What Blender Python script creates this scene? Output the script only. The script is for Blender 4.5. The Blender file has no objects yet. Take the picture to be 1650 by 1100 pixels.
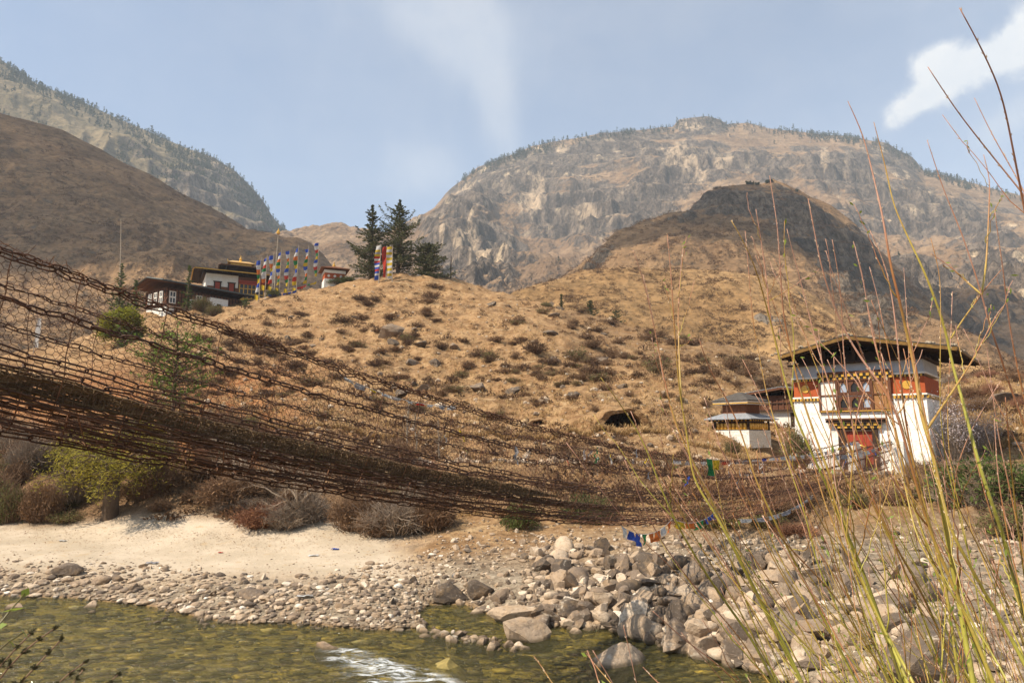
import bpy, math, random
import numpy as np
from mathutils import Vector, Matrix
R = math.radians
rng = np.random.default_rng(11)
random.seed(5)
SC = bpy.context.scene
COL = SC.collection
# ------------------------------------------------------------------ camera: eye at the origin, looking along +Y, pitched up
FPX, PITCH = 1100.0, R(8.02)
CP, SP = math.cos(PITCH), math.sin(PITCH)
WATER = -4.2
def ray(px, py):
    x = (np.asarray(px, float) - 825) / FPX; y = (550 - np.asarray(py, float)) / FPX
    x, y = np.broadcast_arrays(x, y)
    return np.stack([x, CP - y * SP, SP + y * CP], -1)
def at(px, py, d):
    r = ray(px, py); return r * (np.asarray(d, float) / r[..., 1])[..., None]
def at_level(px, py, z):
    r = ray(px, py); return r * (z / r[..., 2])[..., None]
def project(p):
    p = np.asarray(p, float); f = p[..., 1] * CP + p[..., 2] * SP; u = -p[..., 1] * SP + p[..., 2] * CP
    return 825 + FPX * p[..., 0] / f, 550 - FPX * u / f
# ------------------------------------------------------------------ noise
_P = np.random.default_rng(3).permutation(512).astype(np.int64)
_G = np.random.default_rng(4).normal(size=(512, 3)); _G /= np.linalg.norm(_G, axis=1)[:, None]
def pnoise(x, y, z=0.0):
    x, y, z = np.broadcast_arrays(np.asarray(x, float), np.asarray(y, float), np.asarray(z, float))
    xi, yi, zi = np.floor(x).astype(np.int64), np.floor(y).astype(np.int64), np.floor(z).astype(np.int64)
    xf, yf, zf = x - xi, y - yi, z - zi
    f = lambda t: t * t * t * (t * (t * 6 - 15) + 10)
    u, v, w = f(xf), f(yf), f(zf)
    def g(i, j, k):
        h = _P[(_P[(_P[(xi + i) & 511] + yi + j) & 511] + zi + k) & 511]
        q = _G[h]; return q[..., 0] * (xf - i) + q[..., 1] * (yf - j) + q[..., 2] * (zf - k)
    l = lambda a, b, t: a + (b - a) * t
    return 1.5 * l(l(l(g(0,0,0), g(1,0,0), u), l(g(0,1,0), g(1,1,0), u), v), l(l(g(0,0,1), g(1,0,1), u), l(g(0,1,1), g(1,1,1), u), v), w)
def fbm(x, y, z=0.0, o=5, gain=.5, lac=2.03):
    s, a, t = 0, 1.0, 0.0
    for i in range(o):
        s = s + a * pnoise(x, y, z); t += a; a *= gain; x, y, z = x * lac + 7.1, y * lac + 3.3, z * lac + 1.7
    return s / t
def ridged(x, y, z=0.0, o=5, gain=.5, lac=2.03):
    s, a, t = 0, 1.0, 0.0
    for i in range(o):
        s = s + a * (1 - 2 * np.abs(pnoise(x, y, z))); t += a; a *= gain; x, y, z = x * lac + 7.1, y * lac + 3.3, z * lac + 1.7
    return s / t
def sstep(a, b, x):
    t = np.clip((np.asarray(x, float) - a) / (b - a), 0, 1); return t * t * (3 - 2 * t)
# ------------------------------------------------------------------ meshes
def new_obj(name, mesh, mat=None, parent=None):
    o = bpy.data.objects.new(name, mesh); COL.objects.link(o)
    if mat is not None: mesh.materials.append(mat)
    if parent is not None: o.parent = parent
    return o
def raw_mesh(name, V, F, smooth=False, attrs=None):
    """V (n,3); F list of arrays, each (m,k) of polygons with k corners"""
    V = np.ascontiguousarray(V, np.float32).reshape(-1, 3)
    F = [np.asarray(f, np.int32) for f in F if len(f)]
    me = bpy.data.meshes.new(name)
    me.vertices.add(len(V)); me.vertices.foreach_set('co', V.ravel())
    nl = sum(f.size for f in F); npoly = sum(len(f) for f in F)
    me.loops.add(nl); me.polygons.add(npoly)
    me.loops.foreach_set('vertex_index', np.concatenate([f.ravel() for f in F]))
    tot = np.concatenate([np.full(len(f), f.shape[1], np.int32) for f in F])
    st = np.concatenate([[0], np.cumsum(tot)[:-1]]).astype(np.int32)
    me.polygons.foreach_set('loop_start', st); me.polygons.foreach_set('loop_total', tot)
    me.polygons.foreach_set('use_smooth', np.full(npoly, bool(smooth)))
    for k, a in (attrs or {}).items():
        a = np.asarray(a, np.float32)
        if a.ndim == 1:
            at_ = me.attributes.new(k, 'FLOAT', 'POINT'); at_.data.foreach_set('value', a)
        else:
            at_ = me.attributes.new(k, 'FLOAT_COLOR', 'POINT')
            at_.data.foreach_set('color', np.concatenate([a, np.ones((len(a), 1), np.float32)], 1).ravel() if a.shape[1] == 3 else a.ravel())
    me.update(calc_edges=True); me.validate()
    return me
class MB:
    """collects shapes and links them as one mesh object"""
    def __init__(s): s.V, s.Q, s.T, s.A, s.n, s.a = [], [], [], [], 0, 0.0
    def add(s, V, Q=None, T=None, a=None):
        V = np.asarray(V, float).reshape(-1, 3)
        if Q is not None and len(Q): s.Q.append(np.asarray(Q, np.int64).reshape(-1, 4) + s.n)
        if T is not None and len(T): s.T.append(np.asarray(T, np.int64).reshape(-1, 3) + s.n)
        s.V.append(V); s.n += len(V)
        aa = s.a if a is None else a
        s.A.append(np.broadcast_to(np.asarray(aa, float), (len(V),)).copy() if np.ndim(aa) == 0 else np.asarray(aa, float))
        return s
    def box(s, c, h, ax=None, top=1.0, a=None):
        """c centre, h half sizes, ax 3x3 rows = local axes, top: scale of the upper face"""
        k = np.array([[-1,-1,-1],[1,-1,-1],[1,1,-1],[-1,1,-1],[-1,-1,1],[1,-1,1],[1,1,1],[-1,1,1]], float)
        k = k * np.asarray(h, float); k[4:, :2] *= top
        if ax is not None: k = k @ np.asarray(ax, float)
        return s.add(k + np.asarray(c, float), [[3,2,1,0],[4,5,6,7],[0,1,5,4],[1,2,6,5],[2,3,7,6],[3,0,4,7]], a=a)
    def bx(s, x0, x1, y0, y1, z0, z1, a=None):
        return s.box(((x0+x1)/2, (y0+y1)/2, (z0+z1)/2), (abs(x1-x0)/2, abs(y1-y0)/2, abs(z1-z0)/2), a=a)
    def tube(s, P, r, n=5, a=None, cap=True, up=(0,0,1)):
        P = np.asarray(P, float); m = len(P); r = np.broadcast_to(np.asarray(r, float), (m,))
        t = np.gradient(P, axis=0); t /= np.linalg.norm(t, axis=1)[:, None] + 1e-12
        u = np.cross(t, np.asarray(up, float)); bad = np.linalg.norm(u, axis=1) < .05
        u[bad] = np.cross(t[bad], (1, 0, 0)); u /= np.linalg.norm(u, axis=1)[:, None] + 1e-12
        w = np.cross(t, u); an = np.arange(n) * 2 * math.pi / n
        V = P[:, None] + r[:, None, None] * (np.cos(an)[None, :, None] * u[:, None] + np.sin(an)[None, :, None] * w[:, None])
        i = np.arange(m - 1)[:, None] * n; j = np.arange(n)[None]; k = (j + 1) % n
        Q = np.stack([i + j, i + k, i + n + k, i + n + j], -1).reshape(-1, 4)
        if cap and n >= 3:
            V = np.concatenate([V.reshape(-1, 3), P[:1], P[-1:]]); e = m * n; jj = np.arange(n); kk = (jj + 1) % n
            T = np.concatenate([np.stack([kk, jj, np.full(n, e)], -1), np.stack([e - n + jj, e - n + kk, np.full(n, e + 1)], -1)])
            if a is not None and np.ndim(a): a = np.concatenate([np.repeat(a, n), [a[0], a[-1]]])
            return s.add(V, Q, T, a=a)
        if a is not None and np.ndim(a): a = np.repeat(a, n)
        return s.add(V, Q, a=a)
    def sticks(s, A, B, ra, rb=None, n=3, a=None):
        """many straight prisms at once"""
        A, B = np.asarray(A, float), np.asarray(B, float); m = len(A)
        if not m: return s
        ra = np.broadcast_to(np.asarray(ra, float), (m,)); rb = ra if rb is None else np.broadcast_to(np.asarray(rb, float), (m,))
        t = B - A; t = t / (np.linalg.norm(t, axis=1)[:, None] + 1e-12)
        ref = np.where(np.abs(t[:, 2:3]) > .9, [[1., 0, 0]], [[0., 0, 1.]])
        u = np.cross(t, ref); u /= np.linalg.norm(u, axis=1)[:, None] + 1e-12; w = np.cross(t, u)
        an = np.arange(n) * 2 * math.pi / n
        ring = np.cos(an)[None, :, None] * u[:, None] + np.sin(an)[None, :, None] * w[:, None]
        V = np.concatenate([A[:, None] + ra[:, None, None] * ring, B[:, None] + rb[:, None, None] * ring], 1)
        i = np.arange(m)[:, None] * 2 * n; j = np.arange(n)[None]; k = (j + 1) % n
        Q = np.stack([i + j, i + k, i + n + k, i + n + j], -1).reshape(-1, 4)
        return s.add(V.reshape(-1, 3), Q, a=None if a is None else (np.repeat(a, 2 * n) if np.ndim(a) else a))
    def leaves(s, C, D, L, W, a=None, N=None):
        """many small leaf quads: centres C, long directions D, lengths L, widths W"""
        C, D = np.asarray(C, float), np.asarray(D, float); m = len(C)
        D = D / (np.linalg.norm(D, axis=1)[:, None] + 1e-12)
        N = rng.normal(size=(m, 3)) if N is None else N
        u = np.cross(D, N); u /= np.linalg.norm(u, axis=1)[:, None] + 1e-12
        L = np.broadcast_to(np.asarray(L, float), (m,))[:, None]; W = np.broadcast_to(np.asarray(W, float), (m,))[:, None]
        V = np.stack([C - D * L / 2, C + u * W / 2 + D * L * .05, C + D * L / 2, C - u * W / 2 + D * L * .05], 1)
        return s.add(V.reshape(-1, 3), np.arange(m * 4).reshape(-1, 4), a=None if a is None else (np.repeat(a, 4) if np.ndim(a) else a))
    def grid(s, V, a=None, closed=False):
        """V (m,n,3) sheet"""
        V = np.asarray(V, float); m, n = V.shape[:2]
        i = np.arange(m - 1)[:, None] * n; j = np.arange(n if closed else n - 1)[None]; k = (j + 1) % n
        Q = np.stack([i + j, i + k, i + n + k, i + n + j], -1).reshape(-1, 4)
        return s.add(V.reshape(-1, 3), Q, a=a)
    def mesh(s, name, smooth=False):
        V = np.concatenate(s.V); F = []
        if s.Q: F.append(np.concatenate(s.Q))
        if s.T: F.append(np.concatenate(s.T))
        return raw_mesh(name, V, F, smooth, {'tone': np.concatenate(s.A)})
    def build(s, name, mat, parent=None, smooth=False): return new_obj(name, s.mesh(name, smooth), mat, parent)
def tag(o, label=None, cat=None, group=None, kind=None):
    if label: o['label'] = label
    if cat: o['category'] = cat
    if group: o['group'] = group
    if kind: o['kind'] = kind
    return o
def empty(name, loc=(0,0,0), rz=0.0, label=None, cat=None, group=None):
    o = bpy.data.objects.new(name, None); COL.objects.link(o); o.location = loc; o.rotation_euler = (0, 0, rz)
    o.empty_display_size = .2
    return tag(o, label, cat, group)
KIDS = {}
def copy_tree(o, parent=None):
    c = o.copy(); COL.objects.link(c)
    if parent is not None: c.parent = parent
    for ch in list(o.children): copy_tree(ch, c)
    return c
# ------------------------------------------------------------------ node materials
class NT:
    def __init__(s, tree): s.t, s.n, s.l = tree, tree.nodes, tree.links
    def node(s, typ, **kw):
        n = s.n.new(typ)
        for k, v in kw.items(): setattr(n, k, v)
        return n
    def put(s, sock, v):
        if isinstance(v, bpy.types.NodeSocket): s.l.new(v, sock)
        elif isinstance(v, (tuple, list)) and len(v) == 3 and sock.type == 'RGBA': sock.default_value = (*v, 1)
        else: sock.default_value = v
    def pos(s): return s.node('ShaderNodeNewGeometry').outputs['Position']
    def gen(s): return s.node('ShaderNodeTexCoord').outputs['Object']
    def attr(s, name): return s.node('ShaderNodeAttribute', attribute_name=name)
    def tone(s): return s.attr('tone').outputs['Fac']
    def mapv(s, v, scale=(1,1,1), rot=(0,0,0), loc=(0,0,0)):
        m = s.node('ShaderNodeMapping'); s.put(m.inputs['Vector'], v)
        m.inputs['Scale'].default_value = scale; m.inputs['Rotation'].default_value = rot; m.inputs['Location'].default_value = loc
        return m.outputs[0]
    def noise(s, v, scale, detail=4, rough=.55, dist=0.0, typ='FBM'):
        m = s.node('ShaderNodeTexNoise'); m.noise_dimensions = '3D'
        try: m.noise_type = typ
        except Exception: pass
        s.put(m.inputs['Vector'], v); m.inputs['Scale'].default_value = scale; m.inputs['Detail'].default_value = detail
        m.inputs['Roughness'].default_value = rough; m.inputs['Distortion'].default_value = dist
        return m.outputs['Fac']
    def vor(s, v, scale, feature='F1', out='Distance', rand=1.0):
        m = s.node('ShaderNodeTexVoronoi', feature=feature); s.put(m.inputs['Vector'], v); m.inputs['Scale'].default_value = scale
        m.inputs['Randomness'].default_value = rand
        return m.outputs[out]
    def ramp(s, f, stops, interp='LINEAR'):
        m = s.node('ShaderNodeValToRGB'); s.put(m.inputs[0], f); cr = m.color_ramp; cr.interpolation = interp
        while len(cr.elements) < len(stops): cr.elements.new(.5)
        for e, (p, c) in zip(cr.elements, stops):
            e.position = p; e.color = (*c, 1) if isinstance(c, (tuple, list)) else (c, c, c, 1)
        return m.outputs[0]
    def mr(s, f, a, b, c=0.0, d=1.0, smooth=True):
        m = s.node('ShaderNodeMapRange', interpolation_type='SMOOTHSTEP' if smooth else 'LINEAR'); s.put(m.inputs[0], f)
        for i, v in zip((1, 2, 3, 4), (a, b, c, d)): m.inputs[i].default_value = v
        return m.outputs[0]
    def mix(s, f, a, b, mode='MIX'):
        m = s.node('ShaderNodeMix', data_type='RGBA', blend_type=mode); s.put(m.inputs[0], f); s.put(m.inputs[6], a); s.put(m.inputs[7], b)
        return m.outputs[2]
    def math(s, op, a, b=None, c=None):
        m = s.node('ShaderNodeMath', operation=op); s.put(m.inputs[0], a)
        if b is not None: s.put(m.inputs[1], b)
        if c is not None: s.put(m.inputs[2], c)
        return m.outputs[0]
    def bump(s, h, strength=.5, dist=.1, normal=None):
        m = s.node('ShaderNodeBump'); m.inputs['Strength'].default_value = strength; m.inputs['Distance'].default_value = dist
        s.put(m.inputs['Height'], h)
        if normal is not None: s.put(m.inputs['Normal'], normal)
        return m.outputs[0]
    def sep(s, c):
        m = s.node('ShaderNodeSeparateColor'); s.put(m.inputs[0], c); return m.outputs
    def sepv(s, v):
        m = s.node('ShaderNodeSeparateXYZ'); s.put(m.inputs[0], v); return m.outputs
MATS = {}
def material(name):
    m = bpy.data.materials.new(name); m.use_nodes = True; m.node_tree.nodes.clear(); MATS[name] = m
    return m, NT(m.node_tree)
def principled(k, m, col, rough=.8, normal=None, spec=.3, metal=0.0, trans=None, disp=None):
    p = k.node('ShaderNodeBsdfPrincipled'); k.put(p.inputs['Base Color'], col); k.put(p.inputs['Roughness'], rough)
    p.inputs['Specular IOR Level'].default_value = spec; p.inputs['Metallic'].default_value = metal
    if normal is not None: k.put(p.inputs['Normal'], normal)
    out = k.node('ShaderNodeOutputMaterial'); sh = p.outputs[0]
    if trans is not None:                                      # thin leaf: some light comes through
        tr = k.node('ShaderNodeBsdfTranslucent'); k.put(tr.inputs[0], trans[1]); mx = k.node('ShaderNodeMixShader'); mx.inputs[0].default_value = trans[0]
        k.l.new(sh, mx.inputs[1]); k.l.new(tr.outputs[0], mx.inputs[2]); sh = mx.outputs[0]
    k.l.new(sh, out.inputs[0]); return p
def simple(name, c1, c2=None, scale=3.0, rough=.75, bump=.3, bdist=.02, spec=.3, stretch=(1,1,1), metal=0.0, tone=0.0, det=5):
    """two-colour procedural material mottled by noise; tone: how far the mesh's own 'tone' attribute lightens or darkens it"""
    m, k = material(name); v = k.mapv(k.gen(), stretch); n = k.noise(v, scale, det, .6)
    c = k.mix(k.mr(n, .3, .7), c1, c2 or tuple(x * .6 for x in c1))
    n2 = k.noise(v, scale * 7, 3, .6); c = k.mix(k.mr(n2, .35, .75, 0, .45), c, tuple(x * .55 for x in c1))
    if tone:
        t = k.math('MULTIPLY_ADD', k.tone(), tone, 1.0); g = k.node('ShaderNodeCombineColor')
        for i in range(3): k.l.new(t, g.inputs[i])
        c = k.mix(1.0, c, g.outputs[0], 'MULTIPLY')
    principled(k, m, c, rough, k.bump(n2, bump, bdist) if bump else None, spec, metal); return m
# ------------------------------------------------------------------ thin-plate surface through control points
class TPS:
    def __init__(s, X, v, lam=1e-3):
        X = np.asarray(X, float); n = len(X); s.X = X
        K = s.phi(X, X) + lam * np.eye(n); P = np.concatenate([np.ones((n, 1)), X], 1)
        A = np.zeros((n + 3, n + 3)); A[:n, :n] = K; A[:n, n:] = P; A[n:, :n] = P.T
        s.w = np.linalg.solve(A, np.concatenate([v, np.zeros(3)]))
    @staticmethod
    def phi(a, b):
        d = ((a[:, None] - b[None]) ** 2).sum(-1); return np.where(d > 1e-12, .5 * d * np.log(d + 1e-12), 0)
    def __call__(s, X):
        X = np.asarray(X, float); out = np.empty(len(X))
        for i in range(0, len(X), 60000):
            x = X[i:i + 60000]; out[i:i + 60000] = s.phi(x, s.X) @ s.w[:-3] + s.w[-3] + x @ s.w[-2:]
        return out
def polar(X, Y):
    r = np.hypot(X, Y); az = np.degrees(np.arctan2(X, Y)); return np.stack([np.clip(az, -58, 58) / 12.0, np.log(np.maximum(r, .5)) / .4], -1), r
# ================================================================== near land: river bed, beach, bank and the orange mound
def _shore(px, py): return at_level(px, py, WATER)[:2]
FAR_SHORE = [(-420,945),(-200,950),(0,960),(126,964),(244,977),(363,1003),(470,1004),(560,1012),(640,1016),(678,1010),(684,1000),(672,990),(690,974),(750,974),(791,992),(822,1003),(880,1008),(991,1014),(1049,1032),(1105,1052),(1177,1070),(1283,1102),(1420,1165),(1700,1300)]
RIVER = [tuple(_shore(*p)) for p in FAR_SHORE] + [(14, 5.2), (60, 0), (60, -9), (11, 2.6), (7, 4.6), (2, 5.4), (-6, 5.6), (-20, 5.0), (-60, 2), (-60, 22)]
RIVER = np.array(RIVER)
def river_sd(X, Y):
    """signed distance to the river outline, positive inside the water"""
    X = np.asarray(X, float); Y = np.asarray(Y, float); shp = X.shape; x, y = X.ravel(), Y.ravel()
    best = np.full(len(x), 1e9); ins = np.zeros(len(x), bool); n = len(RIVER)
    for i in range(n):
        ax, ay = RIVER[i]; bx, by = RIVER[(i + 1) % n]; dx, dy = bx - ax, by - ay
        t = np.clip(((x - ax) * dx + (y - ay) * dy) / (dx * dx + dy * dy + 1e-12), 0, 1)
        best = np.minimum(best, np.hypot(x - ax - t * dx, y - ay - t * dy))
        c = (ay > y) != (by > y); ins ^= c & (x < dx * (y - ay) / (dy if abs(dy) > 1e-12 else 1e-12) + ax)
    return np.where(ins, best, -best).reshape(shp)
_cols = {  # photo column -> (photo row, distance) down the picture from the shore to behind the crest
 -300: [(945,18.5),(880,24),(850,27),(760,34),(680,42),(600,62),(565,85),(575,110),(600,160),(640,300)],
 0:    [(958,18.2),(885,23.6),(848,27.5),(770,33),(700,40),(640,56),(598,78),(588,88),(602,112),(625,160),(650,300)],
 130:  [(962,18),(900,22),(850,27),(765,32.5),(690,41),(630,56),(585,74),(560,90),(570,112),(600,150),(640,300)],
 250:  [(975,17),(918,21),(858,26),(752,31.5),(680,41),(620,55),(560,76),(515,98),(506,108),(530,140),(580,200),(640,300)],
 350:  [(1001,15.8),(925,20),(862,25.5),(770,30.5),(690,42),(620,57),(560,76),(512,94),(500,104),(520,130),(570,200),(640,300)],
 450:  [(1003,15.6),(930,19.5),(868,25),(795,29.5),(700,42),(605,62),(525,88),(482,103),(477,108),(492,125),(545,190),(640,300)],
 550:  [(1011,15.2),(935,19),(870,24.5),(810,29),(720,40),(620,59),(530,86),(475,104),(463,110),(470,122),(540,190),(640,300)],
 650:  [(1014,15),(940,19),(872,24),(822,28),(740,38),(640,56),(550,78),(490,97),(456,110),(458,120),(530,190),(640,300)],
 740:  [(972,16.6),(930,19.3),(880,22.5),(835,26),(750,36),(645,54),(550,78),(492,98),(463,110),(480,128),(560,190),(640,300)],
 850:  [(1004,15.3),(930,18.8),(890,21.5),(845,25),(770,33),(690,46),(600,65),(530,85),(492,101),(500,125),(560,180),(640,300)],
 1000: [(1016,14.8),(930,18.6),(885,21),(845,24.5),(765,34),(700,44),(640,55),(570,76),(530,96),(535,120),(570,180),(640,300)],
 1120: [(1056,13.2),(960,16.5),(895,20),(840,25),(775,32.5),(742,37.5),(715,44),(650,54),(590,72),(560,95),(560,130),(590,180),(640,300)],
 1230: [(1085,12.2),(980,15.5),(900,19.6),(850,24),(800,28.5),(755,36.5),(728,42),(712,48),(650,60),(600,80),(580,110),(600,180),(640,300)],
 1400: [(1155,10.4),(1050,12.6),(960,15.8),(880,20.5),(830,26),(790,31.5),(752,36.6),(740,44),(722,54),(680,70),(640,95),(630,130),(640,300)],
 1530: [(1210,9.2),(1060,11.8),(960,15.6),(880,20.5),(820,26),(770,32),(742,38),(700,50),(650,66),(622,84),(640,110),(650,300)],
 1650: [(1280,8.2),(1090,10.8),(960,15.2),(880,20),(815,26),(765,32),(735,38),(690,50),(640,66),(618,84),(640,110),(650,300)],
 2000: [(1400,7.5),(1120,10),(960,15),(880,20),(810,26),(760,32),(725,38),(680,50),(640,66),(620,84),(640,110),(650,300)]}
_cp = np.array([at(px, py, d) for px, L in _cols.items() for py, d in L])
_nb = np.array([(r * math.sin(R(a)), r * math.cos(R(a)), z) for a in (-58, -35, -15, 5, 25, 42, 58) for r, z in ((.8, -1.75), (1.6, -1.85), (2.6, -2.3), (4.2, -3.5), (5.4, -4.15))])
_cp = np.concatenate([_cp, _nb])
_pc, _pr = polar(_cp[:, 0], _cp[:, 1])
_tps = TPS(_pc, _cp[:, 2] / _pr, 2e-3)
def land_base(X, Y):
    c, r = polar(X, Y); return _tps(c) * r
_caves = []
_mon = at(330, 508, 98.0)
def land(X, Y):
    X = np.asarray(X, float).ravel(); Y = np.asarray(Y, float).ravel(); r = np.hypot(X, Y); az = np.degrees(np.arctan2(X, Y))
    Z = land_base(X, Y); sd = river_sd(X, Y)
    hill = sstep(28, 41, Y)
    flat = np.exp(-(((X - GH[0]) / 7) ** 2 + ((Y - GH[1]) / 7) ** 2) ** 2)          # the terrace the gatehouse stands on
    sand = sstep(17, 20, Y) * (1 - sstep(28.0, 30.0, Y)) * (1 - sstep(-7, -2, az))
    n = fbm(X * .07, Y * .07, 1.3, 4) * 1.6 * hill * sstep(20, 60, r)
    n += fbm(X * .35, Y * .35, 4.3, 4) * .62 * (.2 + .8 * hill)
    n += ridged(X * .16 + .3 * Z, Y * .1, 9.3, 4) * .62 * hill + ridged(X * .055 + .6 * fbm(X * .03, Y * .03, 2.1, 3), Y * .03, 14.3, 4) * .7 * hill * sstep(30, 60, r)
    n += (fbm(X * 1.3, Y * 1.3, 2.3, 4) * .20) * (.4 + 1.1 * hill)
    bank = sstep(25, 28, r) * (1 - sstep(36, 46, r))                                 # broken cut bank behind the beach
    n += ridged(X * .5, Y * .5, 6.6, 4) * .55 * bank
    n *= (1 - .93 * sand) * (1 - .93 * flat) * sstep(3, 9, r)
    Z = Z + n
    Z = Z * (1 - flat) + GH[2] * flat
    for c in _caves:                                                                   # a cave mouth dug into the slope
        dx = (X - c[0]); dy = (Y - c[1]); q = .76 if c is _caves[0] else .4; w = np.exp(-(dx / (1.5 * q)) ** 6 - ((dy - 1.3 * q) / (2.4 * q)) ** 6); Z = Z + (np.minimum(Z, c[2] - .35 * q) - Z) * w
    shore = np.maximum(-sd, 0)
    lo = WATER + .02 + .05 * shore
    Z = np.where(sd < 0, np.maximum(Z, lo), Z)
    Z = np.where((sd < 0) & (shore < 1.2), lo * (1 - shore / 1.2) + Z * (shore / 1.2), Z)
    bed = WATER - np.clip(.04 + .17 * sd, 0, .62) + .12 * fbm(X * .9, Y * .9, 3.1, 4) * np.clip(sd, 0, 1)
    return np.where(sd >= 0, np.minimum(bed, WATER - .015), Z)
GH = np.array([0., 0., 0.])
def on_land(px, d):
    """the point of the land seen in photo column px at distance d"""
    X = (px - 825) / FPX * d / CP; z = 0.0
    for _ in range(3):
        X = (px - 825) / FPX * (d * CP + z * SP); z = float(land([X], [d])[0])
    return np.array([X, d, z])
def hit(px, py, d0=9.0, d1=160.0):
    """first point where the sight line through (px, py) meets the land"""
    ds = np.exp(np.linspace(math.log(d0), math.log(d1), 700)); p = at(np.full(700, px), np.full(700, py), ds); g = land(p[:, 0], p[:, 1])
    i = np.argmax(p[:, 2] <= g)
    if p[i, 2] > g[i]: return on_land(px, d1)
    return np.array([p[i, 0], p[i, 1], g[i]])
GH = at(1388, 757, 38.6)
for _px, _py in ((1006, 688), (868, 690)): _c = hit(_px, _py, 30); _caves.append(_c + [0, .8, .2])
# ================================================================== land mesh
_az = np.concatenate([np.arange(-180, -64, 4.0), np.arange(-64, -44, .5), np.arange(-44, 44, .155), np.arange(44, 64, .5), np.arange(64, 180.1, 4.0)])
_rr = np.exp(np.concatenate([np.linspace(math.log(.8), math.log(9), 60)[:-1], np.linspace(math.log(9), math.log(130), 400)[:-1], np.linspace(math.log(130), math.log(330), 60)]))
_A, _RR = np.meshgrid(np.radians(_az), _rr)
_X, _Y = (_RR * np.sin(_A)), (_RR * np.cos(_A)); _Z = land(_X, _Y).reshape(_X.shape)
_r = _RR.ravel(); _azd = np.degrees(_A.ravel()); _sd = river_sd(_X, _Y).ravel()
_x, _y, _z = _X.ravel(), _Y.ravel(), _Z.ravel()
_jit = fbm(_x * .25, _y * .25, 7.7, 4)
_sandm = sstep(18.0, 21.0, _y + 2.2 * _jit + .03 * (_azd + 20)) * (1 - sstep(26.6, 28.4, _y + 1.2 * _jit + .05 * (_azd + 30))) * (1 - sstep(-9.5, -4.5, _azd + 4 * _jit)) * sstep(0.2, 1.5, -_sd)
_grav = np.clip((1 - sstep(19, 25, _y + 3 * _jit)) * sstep(-.1, .25, -_sd), 0, 1) * (1 - _sandm) * (_y > 6)
_red = sstep(29, 33, _y) * (1 - sstep(60, 84, _r + 10 * _jit)) * (1 - sstep(-21, -13, _azd + 8 * _jit)) * sstep(-.35, .25, _jit + .15)
_bedm = sstep(-.05, .15, _sd)
_scr = sstep(2, 7, _azd + 3 * _jit) * sstep(50, 85, _r + 10 * _jit) * (1 - sstep(23, 30, _azd)) * .5 + sstep(26.5, 28.5, _y) * (1 - sstep(36, 44, _y)) * .3 * (1 - sstep(8, 14, _azd))
_scr = np.clip(_scr + (sstep(19, 21, _azd) * sstep(22, 26, _r) * (1 - sstep(33, 36, _r)) * .4), 0, 1)
_me = raw_mesh('ground', np.stack([_x, _y, _z], -1), [], True) if False else None
_m, _n = _X.shape
_i = np.arange(_m - 1)[:, None] * _n; _j = np.arange(_n - 1)[None]
_Q = np.stack([_i + _j, _i + _n + _j, _i + _n + _j + 1, _i + _j + 1], -1).reshape(-1, 4)[:, ::-1]
_me = raw_mesh('ground', np.stack([_x, _y, _z], -1), [_Q, ], True, {'zone': np.stack([_sandm, _grav, _red], -1), 'zone_b': np.stack([_bedm, _scr, sstep(26.2, 27.6, _y + _jit) * (1 - sstep(29.5, 33, _y + 2 * _jit)) * (1 - sstep(-4, 2, _azd))], -1)})
def land_fast(X, Y):
    """height of the finished land mesh"""
    X = np.asarray(X, float).ravel(); Y = np.asarray(Y, float).ravel(); a = np.degrees(np.arctan2(X, Y)); lr = np.log(np.clip(np.hypot(X, Y), .81, 329))
    i = np.clip(np.searchsorted(_az, a) - 1, 0, len(_az) - 2); lrr = np.log(_rr); j = np.clip(np.searchsorted(lrr, lr) - 1, 0, len(lrr) - 2)
    u = (a - _az[i]) / (_az[i + 1] - _az[i]); v = (lr - lrr[j]) / (lrr[j + 1] - lrr[j])
    return (_Z[j, i] * (1 - u) + _Z[j, i + 1] * u) * (1 - v) + (_Z[j + 1, i] * (1 - u) + _Z[j + 1, i + 1] * u) * v
land = land_fast
m, k = material('ground'); P = k.pos(); z1 = k.sep(k.attr('zone').outputs['Color']); z2 = k.sep(k.attr('zone_b').outputs['Color'])
big = k.noise(P, .09, 4, .6); mid = k.noise(P, .55, 5, .62); fine = k.noise(P, 3.2, 6, .68); tiny = k.noise(P, 14, 4, .7)
c = k.mix(k.mr(mid, .3, .7), (.235, .13, .058), (.385, .24, .118)); c = k.mix(k.mr(k.noise(P, .23, 5, .65), .50, .66, 0, .7), c, (.17, .098, .05)); c = k.mix(k.mr(k.noise(k.mapv(P, (.6, 1, 2.2)), .7, 6, .7, .4), .56, .68, 0, .75), c, (.50, .36, .20))
c = k.mix(k.mr(fine, .5, .75, 0, .8), c, (.54, .37, .18))
c = k.mix(k.mr(fine, .31, .49, .85, 0), c, (.13, .07, .03))
c = k.mix(k.math('MULTIPLY', k.mr(k.noise(P, 1.15, 6, .7), .54, .66), k.mr(big, .3, .6, .25, .8)), c, (.105, .066, .034))
scr = k.math('MULTIPLY', z2[1], k.mr(k.noise(P, .8, 6, .72), .36, .58)); c = k.mix(scr, c, (.125, .079, .045))
red = k.math('MULTIPLY', z1[2], k.mr(mid, .3, .62, .5, 1)); c = k.mix(red, c, k.mix(k.mr(fine, .35, .7), (.21, .075, .026), (.40, .19, .072)))
pale = k.mr(k.vor(P, 2.6), .08, .16, 1, 0); c = k.mix(k.math('MULTIPLY', pale, k.mr(mid, .45, .6, 0, .7)), c, (.50, .40, .27))
gv = k.mix(k.mr(fine, .35, .7), (.20, .155, .105), (.43, .35, .25)); gv = k.mix(k.mr(k.vor(P, 9), .05, .5, .55, 0), gv, (.14, .105, .075))
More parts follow.
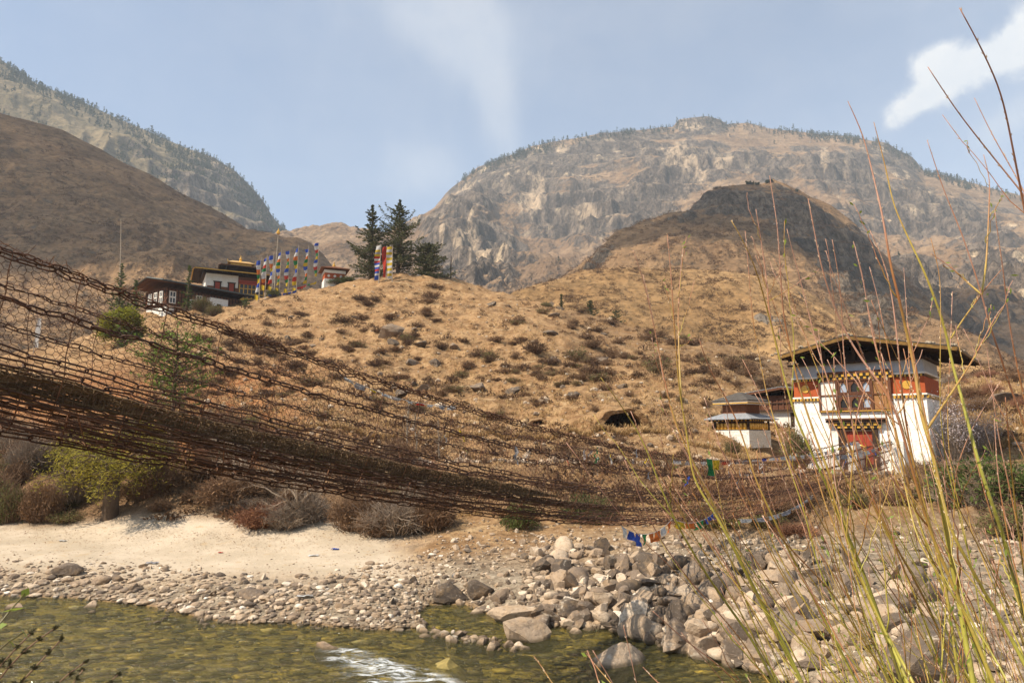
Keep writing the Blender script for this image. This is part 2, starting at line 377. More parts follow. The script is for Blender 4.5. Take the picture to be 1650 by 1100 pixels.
lit = k.math('MULTIPLY', z2[2], k.mr(fine, .34, .56, .35, .95)); c = k.mix(lit, c, k.mix(k.mr(tiny, .4, .6), (.13, .078, .042), (.27, .165, .085))); c = k.mix(z1[1], c, gv)
sa = k.mix(k.mr(k.noise(P, .5, 5, .6), .35, .65), (.40, .325, .23), (.50, .41, .30)); sa = k.mix(k.mr(k.noise(P, 2.3, 6, .7), .56, .68, 0, .75), sa, (.40, .29, .17)); sa = k.mix(k.mr(tiny, .66, .73, 0, .6), sa, (.2, .14, .09))
c = k.mix(z1[0], c, sa)
flow = k.mapv(P, (.55, 1.9, 1)); wv = k.noise(flow, 1.1, 6, .68, .8); wv2 = k.noise(flow, 3.4, 5, .7, .5); wv3 = k.noise(k.mapv(P, (.8, 1.7, 1), (0, 0, .2)), 1.9, 5, .65, 1.2)
bed = k.mix(k.mr(wv, .35, .62), (.16, .125, .042), (.38, .29, .085)); bed = k.mix(k.mr(wv2, .50, .64, 0, .9), bed, (.52, .37, .07)); bed = k.mix(k.mr(wv3, .60, .68, 0, .9), bed, (.66, .47, .10)); bed = k.mix(k.mr(wv2, .30, .44, .85, 0), bed, (.035, .032, .016))
c = k.mix(z2[0], c, bed)
h = k.math('ADD', k.math('MULTIPLY', fine, 1.0), k.math('MULTIPLY', tiny, .35))
hb = k.math('MULTIPLY', h, k.mr(z1[0], 0, 1, 1, .25, False))
principled(k, m, c, .95, k.bump(hb, .9, .22), .12)
_me.materials.append(MATS['ground']); land_o = new_obj('ground', _me); land_o['kind'] = 'structure'
# the rest of the ground, out to the mountains' backs
_b = MB(); _th = np.linspace(0, 2 * math.pi, 65)[:-1]
_b.grid(np.stack([np.stack([rr * np.cos(_th), rr * np.sin(_th), np.full(64, zz)], -1) for rr, zz in ((3.0, -6.2), (60, -6.2), (300, -6.3), (900, -6.4), (2350, -6.5))]), closed=True)
_b.add([[0, 0, -6.19]] + [[3.0 * math.cos(t), 3.0 * math.sin(t), -6.2] for t in _th], T=[[0, 1 + i, 1 + (i + 1) % 64] for i in range(64)])
simple('plain', (.30, .19, .09), (.2, .13, .07), .02, .95, 0)
_b.build('valley_floor', MATS['plain'])['kind'] = 'structure'
# ================================================================== mountains
def mountain(name, ridge, inner, px0, px1, dpx, nrow, amp, seed, rock, mat, back=.35, hfreq=90., ridge_keep=.06, rock_bias=0.0, spur=1.0, base_d=None, pale=()):
    """ridge [(px,py,d)], inner controls [(px,py,d)]; a relief from base_d up to the ridge and down its back"""
    ridge = np.array(ridge, float); px = np.arange(px0, px1 + dpx, dpx)
    rp = at(ridge[:, 0], ridge[:, 1], ridge[:, 2]); t_r = rp[:, 0] / rp[:, 1]
    tt = (px - 825) / FPX / (CP - .17 * SP)
    o = np.argsort(t_r); rd = np.interp(tt, t_r[o], np.hypot(rp[o, 0], rp[o, 1])); re = np.interp(tt, t_r[o], (rp[o, 2] / np.hypot(rp[o, 0], rp[o, 1])))
    C = [np.array([math.atan2(p[0], p[1]) * 6, math.log(math.hypot(p[0], p[1])) * 4, p[2] / math.hypot(p[0], p[1])]) for p in ([at(*q) for q in inner] + list(rp[::max(1, len(rp) // 24)]))]
    C = np.array(C); tps = TPS(C[:, :2], C[:, 2], 1e-3)
    v = np.linspace(0, 1, nrow); v2 = np.array([1.01, 1.025, 1.06, 1.13, 1.25, 1.4]) ; V = np.concatenate([v, v2])
    bd = base_d
    rr = bd * (rd[None] / bd) ** np.minimum(V, 1)[:, None] * np.where(V > 1, V, 1.0)[:, None]
    az = np.arctan(tt)[None] + 0 * rr
    el = tps(np.stack([az.ravel() * 6, np.log(np.minimum(rr, rd[None])).ravel() * 4], -1)).reshape(rr.shape)
    w = sstep(.72, 1.0, np.minimum(V, 1))[:, None]; el_ridge_tps = el[nrow - 1][None]
    el = el + (re[None] - el_ridge_tps) * w                                            # meets the drawn ridge line exactly
    Z = el * np.minimum(rr, rd[None])
    X, Y = rr * np.sin(az), rr * np.cos(az)
    over = np.maximum(V - 1, 0)[:, None] / .4; Z = np.where(V[:, None] > 1, Z * (1 - over * (1 + back)) - 3, Z)
    s = 1 / hfreq; wob = fbm(X * s * .35, Y * s * .35, seed, 3)
    keep = ridge_keep + (1 - ridge_keep) * (1 - sstep(.86, 1.0, V))[:, None] * sstep(0, .08, V)[:, None]; keep = np.where(V[:, None] > 1, ridge_keep, keep)
    n = spur * ridged(X * s * .55 + wob, Y * s * .30 + wob * .5, seed + 1.5, 4, .5) * 1.0 + fbm(X * s, Y * s, seed + 3.5, 6, .55) * .8 + ridged(X * s * 2.7 + wob * 2, Y * s * 1.5, seed + 8, 4, .55) * .35
    Z = Z + amp * n * keep
    st = amp * 1.1; q = Z / st + .9 * wob; fr = q - np.floor(q); terr = (np.floor(q) + sstep(.25, .75, fr)) * st - .9 * wob * st
    pxx, pyy = project(np.stack([X, Y, Z], -1))
    rk = np.zeros(X.shape)
    for (a, b, ra, rb, ang, s_) in rock:                                               # where the photo shows bare rock
        ca, sa = math.cos(R(ang)), math.sin(R(ang)); dx, dy = pxx - a, pyy - b
        rk = np.maximum(rk, s_ * (.55 + .75 * sstep(-.25, .35, fbm(X * s * 1.7 + a, Y * s * 1.7, seed + 41, 5, .6))) * np.exp(-(((dx * ca + dy * sa) / ra) ** 2 + ((-dx * sa + dy * ca) / rb) ** 2) ** 1.5))
    Z = Z + (terr - Z) * np.clip(rk * 1.1, 0, .85) * np.clip(keep * 1.2, 0, 1)
    crag = ridged(X * s * 5, Y * s * 5, Z * s * 2, 4, .6) ; Z = Z + amp * .22 * crag * np.clip(rk * 1.3, 0.12, 1) * np.maximum(keep, .1)
    gy, gx = np.gradient(Z); dr = np.gradient(rr, axis=0); slope = gy / np.maximum(np.abs(dr), .3)
    nz = fbm(X * s * 2.2, Y * s * 2.2, seed + 20, 5, .6)
    sl = sstep(.55, 1.15, slope + .35 * nz); rkf = np.clip(np.clip(rk * 1.35 + .55 * nz * sstep(.05, .5, rk), 0, 1) * .75 + sl * (.3 + rock_bias) + .45 * sstep(.1, .6, nz) * rock_bias * 2, 0, 1)
    pl = np.zeros(X.shape)
    for (a, b, ra, rb, ang) in pale:                                                   # fresh pale cliff faces
        ca, sa = math.cos(R(ang)), math.sin(R(ang)); dx, dy = pxx - a, pyy - b; pl = np.maximum(pl, np.exp(-(((dx * ca + dy * sa) / ra) ** 2 + ((-dx * sa + dy * ca) / rb) ** 2)))
    pl = sstep(.42, .62, pl + .75 * fbm(pxx * .11, pyy * .05, seed + 60, 5, .6)) * (pl > .08)
    scrub = sstep(-.1, .5, fbm(X * s * 1.1, Y * s * 2.0, seed + 30, 5, .6))
    mm, nn = X.shape; i = np.arange(mm - 1)[:, None] * nn; j = np.arange(nn - 1)[None]
    Q = np.stack([i + j, i + j + 1, i + nn + j + 1, i + nn + j], -1).reshape(-1, 4)
    me = raw_mesh(name, np.stack([X, Y, Z], -1), [Q], True, {'zone': np.stack([rkf.ravel(), scrub.ravel(), pl.ravel()], -1)})
    ob = new_obj(name, me, mat); ob['kind'] = 'structure'
    return ob, X, Y, Z, rkf, V
def rock_hill_mat(name, grass1, grass2, rock1, rock2, streak, sc, scrubcol, scrubamt=.6, bdist=2.0, strk=.5):
    m, k = material(name); P = k.pos(); z = k.sep(k.attr('zone').outputs['Color'])
    a = k.noise(P, sc, 6, .65); b = k.noise(P, sc * 5, 6, .7); vv = k.mapv(P, (1, 1, .28)); s1 = k.noise(vv, sc * 3.2, 5, .62); s2 = k.noise(vv, sc * 8, 5, .7)
    g = k.mix(k.mr(a, .35, .65), grass1, grass2); lo_ = k.noise(k.mapv(P, (1, .6, 1.4)), sc * .28, 4, .6, .6); g = k.mix(k.mr(lo_, .50, .66, 0, .5), g, tuple(x * .58 for x in grass1)); g = k.mix(k.mr(lo_, .46, .34, 0, .4), g, tuple(min(1, x * 1.18) for x in grass2)); g = k.mix(k.mr(b, .42, .62, 0, .5), g, tuple(x * .62 for x in grass1))
    g = k.mix(k.math('MULTIPLY', k.mr(b, .5, .66), k.math('MULTIPLY', z[1], scrubamt)), g, scrubcol)
    tr_ = k.noise(k.mapv(P, (.35, .35, 2.4)), sc * 4.5, 5, .7, .5); g = k.mix(k.mr(tr_, .53, .63, 0, .55), g, tuple(x * .55 for x in grass1)); g = k.mix(k.mr(tr_, .44, .36, 0, .35), g, tuple(min(1, x * 1.25) for x in grass2))
    dots = k.mr(k.noise(P, sc * 14, 4, .75), .55, .66, 0, scrubamt * .8); g = k.mix(dots, g, scrubcol)
    r = k.mix(k.mr(s1, .36, .62), rock1, rock2); r = k.mix(k.mr(s2, .40, .56, .75, 0), r, tuple(x * .38 for x in rock1))
    r = k.mix(k.math('MULTIPLY', k.mr(s1, .56, .66), k.mr(k.noise(P, sc * .8, 3), .42, .62, 0, strk)), r, streak)
    s3 = k.noise(k.mapv(P, (1, 1, .45)), sc * 22, 4, .7); r = k.mix(k.mr(s3, .36, .50, .6, 0), r, tuple(x * .42 for x in rock1)); r = k.mix(k.mr(s3, .56, .70, 0, .5), r, tuple(min(1, x * 1.35) for x in rock2))
    rf = k.mr(k.math('ADD', z[0], k.math('MULTIPLY', k.math('SUBTRACT', b, .5), 1.1)), .32, .58)
    c = k.mix(rf, g, r); c = k.mix(k.math('MULTIPLY', z[2], k.mr(s2, .36, .56, .1, .68)), c, (.58, .43, .28))
    hh = k.math('ADD', b, k.math('MULTIPLY', k.math('MULTIPLY', s2, z[0]), 1.6))
    principled(k, m, c, .95, k.bump(hh, .85, bdist), .05); return m
M_MAIN = rock_hill_mat('mountain_rock_and_grass', (.245, .155, .09), (.345, .232, .138), (.105, .082, .064), (.235, .18, .132), (.58, .44, .28), .012, (.085, .062, .034), .55, 12.0, 1.0)
M_LEFT = rock_hill_mat('wooded_mountain', (.19, .15, .088), (.28, .21, .122), (.12, .096, .075), (.25, .195, .145), (.5, .40, .28), .012, (.055, .068, .032), .85, 9.0, .6)
M_BROWN = rock_hill_mat('scrubby_hill', (.19, .115, .06), (.28, .175, .09), (.085, .066, .05), (.19, .15, .11), (.27, .21, .15), .035, (.055, .042, .025), .85, 3.0, .2)
M_TAN = rock_hill_mat('dry_grass_hill', (.28, .165, .072), (.39, .245, .115), (.11, .09, .07), (.22, .18, .14), (.3, .24, .17), .045, (.075, .055, .03), .7, 2.0, .3)
ridge_main = [(440,505,1500),(480,480,1500),(520,462,1500),(560,446,1500),(600,420,1500),(630,392,1500),(650,368,1490),(668,357,1480),(700,340,1460),(718,318,1450),(740,300,1440),(770,275,1430),(815,256,1430),(860,240,1440),(910,229,1450),(960,221,1470),(1020,214,1500),(1085,208,1520),(1094,197,1530),(1116,193,1530),(1140,191,1530),(1160,197,1530),(1172,206,1530),(1205,201,1530),(1240,210,1530),(1290,217,1520),(1330,222,1500),(1370,223,1480),(1430,235,1450),(1470,257,1430),(1490,279,1410),(1560,294,1380),(1650,319,1340),(1750,345,1300),(1900,372,1250)]
inner_main = [(px, y, d) for px in (480, 650, 800, 950, 1100, 1250, 1400, 1550, 1700, 1900) for y, d in ((600, 420), (540, 560), (470, 800), (405, 1040))] + \
  [(px, y, d) for px, y, d in ((800, 330, 1290), (950, 320, 1270), (1100, 300, 1290), (1250, 300, 1290), (1400, 310, 1270), (1550, 350, 1200), (700, 395, 1250), (1700, 390, 1150), (760, 372, 1060), (700, 372, 1080))]
rock_main = [(790,300,85,34,-28,1.0),(900,262,110,28,-10,.95),(1010,235,95,26,-6,.9),(1130,203,45,14,0,1.0),(760,405,75,48,10,1.0),(930,345,95,42,-8,.95),(1035,345,70,38,0,.85),(860,300,50,38,-20,.7),(1060,300,60,38,-35,.9),(1110,260,55,45,-40,.75),(1180,265,70,22,-12,.75),(1355,270,75,34,12,1.0),(1450,330,85,48,18,.85),(1440,255,55,24,30,.85),(1260,270,50,22,-35,.6),(1560,370,90,40,25,.85),(1620,450,80,60,20,.75),(1480,480,70,60,30,.8),(1540,540,80,50,20,.7),(690,360,40,10,-8,.5),(1380,360,50,25,20,.6),(1600,330,70,18,12,.5)]
main_mt = mountain('mountain', ridge_main, inner_main, 430, 1900, 2.2, 440, 46, 11.0, rock_main, M_MAIN, pale=[(752,395,22,30,20),(775,425,26,16,-10),(712,385,6,14,0),(870,295,12,22,15),(858,330,24,22,-30),(752,305,22,8,-25),(945,352,22,14,20),(1088,250,16,26,30),(1110,268,20,20,-20),(1022,300,14,8,0),(1130,282,14,14,-30),(1165,262,22,10,-20),(1330,258,10,22,0),(1118,205,26,8,0),(990,350,22,7,0),(1060,300,12,10,0),(1500,335,22,8,10),(820,400,6,18,15),(905,240,16,8,0)], hfreq=165, base_d=430, ridge_keep=.15, rock_bias=.06)
ridge_left = [(-320,-140,1150),(-200,-20,1180),(-100,52,1200),(-30,84,1220),(0,97,1230),(30,119,1240),(60,138,1250),(120,160,1270),(190,192,1290),(250,218,1310),(300,240,1330),(345,256,1340),(380,279,1350),(405,303,1355),(425,327,1360),(440,352,1360),(452,366,1360),(475,381,1370),(500,399,1390),(520,413,1400),(545,432,1420),(575,455,1440),(620,490,1460)]
inner_left = [(px, y, d) for px in (-300, -150, 0, 150, 300, 450, 560) for y, d in ((620, 430), (540, 620), (460, 820))] + [(0, 180, 1050), (100, 230, 1060), (200, 285, 1080), (300, 345, 1100), (380, 395, 1130), (-200, 110, 1000), (430, 420, 1150)]
rock_left = [(355,292,60,44,38,1.0),(410,345,30,46,-20,.95),(300,300,50,16,35,.5),(230,240,40,14,30,.4),(440,380,20,20,0,.7)]
left_mt = mountain('mountain', ridge_left, inner_left, -300, 610, 2.2, 300, 36, 31.0, rock_left, M_LEFT, pale=[(335,290,8,20,-10),(355,300,8,16,0),(370,270,8,14,0),(418,350,8,14,0),(345,265,10,8,0)], hfreq=150, base_d=440, ridge_keep=.08, rock_bias=.0)
ridge_brown = [(-320,90,430),(-200,130,450),(-100,160,470),(0,185,490),(45,196,500),(100,210,510),(135,228,515),(165,243,520),(195,262,525),(240,282,530),(290,311,540),(340,335,550),(385,362,560),(410,380,560),(430,392,560),(455,387,520),(478,383,510),(500,392,510),(520,410,510),(540,436,510),(560,458,510),(600,500,510)]
inner_brown = [(px, y, d) for px in (-300, -150, 0, 150, 300, 420, 560) for y, d in ((640, 150), (610, 190), (540, 260))] + [(0, 340, 380), (120, 350, 390), (240, 380, 410), (340, 420, 430), (-200, 300, 360), (430, 440, 440), (0, 440, 310), (250, 460, 320)]
rock_brown = [(330,345,60,8,30,.25),(470,395,40,12,10,.3),(390,420,60,10,-25,.3)]
brown_hill = mountain('hill', ridge_brown, inner_brown, -310, 600, 2.0, 330, 14, 51.0, rock_brown, M_BROWN, hfreq=60, base_d=140, ridge_keep=.09, rock_bias=.05, spur=1.0)
ridge_shadow = [(700,560,330),(800,500,330),(870,468,340),(905,450,350),(935,434,370),(955,420,390),(1000,387,430),(1030,363,450),(1070,353,465),(1108,346,480),(1122,328,492),(1140,312,500),(1165,305,510),(1200,303,515),(1232,300,520),(1245,293,520),(1268,302,520),(1300,318,520),(1340,334,520),(1365,352,515),(1390,378,505),(1415,405,490),(1445,435,470),(1480,468,440),(1515,502,410),(1560,540,380),(1620,590,360),(1700,650,350)]
inner_shadow = [(px, y, d) for px in (750, 900, 1000, 1100, 1200, 1300, 1400, 1500) for y, d in ((610, 200), (560, 240))] + [(950, 470, 300), (1030, 440, 310), (1100, 425, 320), (1200, 425, 330), (1300, 450, 330), (1380, 500, 330), (1050, 385, 400), (1120, 368, 430), (1200, 365, 440), (1300, 385, 430), (1370, 430, 410)]
rock_shadow = [(1190,325,75,26,0,1.0),(1290,350,70,40,25,1.0),(1370,420,50,60,35,1.0),(1420,490,60,50,30,.9),(1100,352,30,6,-10,.6),(960,425,40,8,-45,.7)]
shadow_hill = mountain('hill', ridge_shadow, inner_shadow, 720, 1690, 2.0, 320, 14, 71.0, rock_shadow, M_BROWN, hfreq=70, base_d=190, ridge_keep=.26, rock_bias=.05, spur=.6)
ridge_front = [(560,600,160),(700,540,170),(790,500,180),(830,470,200),(860,460,205),(900,450,212),(940,436,222),(1000,431,228),(1100,433,232),(1200,440,236),(1250,448,236),(1300,468,232),(1340,496,226),(1380,528,215),(1420,560,205),(1480,606,190),(1560,640,170),(1700,680,160)]
inner_front = [(px, y, d) for px in (700, 850, 1000, 1150, 1300, 1450, 1600) for y, d in ((660, 95), (625, 115))] + [(900, 520, 150), (1000, 510, 155), (1120, 515, 155), (1230, 530, 150), (1330, 570, 140), (830, 530, 150), (1050, 465, 190), (1200, 475, 190)]
rock_front = [(1250,520,40,14,20,.55),(1290,475,30,6,25,.4)]
front_hill = mountain('hill', ridge_front, inner_front, 640, 1660, 2.0, 280, 5.0, 91.0, rock_front, M_TAN, hfreq=30, base_d=92, ridge_keep=.10, rock_bias=.05, spur=.5)
# ================================================================== river
_u = np.linspace(-34, 34, 260); _v = np.linspace(2.4, 23.5, 150); _U, _W = np.meshgrid(_u, _v)
_wz = WATER + .012 * fbm(_U * 1.3, _W * 2.4, .5, 4)
_rap = 0 * _U
for _px, _py, _a, _b, _w in ((560, 1050, .55, .22, .8), (590, 1066, .8, .25, 1.0), (640, 1082, .95, .30, 1.0), (610, 1094, .7, .25, .9), (690, 1098, .7, .25, .8), (535, 1062, .35, .16, .7)):
    _q = at_level(_px, _py, WATER); _dx, _dy = _U - _q[0], _W - _q[1]; _rap = np.maximum(_rap, _w * np.exp(-((_dx * .94 - _dy * .34) / _a) ** 2 - ((_dx * .34 + _dy * .94) / _b) ** 2))
_wz += np.clip(_rap, 0, 1) * (.16 * fbm(_U * 1.9, _W * 3.6, 1.5, 4) + .05)
_wb = MB(); _wb.grid(np.stack([_U, _W, _wz], -1), a=(_rap * 1.0).ravel())
m, k = material('river_water'); P = k.pos(); w1 = k.mapv(P, (.55, 1.6, 1)); rip = k.noise(w1, 2.2, 4, .6); rip2 = k.noise(w1, 7, 3, .6)
h = k.math('ADD', rip, k.math('MULTIPLY', rip2, .35)); nrm = k.bump(h, 1.0, .30)
tr = k.node('ShaderNodeBsdfTransparent'); tr.inputs[0].default_value = (.95, .95, .78, 1)
gl = k.node('ShaderNodeBsdfGlossy'); gl.inputs['Roughness'].default_value = .06; k.put(gl.inputs['Normal'], nrm)
df = k.node('ShaderNodeBsdfDiffuse'); df.inputs[0].default_value = (.125, .115, .045, 1)
mx0 = k.node('ShaderNodeMixShader'); mx0.inputs[0].default_value = .24; k.l.new(tr.outputs[0], mx0.inputs[1]); k.l.new(df.outputs[0], mx0.inputs[2])
fr = k.node('ShaderNodeFresnel'); fr.inputs[0].default_value = 1.33; k.put(fr.inputs['Normal'], nrm)
mx = k.node('ShaderNodeMixShader'); k.l.new(fr.outputs[0], mx.inputs[0]); k.l.new(mx0.outputs[0], mx.inputs[1]); k.l.new(gl.outputs[0], mx.inputs[2])
fo = k.math('MULTIPLY', k.mr(k.noise(k.mapv(P, (.9, 2.6, 1), (0, 0, -.12)), 2.1, 8, .74, .9), .44, .66), k.mr(k.tone(), .12, .75)); fo = k.math('MAXIMUM', fo, k.mr(k.noise(k.mapv(P, (.5, 2.2, 1)), 2.7, 7, .72, .6), .735, .79, 0, .5))
fd = k.node('ShaderNodeBsdfDiffuse'); fd.inputs[0].default_value = (.70, .73, .73, 1)
mf = k.node('ShaderNodeMixShader'); k.l.new(fo, mf.inputs[0]); k.l.new(mx.outputs[0], mf.inputs[1]); k.l.new(fd.outputs[0], mf.inputs[2])
o = k.node('ShaderNodeOutputMaterial'); k.l.new(mf.outputs[0], o.inputs[0])
_wb.build('water', m, None, True)['kind'] = 'structure'
# ================================================================== sky, sun, haze, camera
SUN_AZ, SUN_EL = R(-116), R(50)          # compass direction of the sun seen from above, measured from +Y towards +X
SUN = np.array([math.sin(SUN_AZ) * math.cos(SUN_EL), math.cos(SUN_AZ) * math.cos(SUN_EL), math.sin(SUN_EL)])
W = bpy.data.worlds.new("World"); SC.world = W; W.use_nodes = True; W.node_tree.nodes.clear(); k = NT(W.node_tree)
sky = k.node('ShaderNodeTexSky', sky_type='NISHITA'); sky.sun_disc = False; sky.sun_elevation = SUN_EL; sky.sun_rotation = SUN_AZ
sky.altitude = 2300; sky.air_density = 1.0; sky.dust_density = 2.2; sky.ozone_density = .8
D = k.node('ShaderNodeTexCoord').outputs['Generated']
def _dir(px, py): r = ray(px, py); return tuple(r / np.linalg.norm(r))
def blob(px, py, rx, ry, ang=0):
    """soft mask round a compass direction, as wide as rx by ry photo pixels"""
    d = _dir(px, py); fz = Vector(d); rt = fz.cross(Vector((0, 0, 1))).normalized(); up = rt.cross(fz).normalized()
    ca, sa = math.cos(R(ang)), math.sin(R(ang)); e1 = rt * ca + up * sa; e2 = up * ca - rt * sa
    def dot(v):
        n = k.node('ShaderNodeVectorMath', operation='DOT_PRODUCT'); k.l.new(D, n.inputs[0]); n.inputs[1].default_value = v; return n.outputs['Value']
    a = k.math('MULTIPLY', dot(e1), FPX / rx); b = k.math('MULTIPLY', dot(e2), FPX / ry)
    q = k.math('ADD', k.math('MULTIPLY', a, a), k.math('MULTIPLY', b, b))
    return k.math('MULTIPLY', k.math('EXPONENT', k.math('MULTIPLY', q, -1.0)), k.math('GREATER_THAN', dot(tuple(fz)), .3))
n1 = k.noise(D, 13, 9, .64, .25); n2 = k.noise(k.mapv(D, (5.5, 3.5, 1.6), (0, .35, 0)), 3.0, 7, .62, .5)
def add(*L):
    a = L[0]
    for b in L[1:]: a = k.math('ADD', a, b)
    return a
cum = add(blob(1530, 118, 50, 27, 28), blob(1474, 170, 30, 17, 25), blob(1508, 98, 26, 18, 0), blob(1600, 100, 50, 22, 25), blob(1652, 72, 26, 36, 0))
cum0 = cum; cum = k.mr(k.math('ADD', cum, k.math('MULTIPLY', k.math('SUBTRACT', n1, .5), 2.6)), .10, 1.15); cum = k.math('MULTIPLY', cum, k.mr(cum0, .04, .30))
cir = add(blob(745, 60, 95, 60, -50), blob(800, 165, 100, 32, -72), blob(690, 5, 150, 60, -10), blob(690, 270, 70, 50, 0), blob(1625, 195, 60, 22, 30))
cir = k.math('MULTIPLY', k.mr(k.math('ADD', k.math('MULTIPLY', cir, .8), k.math('MULTIPLY', k.math('SUBTRACT', n2, .5), 1.0)), .05, 1.1), .27)
veil = k.math('MULTIPLY', k.mr(k.noise(k.mapv(D, (1, 1, 2.2), (0, 0, .4)), 2.2, 5, .55), .30, .75), .16)
cl = k.math('MINIMUM', add(k.math('MULTIPLY', cum, .95), cir, veil, .17), 1.0)
cloudcol = k.mix(k.mr(n1, .3, .7), (4.2, 4.4, 4.7), (5.0, 5.0, 5.0))
skyc = k.mix(1.0, sky.outputs[0], (.93, 1.0, 1.0), 'MULTIPLY')
colr = k.mix(cl, skyc, cloudcol)
bg = k.node('ShaderNodeBackground'); k.l.new(colr, bg.inputs[0]); bg.inputs[1].default_value = .112
ow = k.node('ShaderNodeOutputWorld'); k.l.new(bg.outputs[0], ow.inputs[0])
sl = bpy.data.lights.new('sun', 'SUN'); sl.energy = 5.0; sl.angle = R(.55); sl.color = (1.0, .89, .745)
so = bpy.data.objects.new('sun', sl); COL.objects.link(so); so.rotation_euler = Vector(SUN).to_track_quat('Z', 'Y').to_euler(); so.location = (0, 0, 300)
m, k = material('shade_cloud'); n = k.noise(k.pos(), .012, 5, .6); d_ = k.node('ShaderNodeBsdfDiffuse'); d_.inputs[0].default_value = (.9, .9, .92, 1); t_ = k.node('ShaderNodeBsdfTransparent'); mx = k.node('ShaderNodeMixShader'); k.put(mx.inputs[0], k.mr(n, .30, .62, .25, .62)); k.l.new(t_.outputs[0], mx.inputs[1]); k.l.new(d_.outputs[0], mx.inputs[2]); o = k.node('ShaderNodeOutputMaterial'); k.l.new(mx.outputs[0], o.inputs[0])
def shade_cloud(tx, ty, tz, rx, ry, rz, seed):
    """one of the flat clouds set out of view, high to the left, to shade a given point"""
    z = 1150.0; c = np.array([tx, ty, tz]) + SUN * (z - tz) / SUN[2]; u = np.linspace(0, 2 * math.pi, 49)[:-1]; V = []
    for f in np.linspace(-1, 1, 13):
        w = math.sqrt(max(1 - f * f, .0008)); x, y = np.cos(u) * w, np.sin(u) * w; q = 1 + .33 * fbm(x * 1.6 + seed, y * 1.6, f, 4); V.append(np.stack([c[0] + rx * x * q, c[1] + ry * y * q, c[2] + (60 if f > 0 else 18) * f + 8 * fbm(x * 3, y * 3, seed, 3)], -1))
    mb = MB(); mb.grid(np.array(V), closed=True); mb.build('shade_cloud', MATS['shade_cloud'], None, True)['kind'] = 'structure'
shade_cloud(135, 375, 100, 105, 48, 60, 3.3); shade_cloud(225, 440, 90, 95, 115, 60, 9.1); shade_cloud(-290, 440, 140, 235, 170, 60, 17.7)  # all out of view; the last is added to dim the left brown hill
HAZE = True
if HAZE:
    m = bpy.data.materials.new('haze'); m.use_nodes = True; m.node_tree.nodes.clear(); k = NT(m.node_tree)
    pv = k.node('ShaderNodeVolumePrincipled'); pv.inputs['Color'].default_value = (.82, .92, 1.0, 1); pv.inputs['Density'].default_value = .00022; pv.inputs['Anisotropy'].default_value = .0
    o = k.node('ShaderNodeOutputMaterial'); k.l.new(pv.outputs[0], o.inputs['Volume'])
    b = MB(); b.bx(-2400, 2400, -2400, 2400, -7.6, 960); hz = b.build('haze', m); hz['kind'] = 'stuff'
    m.cycles.volume_sampling = 'EQUIANGULAR' if False else 'MULTIPLE_IMPORTANCE'
cam = bpy.data.cameras.new('camera'); cam.sensor_width = 36; cam.lens = FPX / 1650 * 36; cam.clip_end = 12000; cam.clip_start = .05
co = bpy.data.objects.new('camera', cam); COL.objects.link(co); co.location = (0, 0, 0); co.rotation_euler = (math.pi / 2 + PITCH, 0, 0); SC.camera = co
SC.view_settings.view_transform = 'Standard'; SC.view_settings.look = 'None'; SC.view_settings.exposure = .90; SC.view_settings.gamma = 1
SC.cycles.use_denoising = True
SC.cycles.max_bounces = 6; SC.cycles.diffuse_bounces = 2; SC.cycles.glossy_bounces = 2; SC.cycles.transparent_max_bounces = 24; SC.cycles.volume_bounces = 0
# ================================================================== the iron chain footbridge
_Apx = [(0,400),(75,421),(150,445),(260,485),(370,530),(500,577),(654,626),(762,657),(843,680),(925,703),(1005,720),(1055,729),(1131,741),(1218,745),(1290,740),(1363,730),(1436,711)]
_a0, _a1 = at(0, 400, 6.5), at(1436, 711, 36.0)
BD = np.array([_a1[0] - _a0[0], _a1[1] - _a0[1]]); BD /= np.linalg.norm(BD); BN = np.array([-BD[1], BD[0]])      # along the bridge, and across it away from the camera
_pts = []
for _px, _py in _Apx:
    _r = ray(_px, _py); _t = (BN @ _a0[:2]) / (BN @ _r[:2]); _pts.append(_r * _t)
_pts = np.array(_pts); _ss = (_pts[:, :2] - _a0[:2]) @ BD
_w = np.ones(len(_ss)); _w[-1] = 2; _w[0] = 2
_pf = np.polyfit(_ss, _pts[:, 2], 4, w=_w)
S_END = float(_ss[-1]); S_BEG = -7.2
def rail_h(s):
    s = np.asarray(s, float); s0 = 0.0; d = np.polyval(np.polyder(_pf), s0)
    return np.where(s < s0, np.polyval(_pf, s0) + d * (s - s0) * 1.06, np.polyval(_pf, np.maximum(s, s0)))
def bp(s, u, dh):
    s = np.asarray(s, float); u = np.asarray(u, float); xy = _a0[:2] + s[..., None] * BD + u[..., None] * BN
    return np.concatenate([xy, (rail_h(s) + dh)[..., None]], -1)
SECT = np.array([(0,0),(.05,-.47),(.13,-.95),(.30,-1.35),(.53,-1.62),(.80,-1.72),(1.07,-1.62),(1.30,-1.35),(1.47,-.95),(1.55,-.47),(1.60,.02)])
_sl = np.concatenate([[0], np.cumsum(np.hypot(*np.diff(SECT, axis=0).T))])
def sect(q): return np.interp(q, _sl, SECT[:, 0]), np.interp(q, _sl, SECT[:, 1])
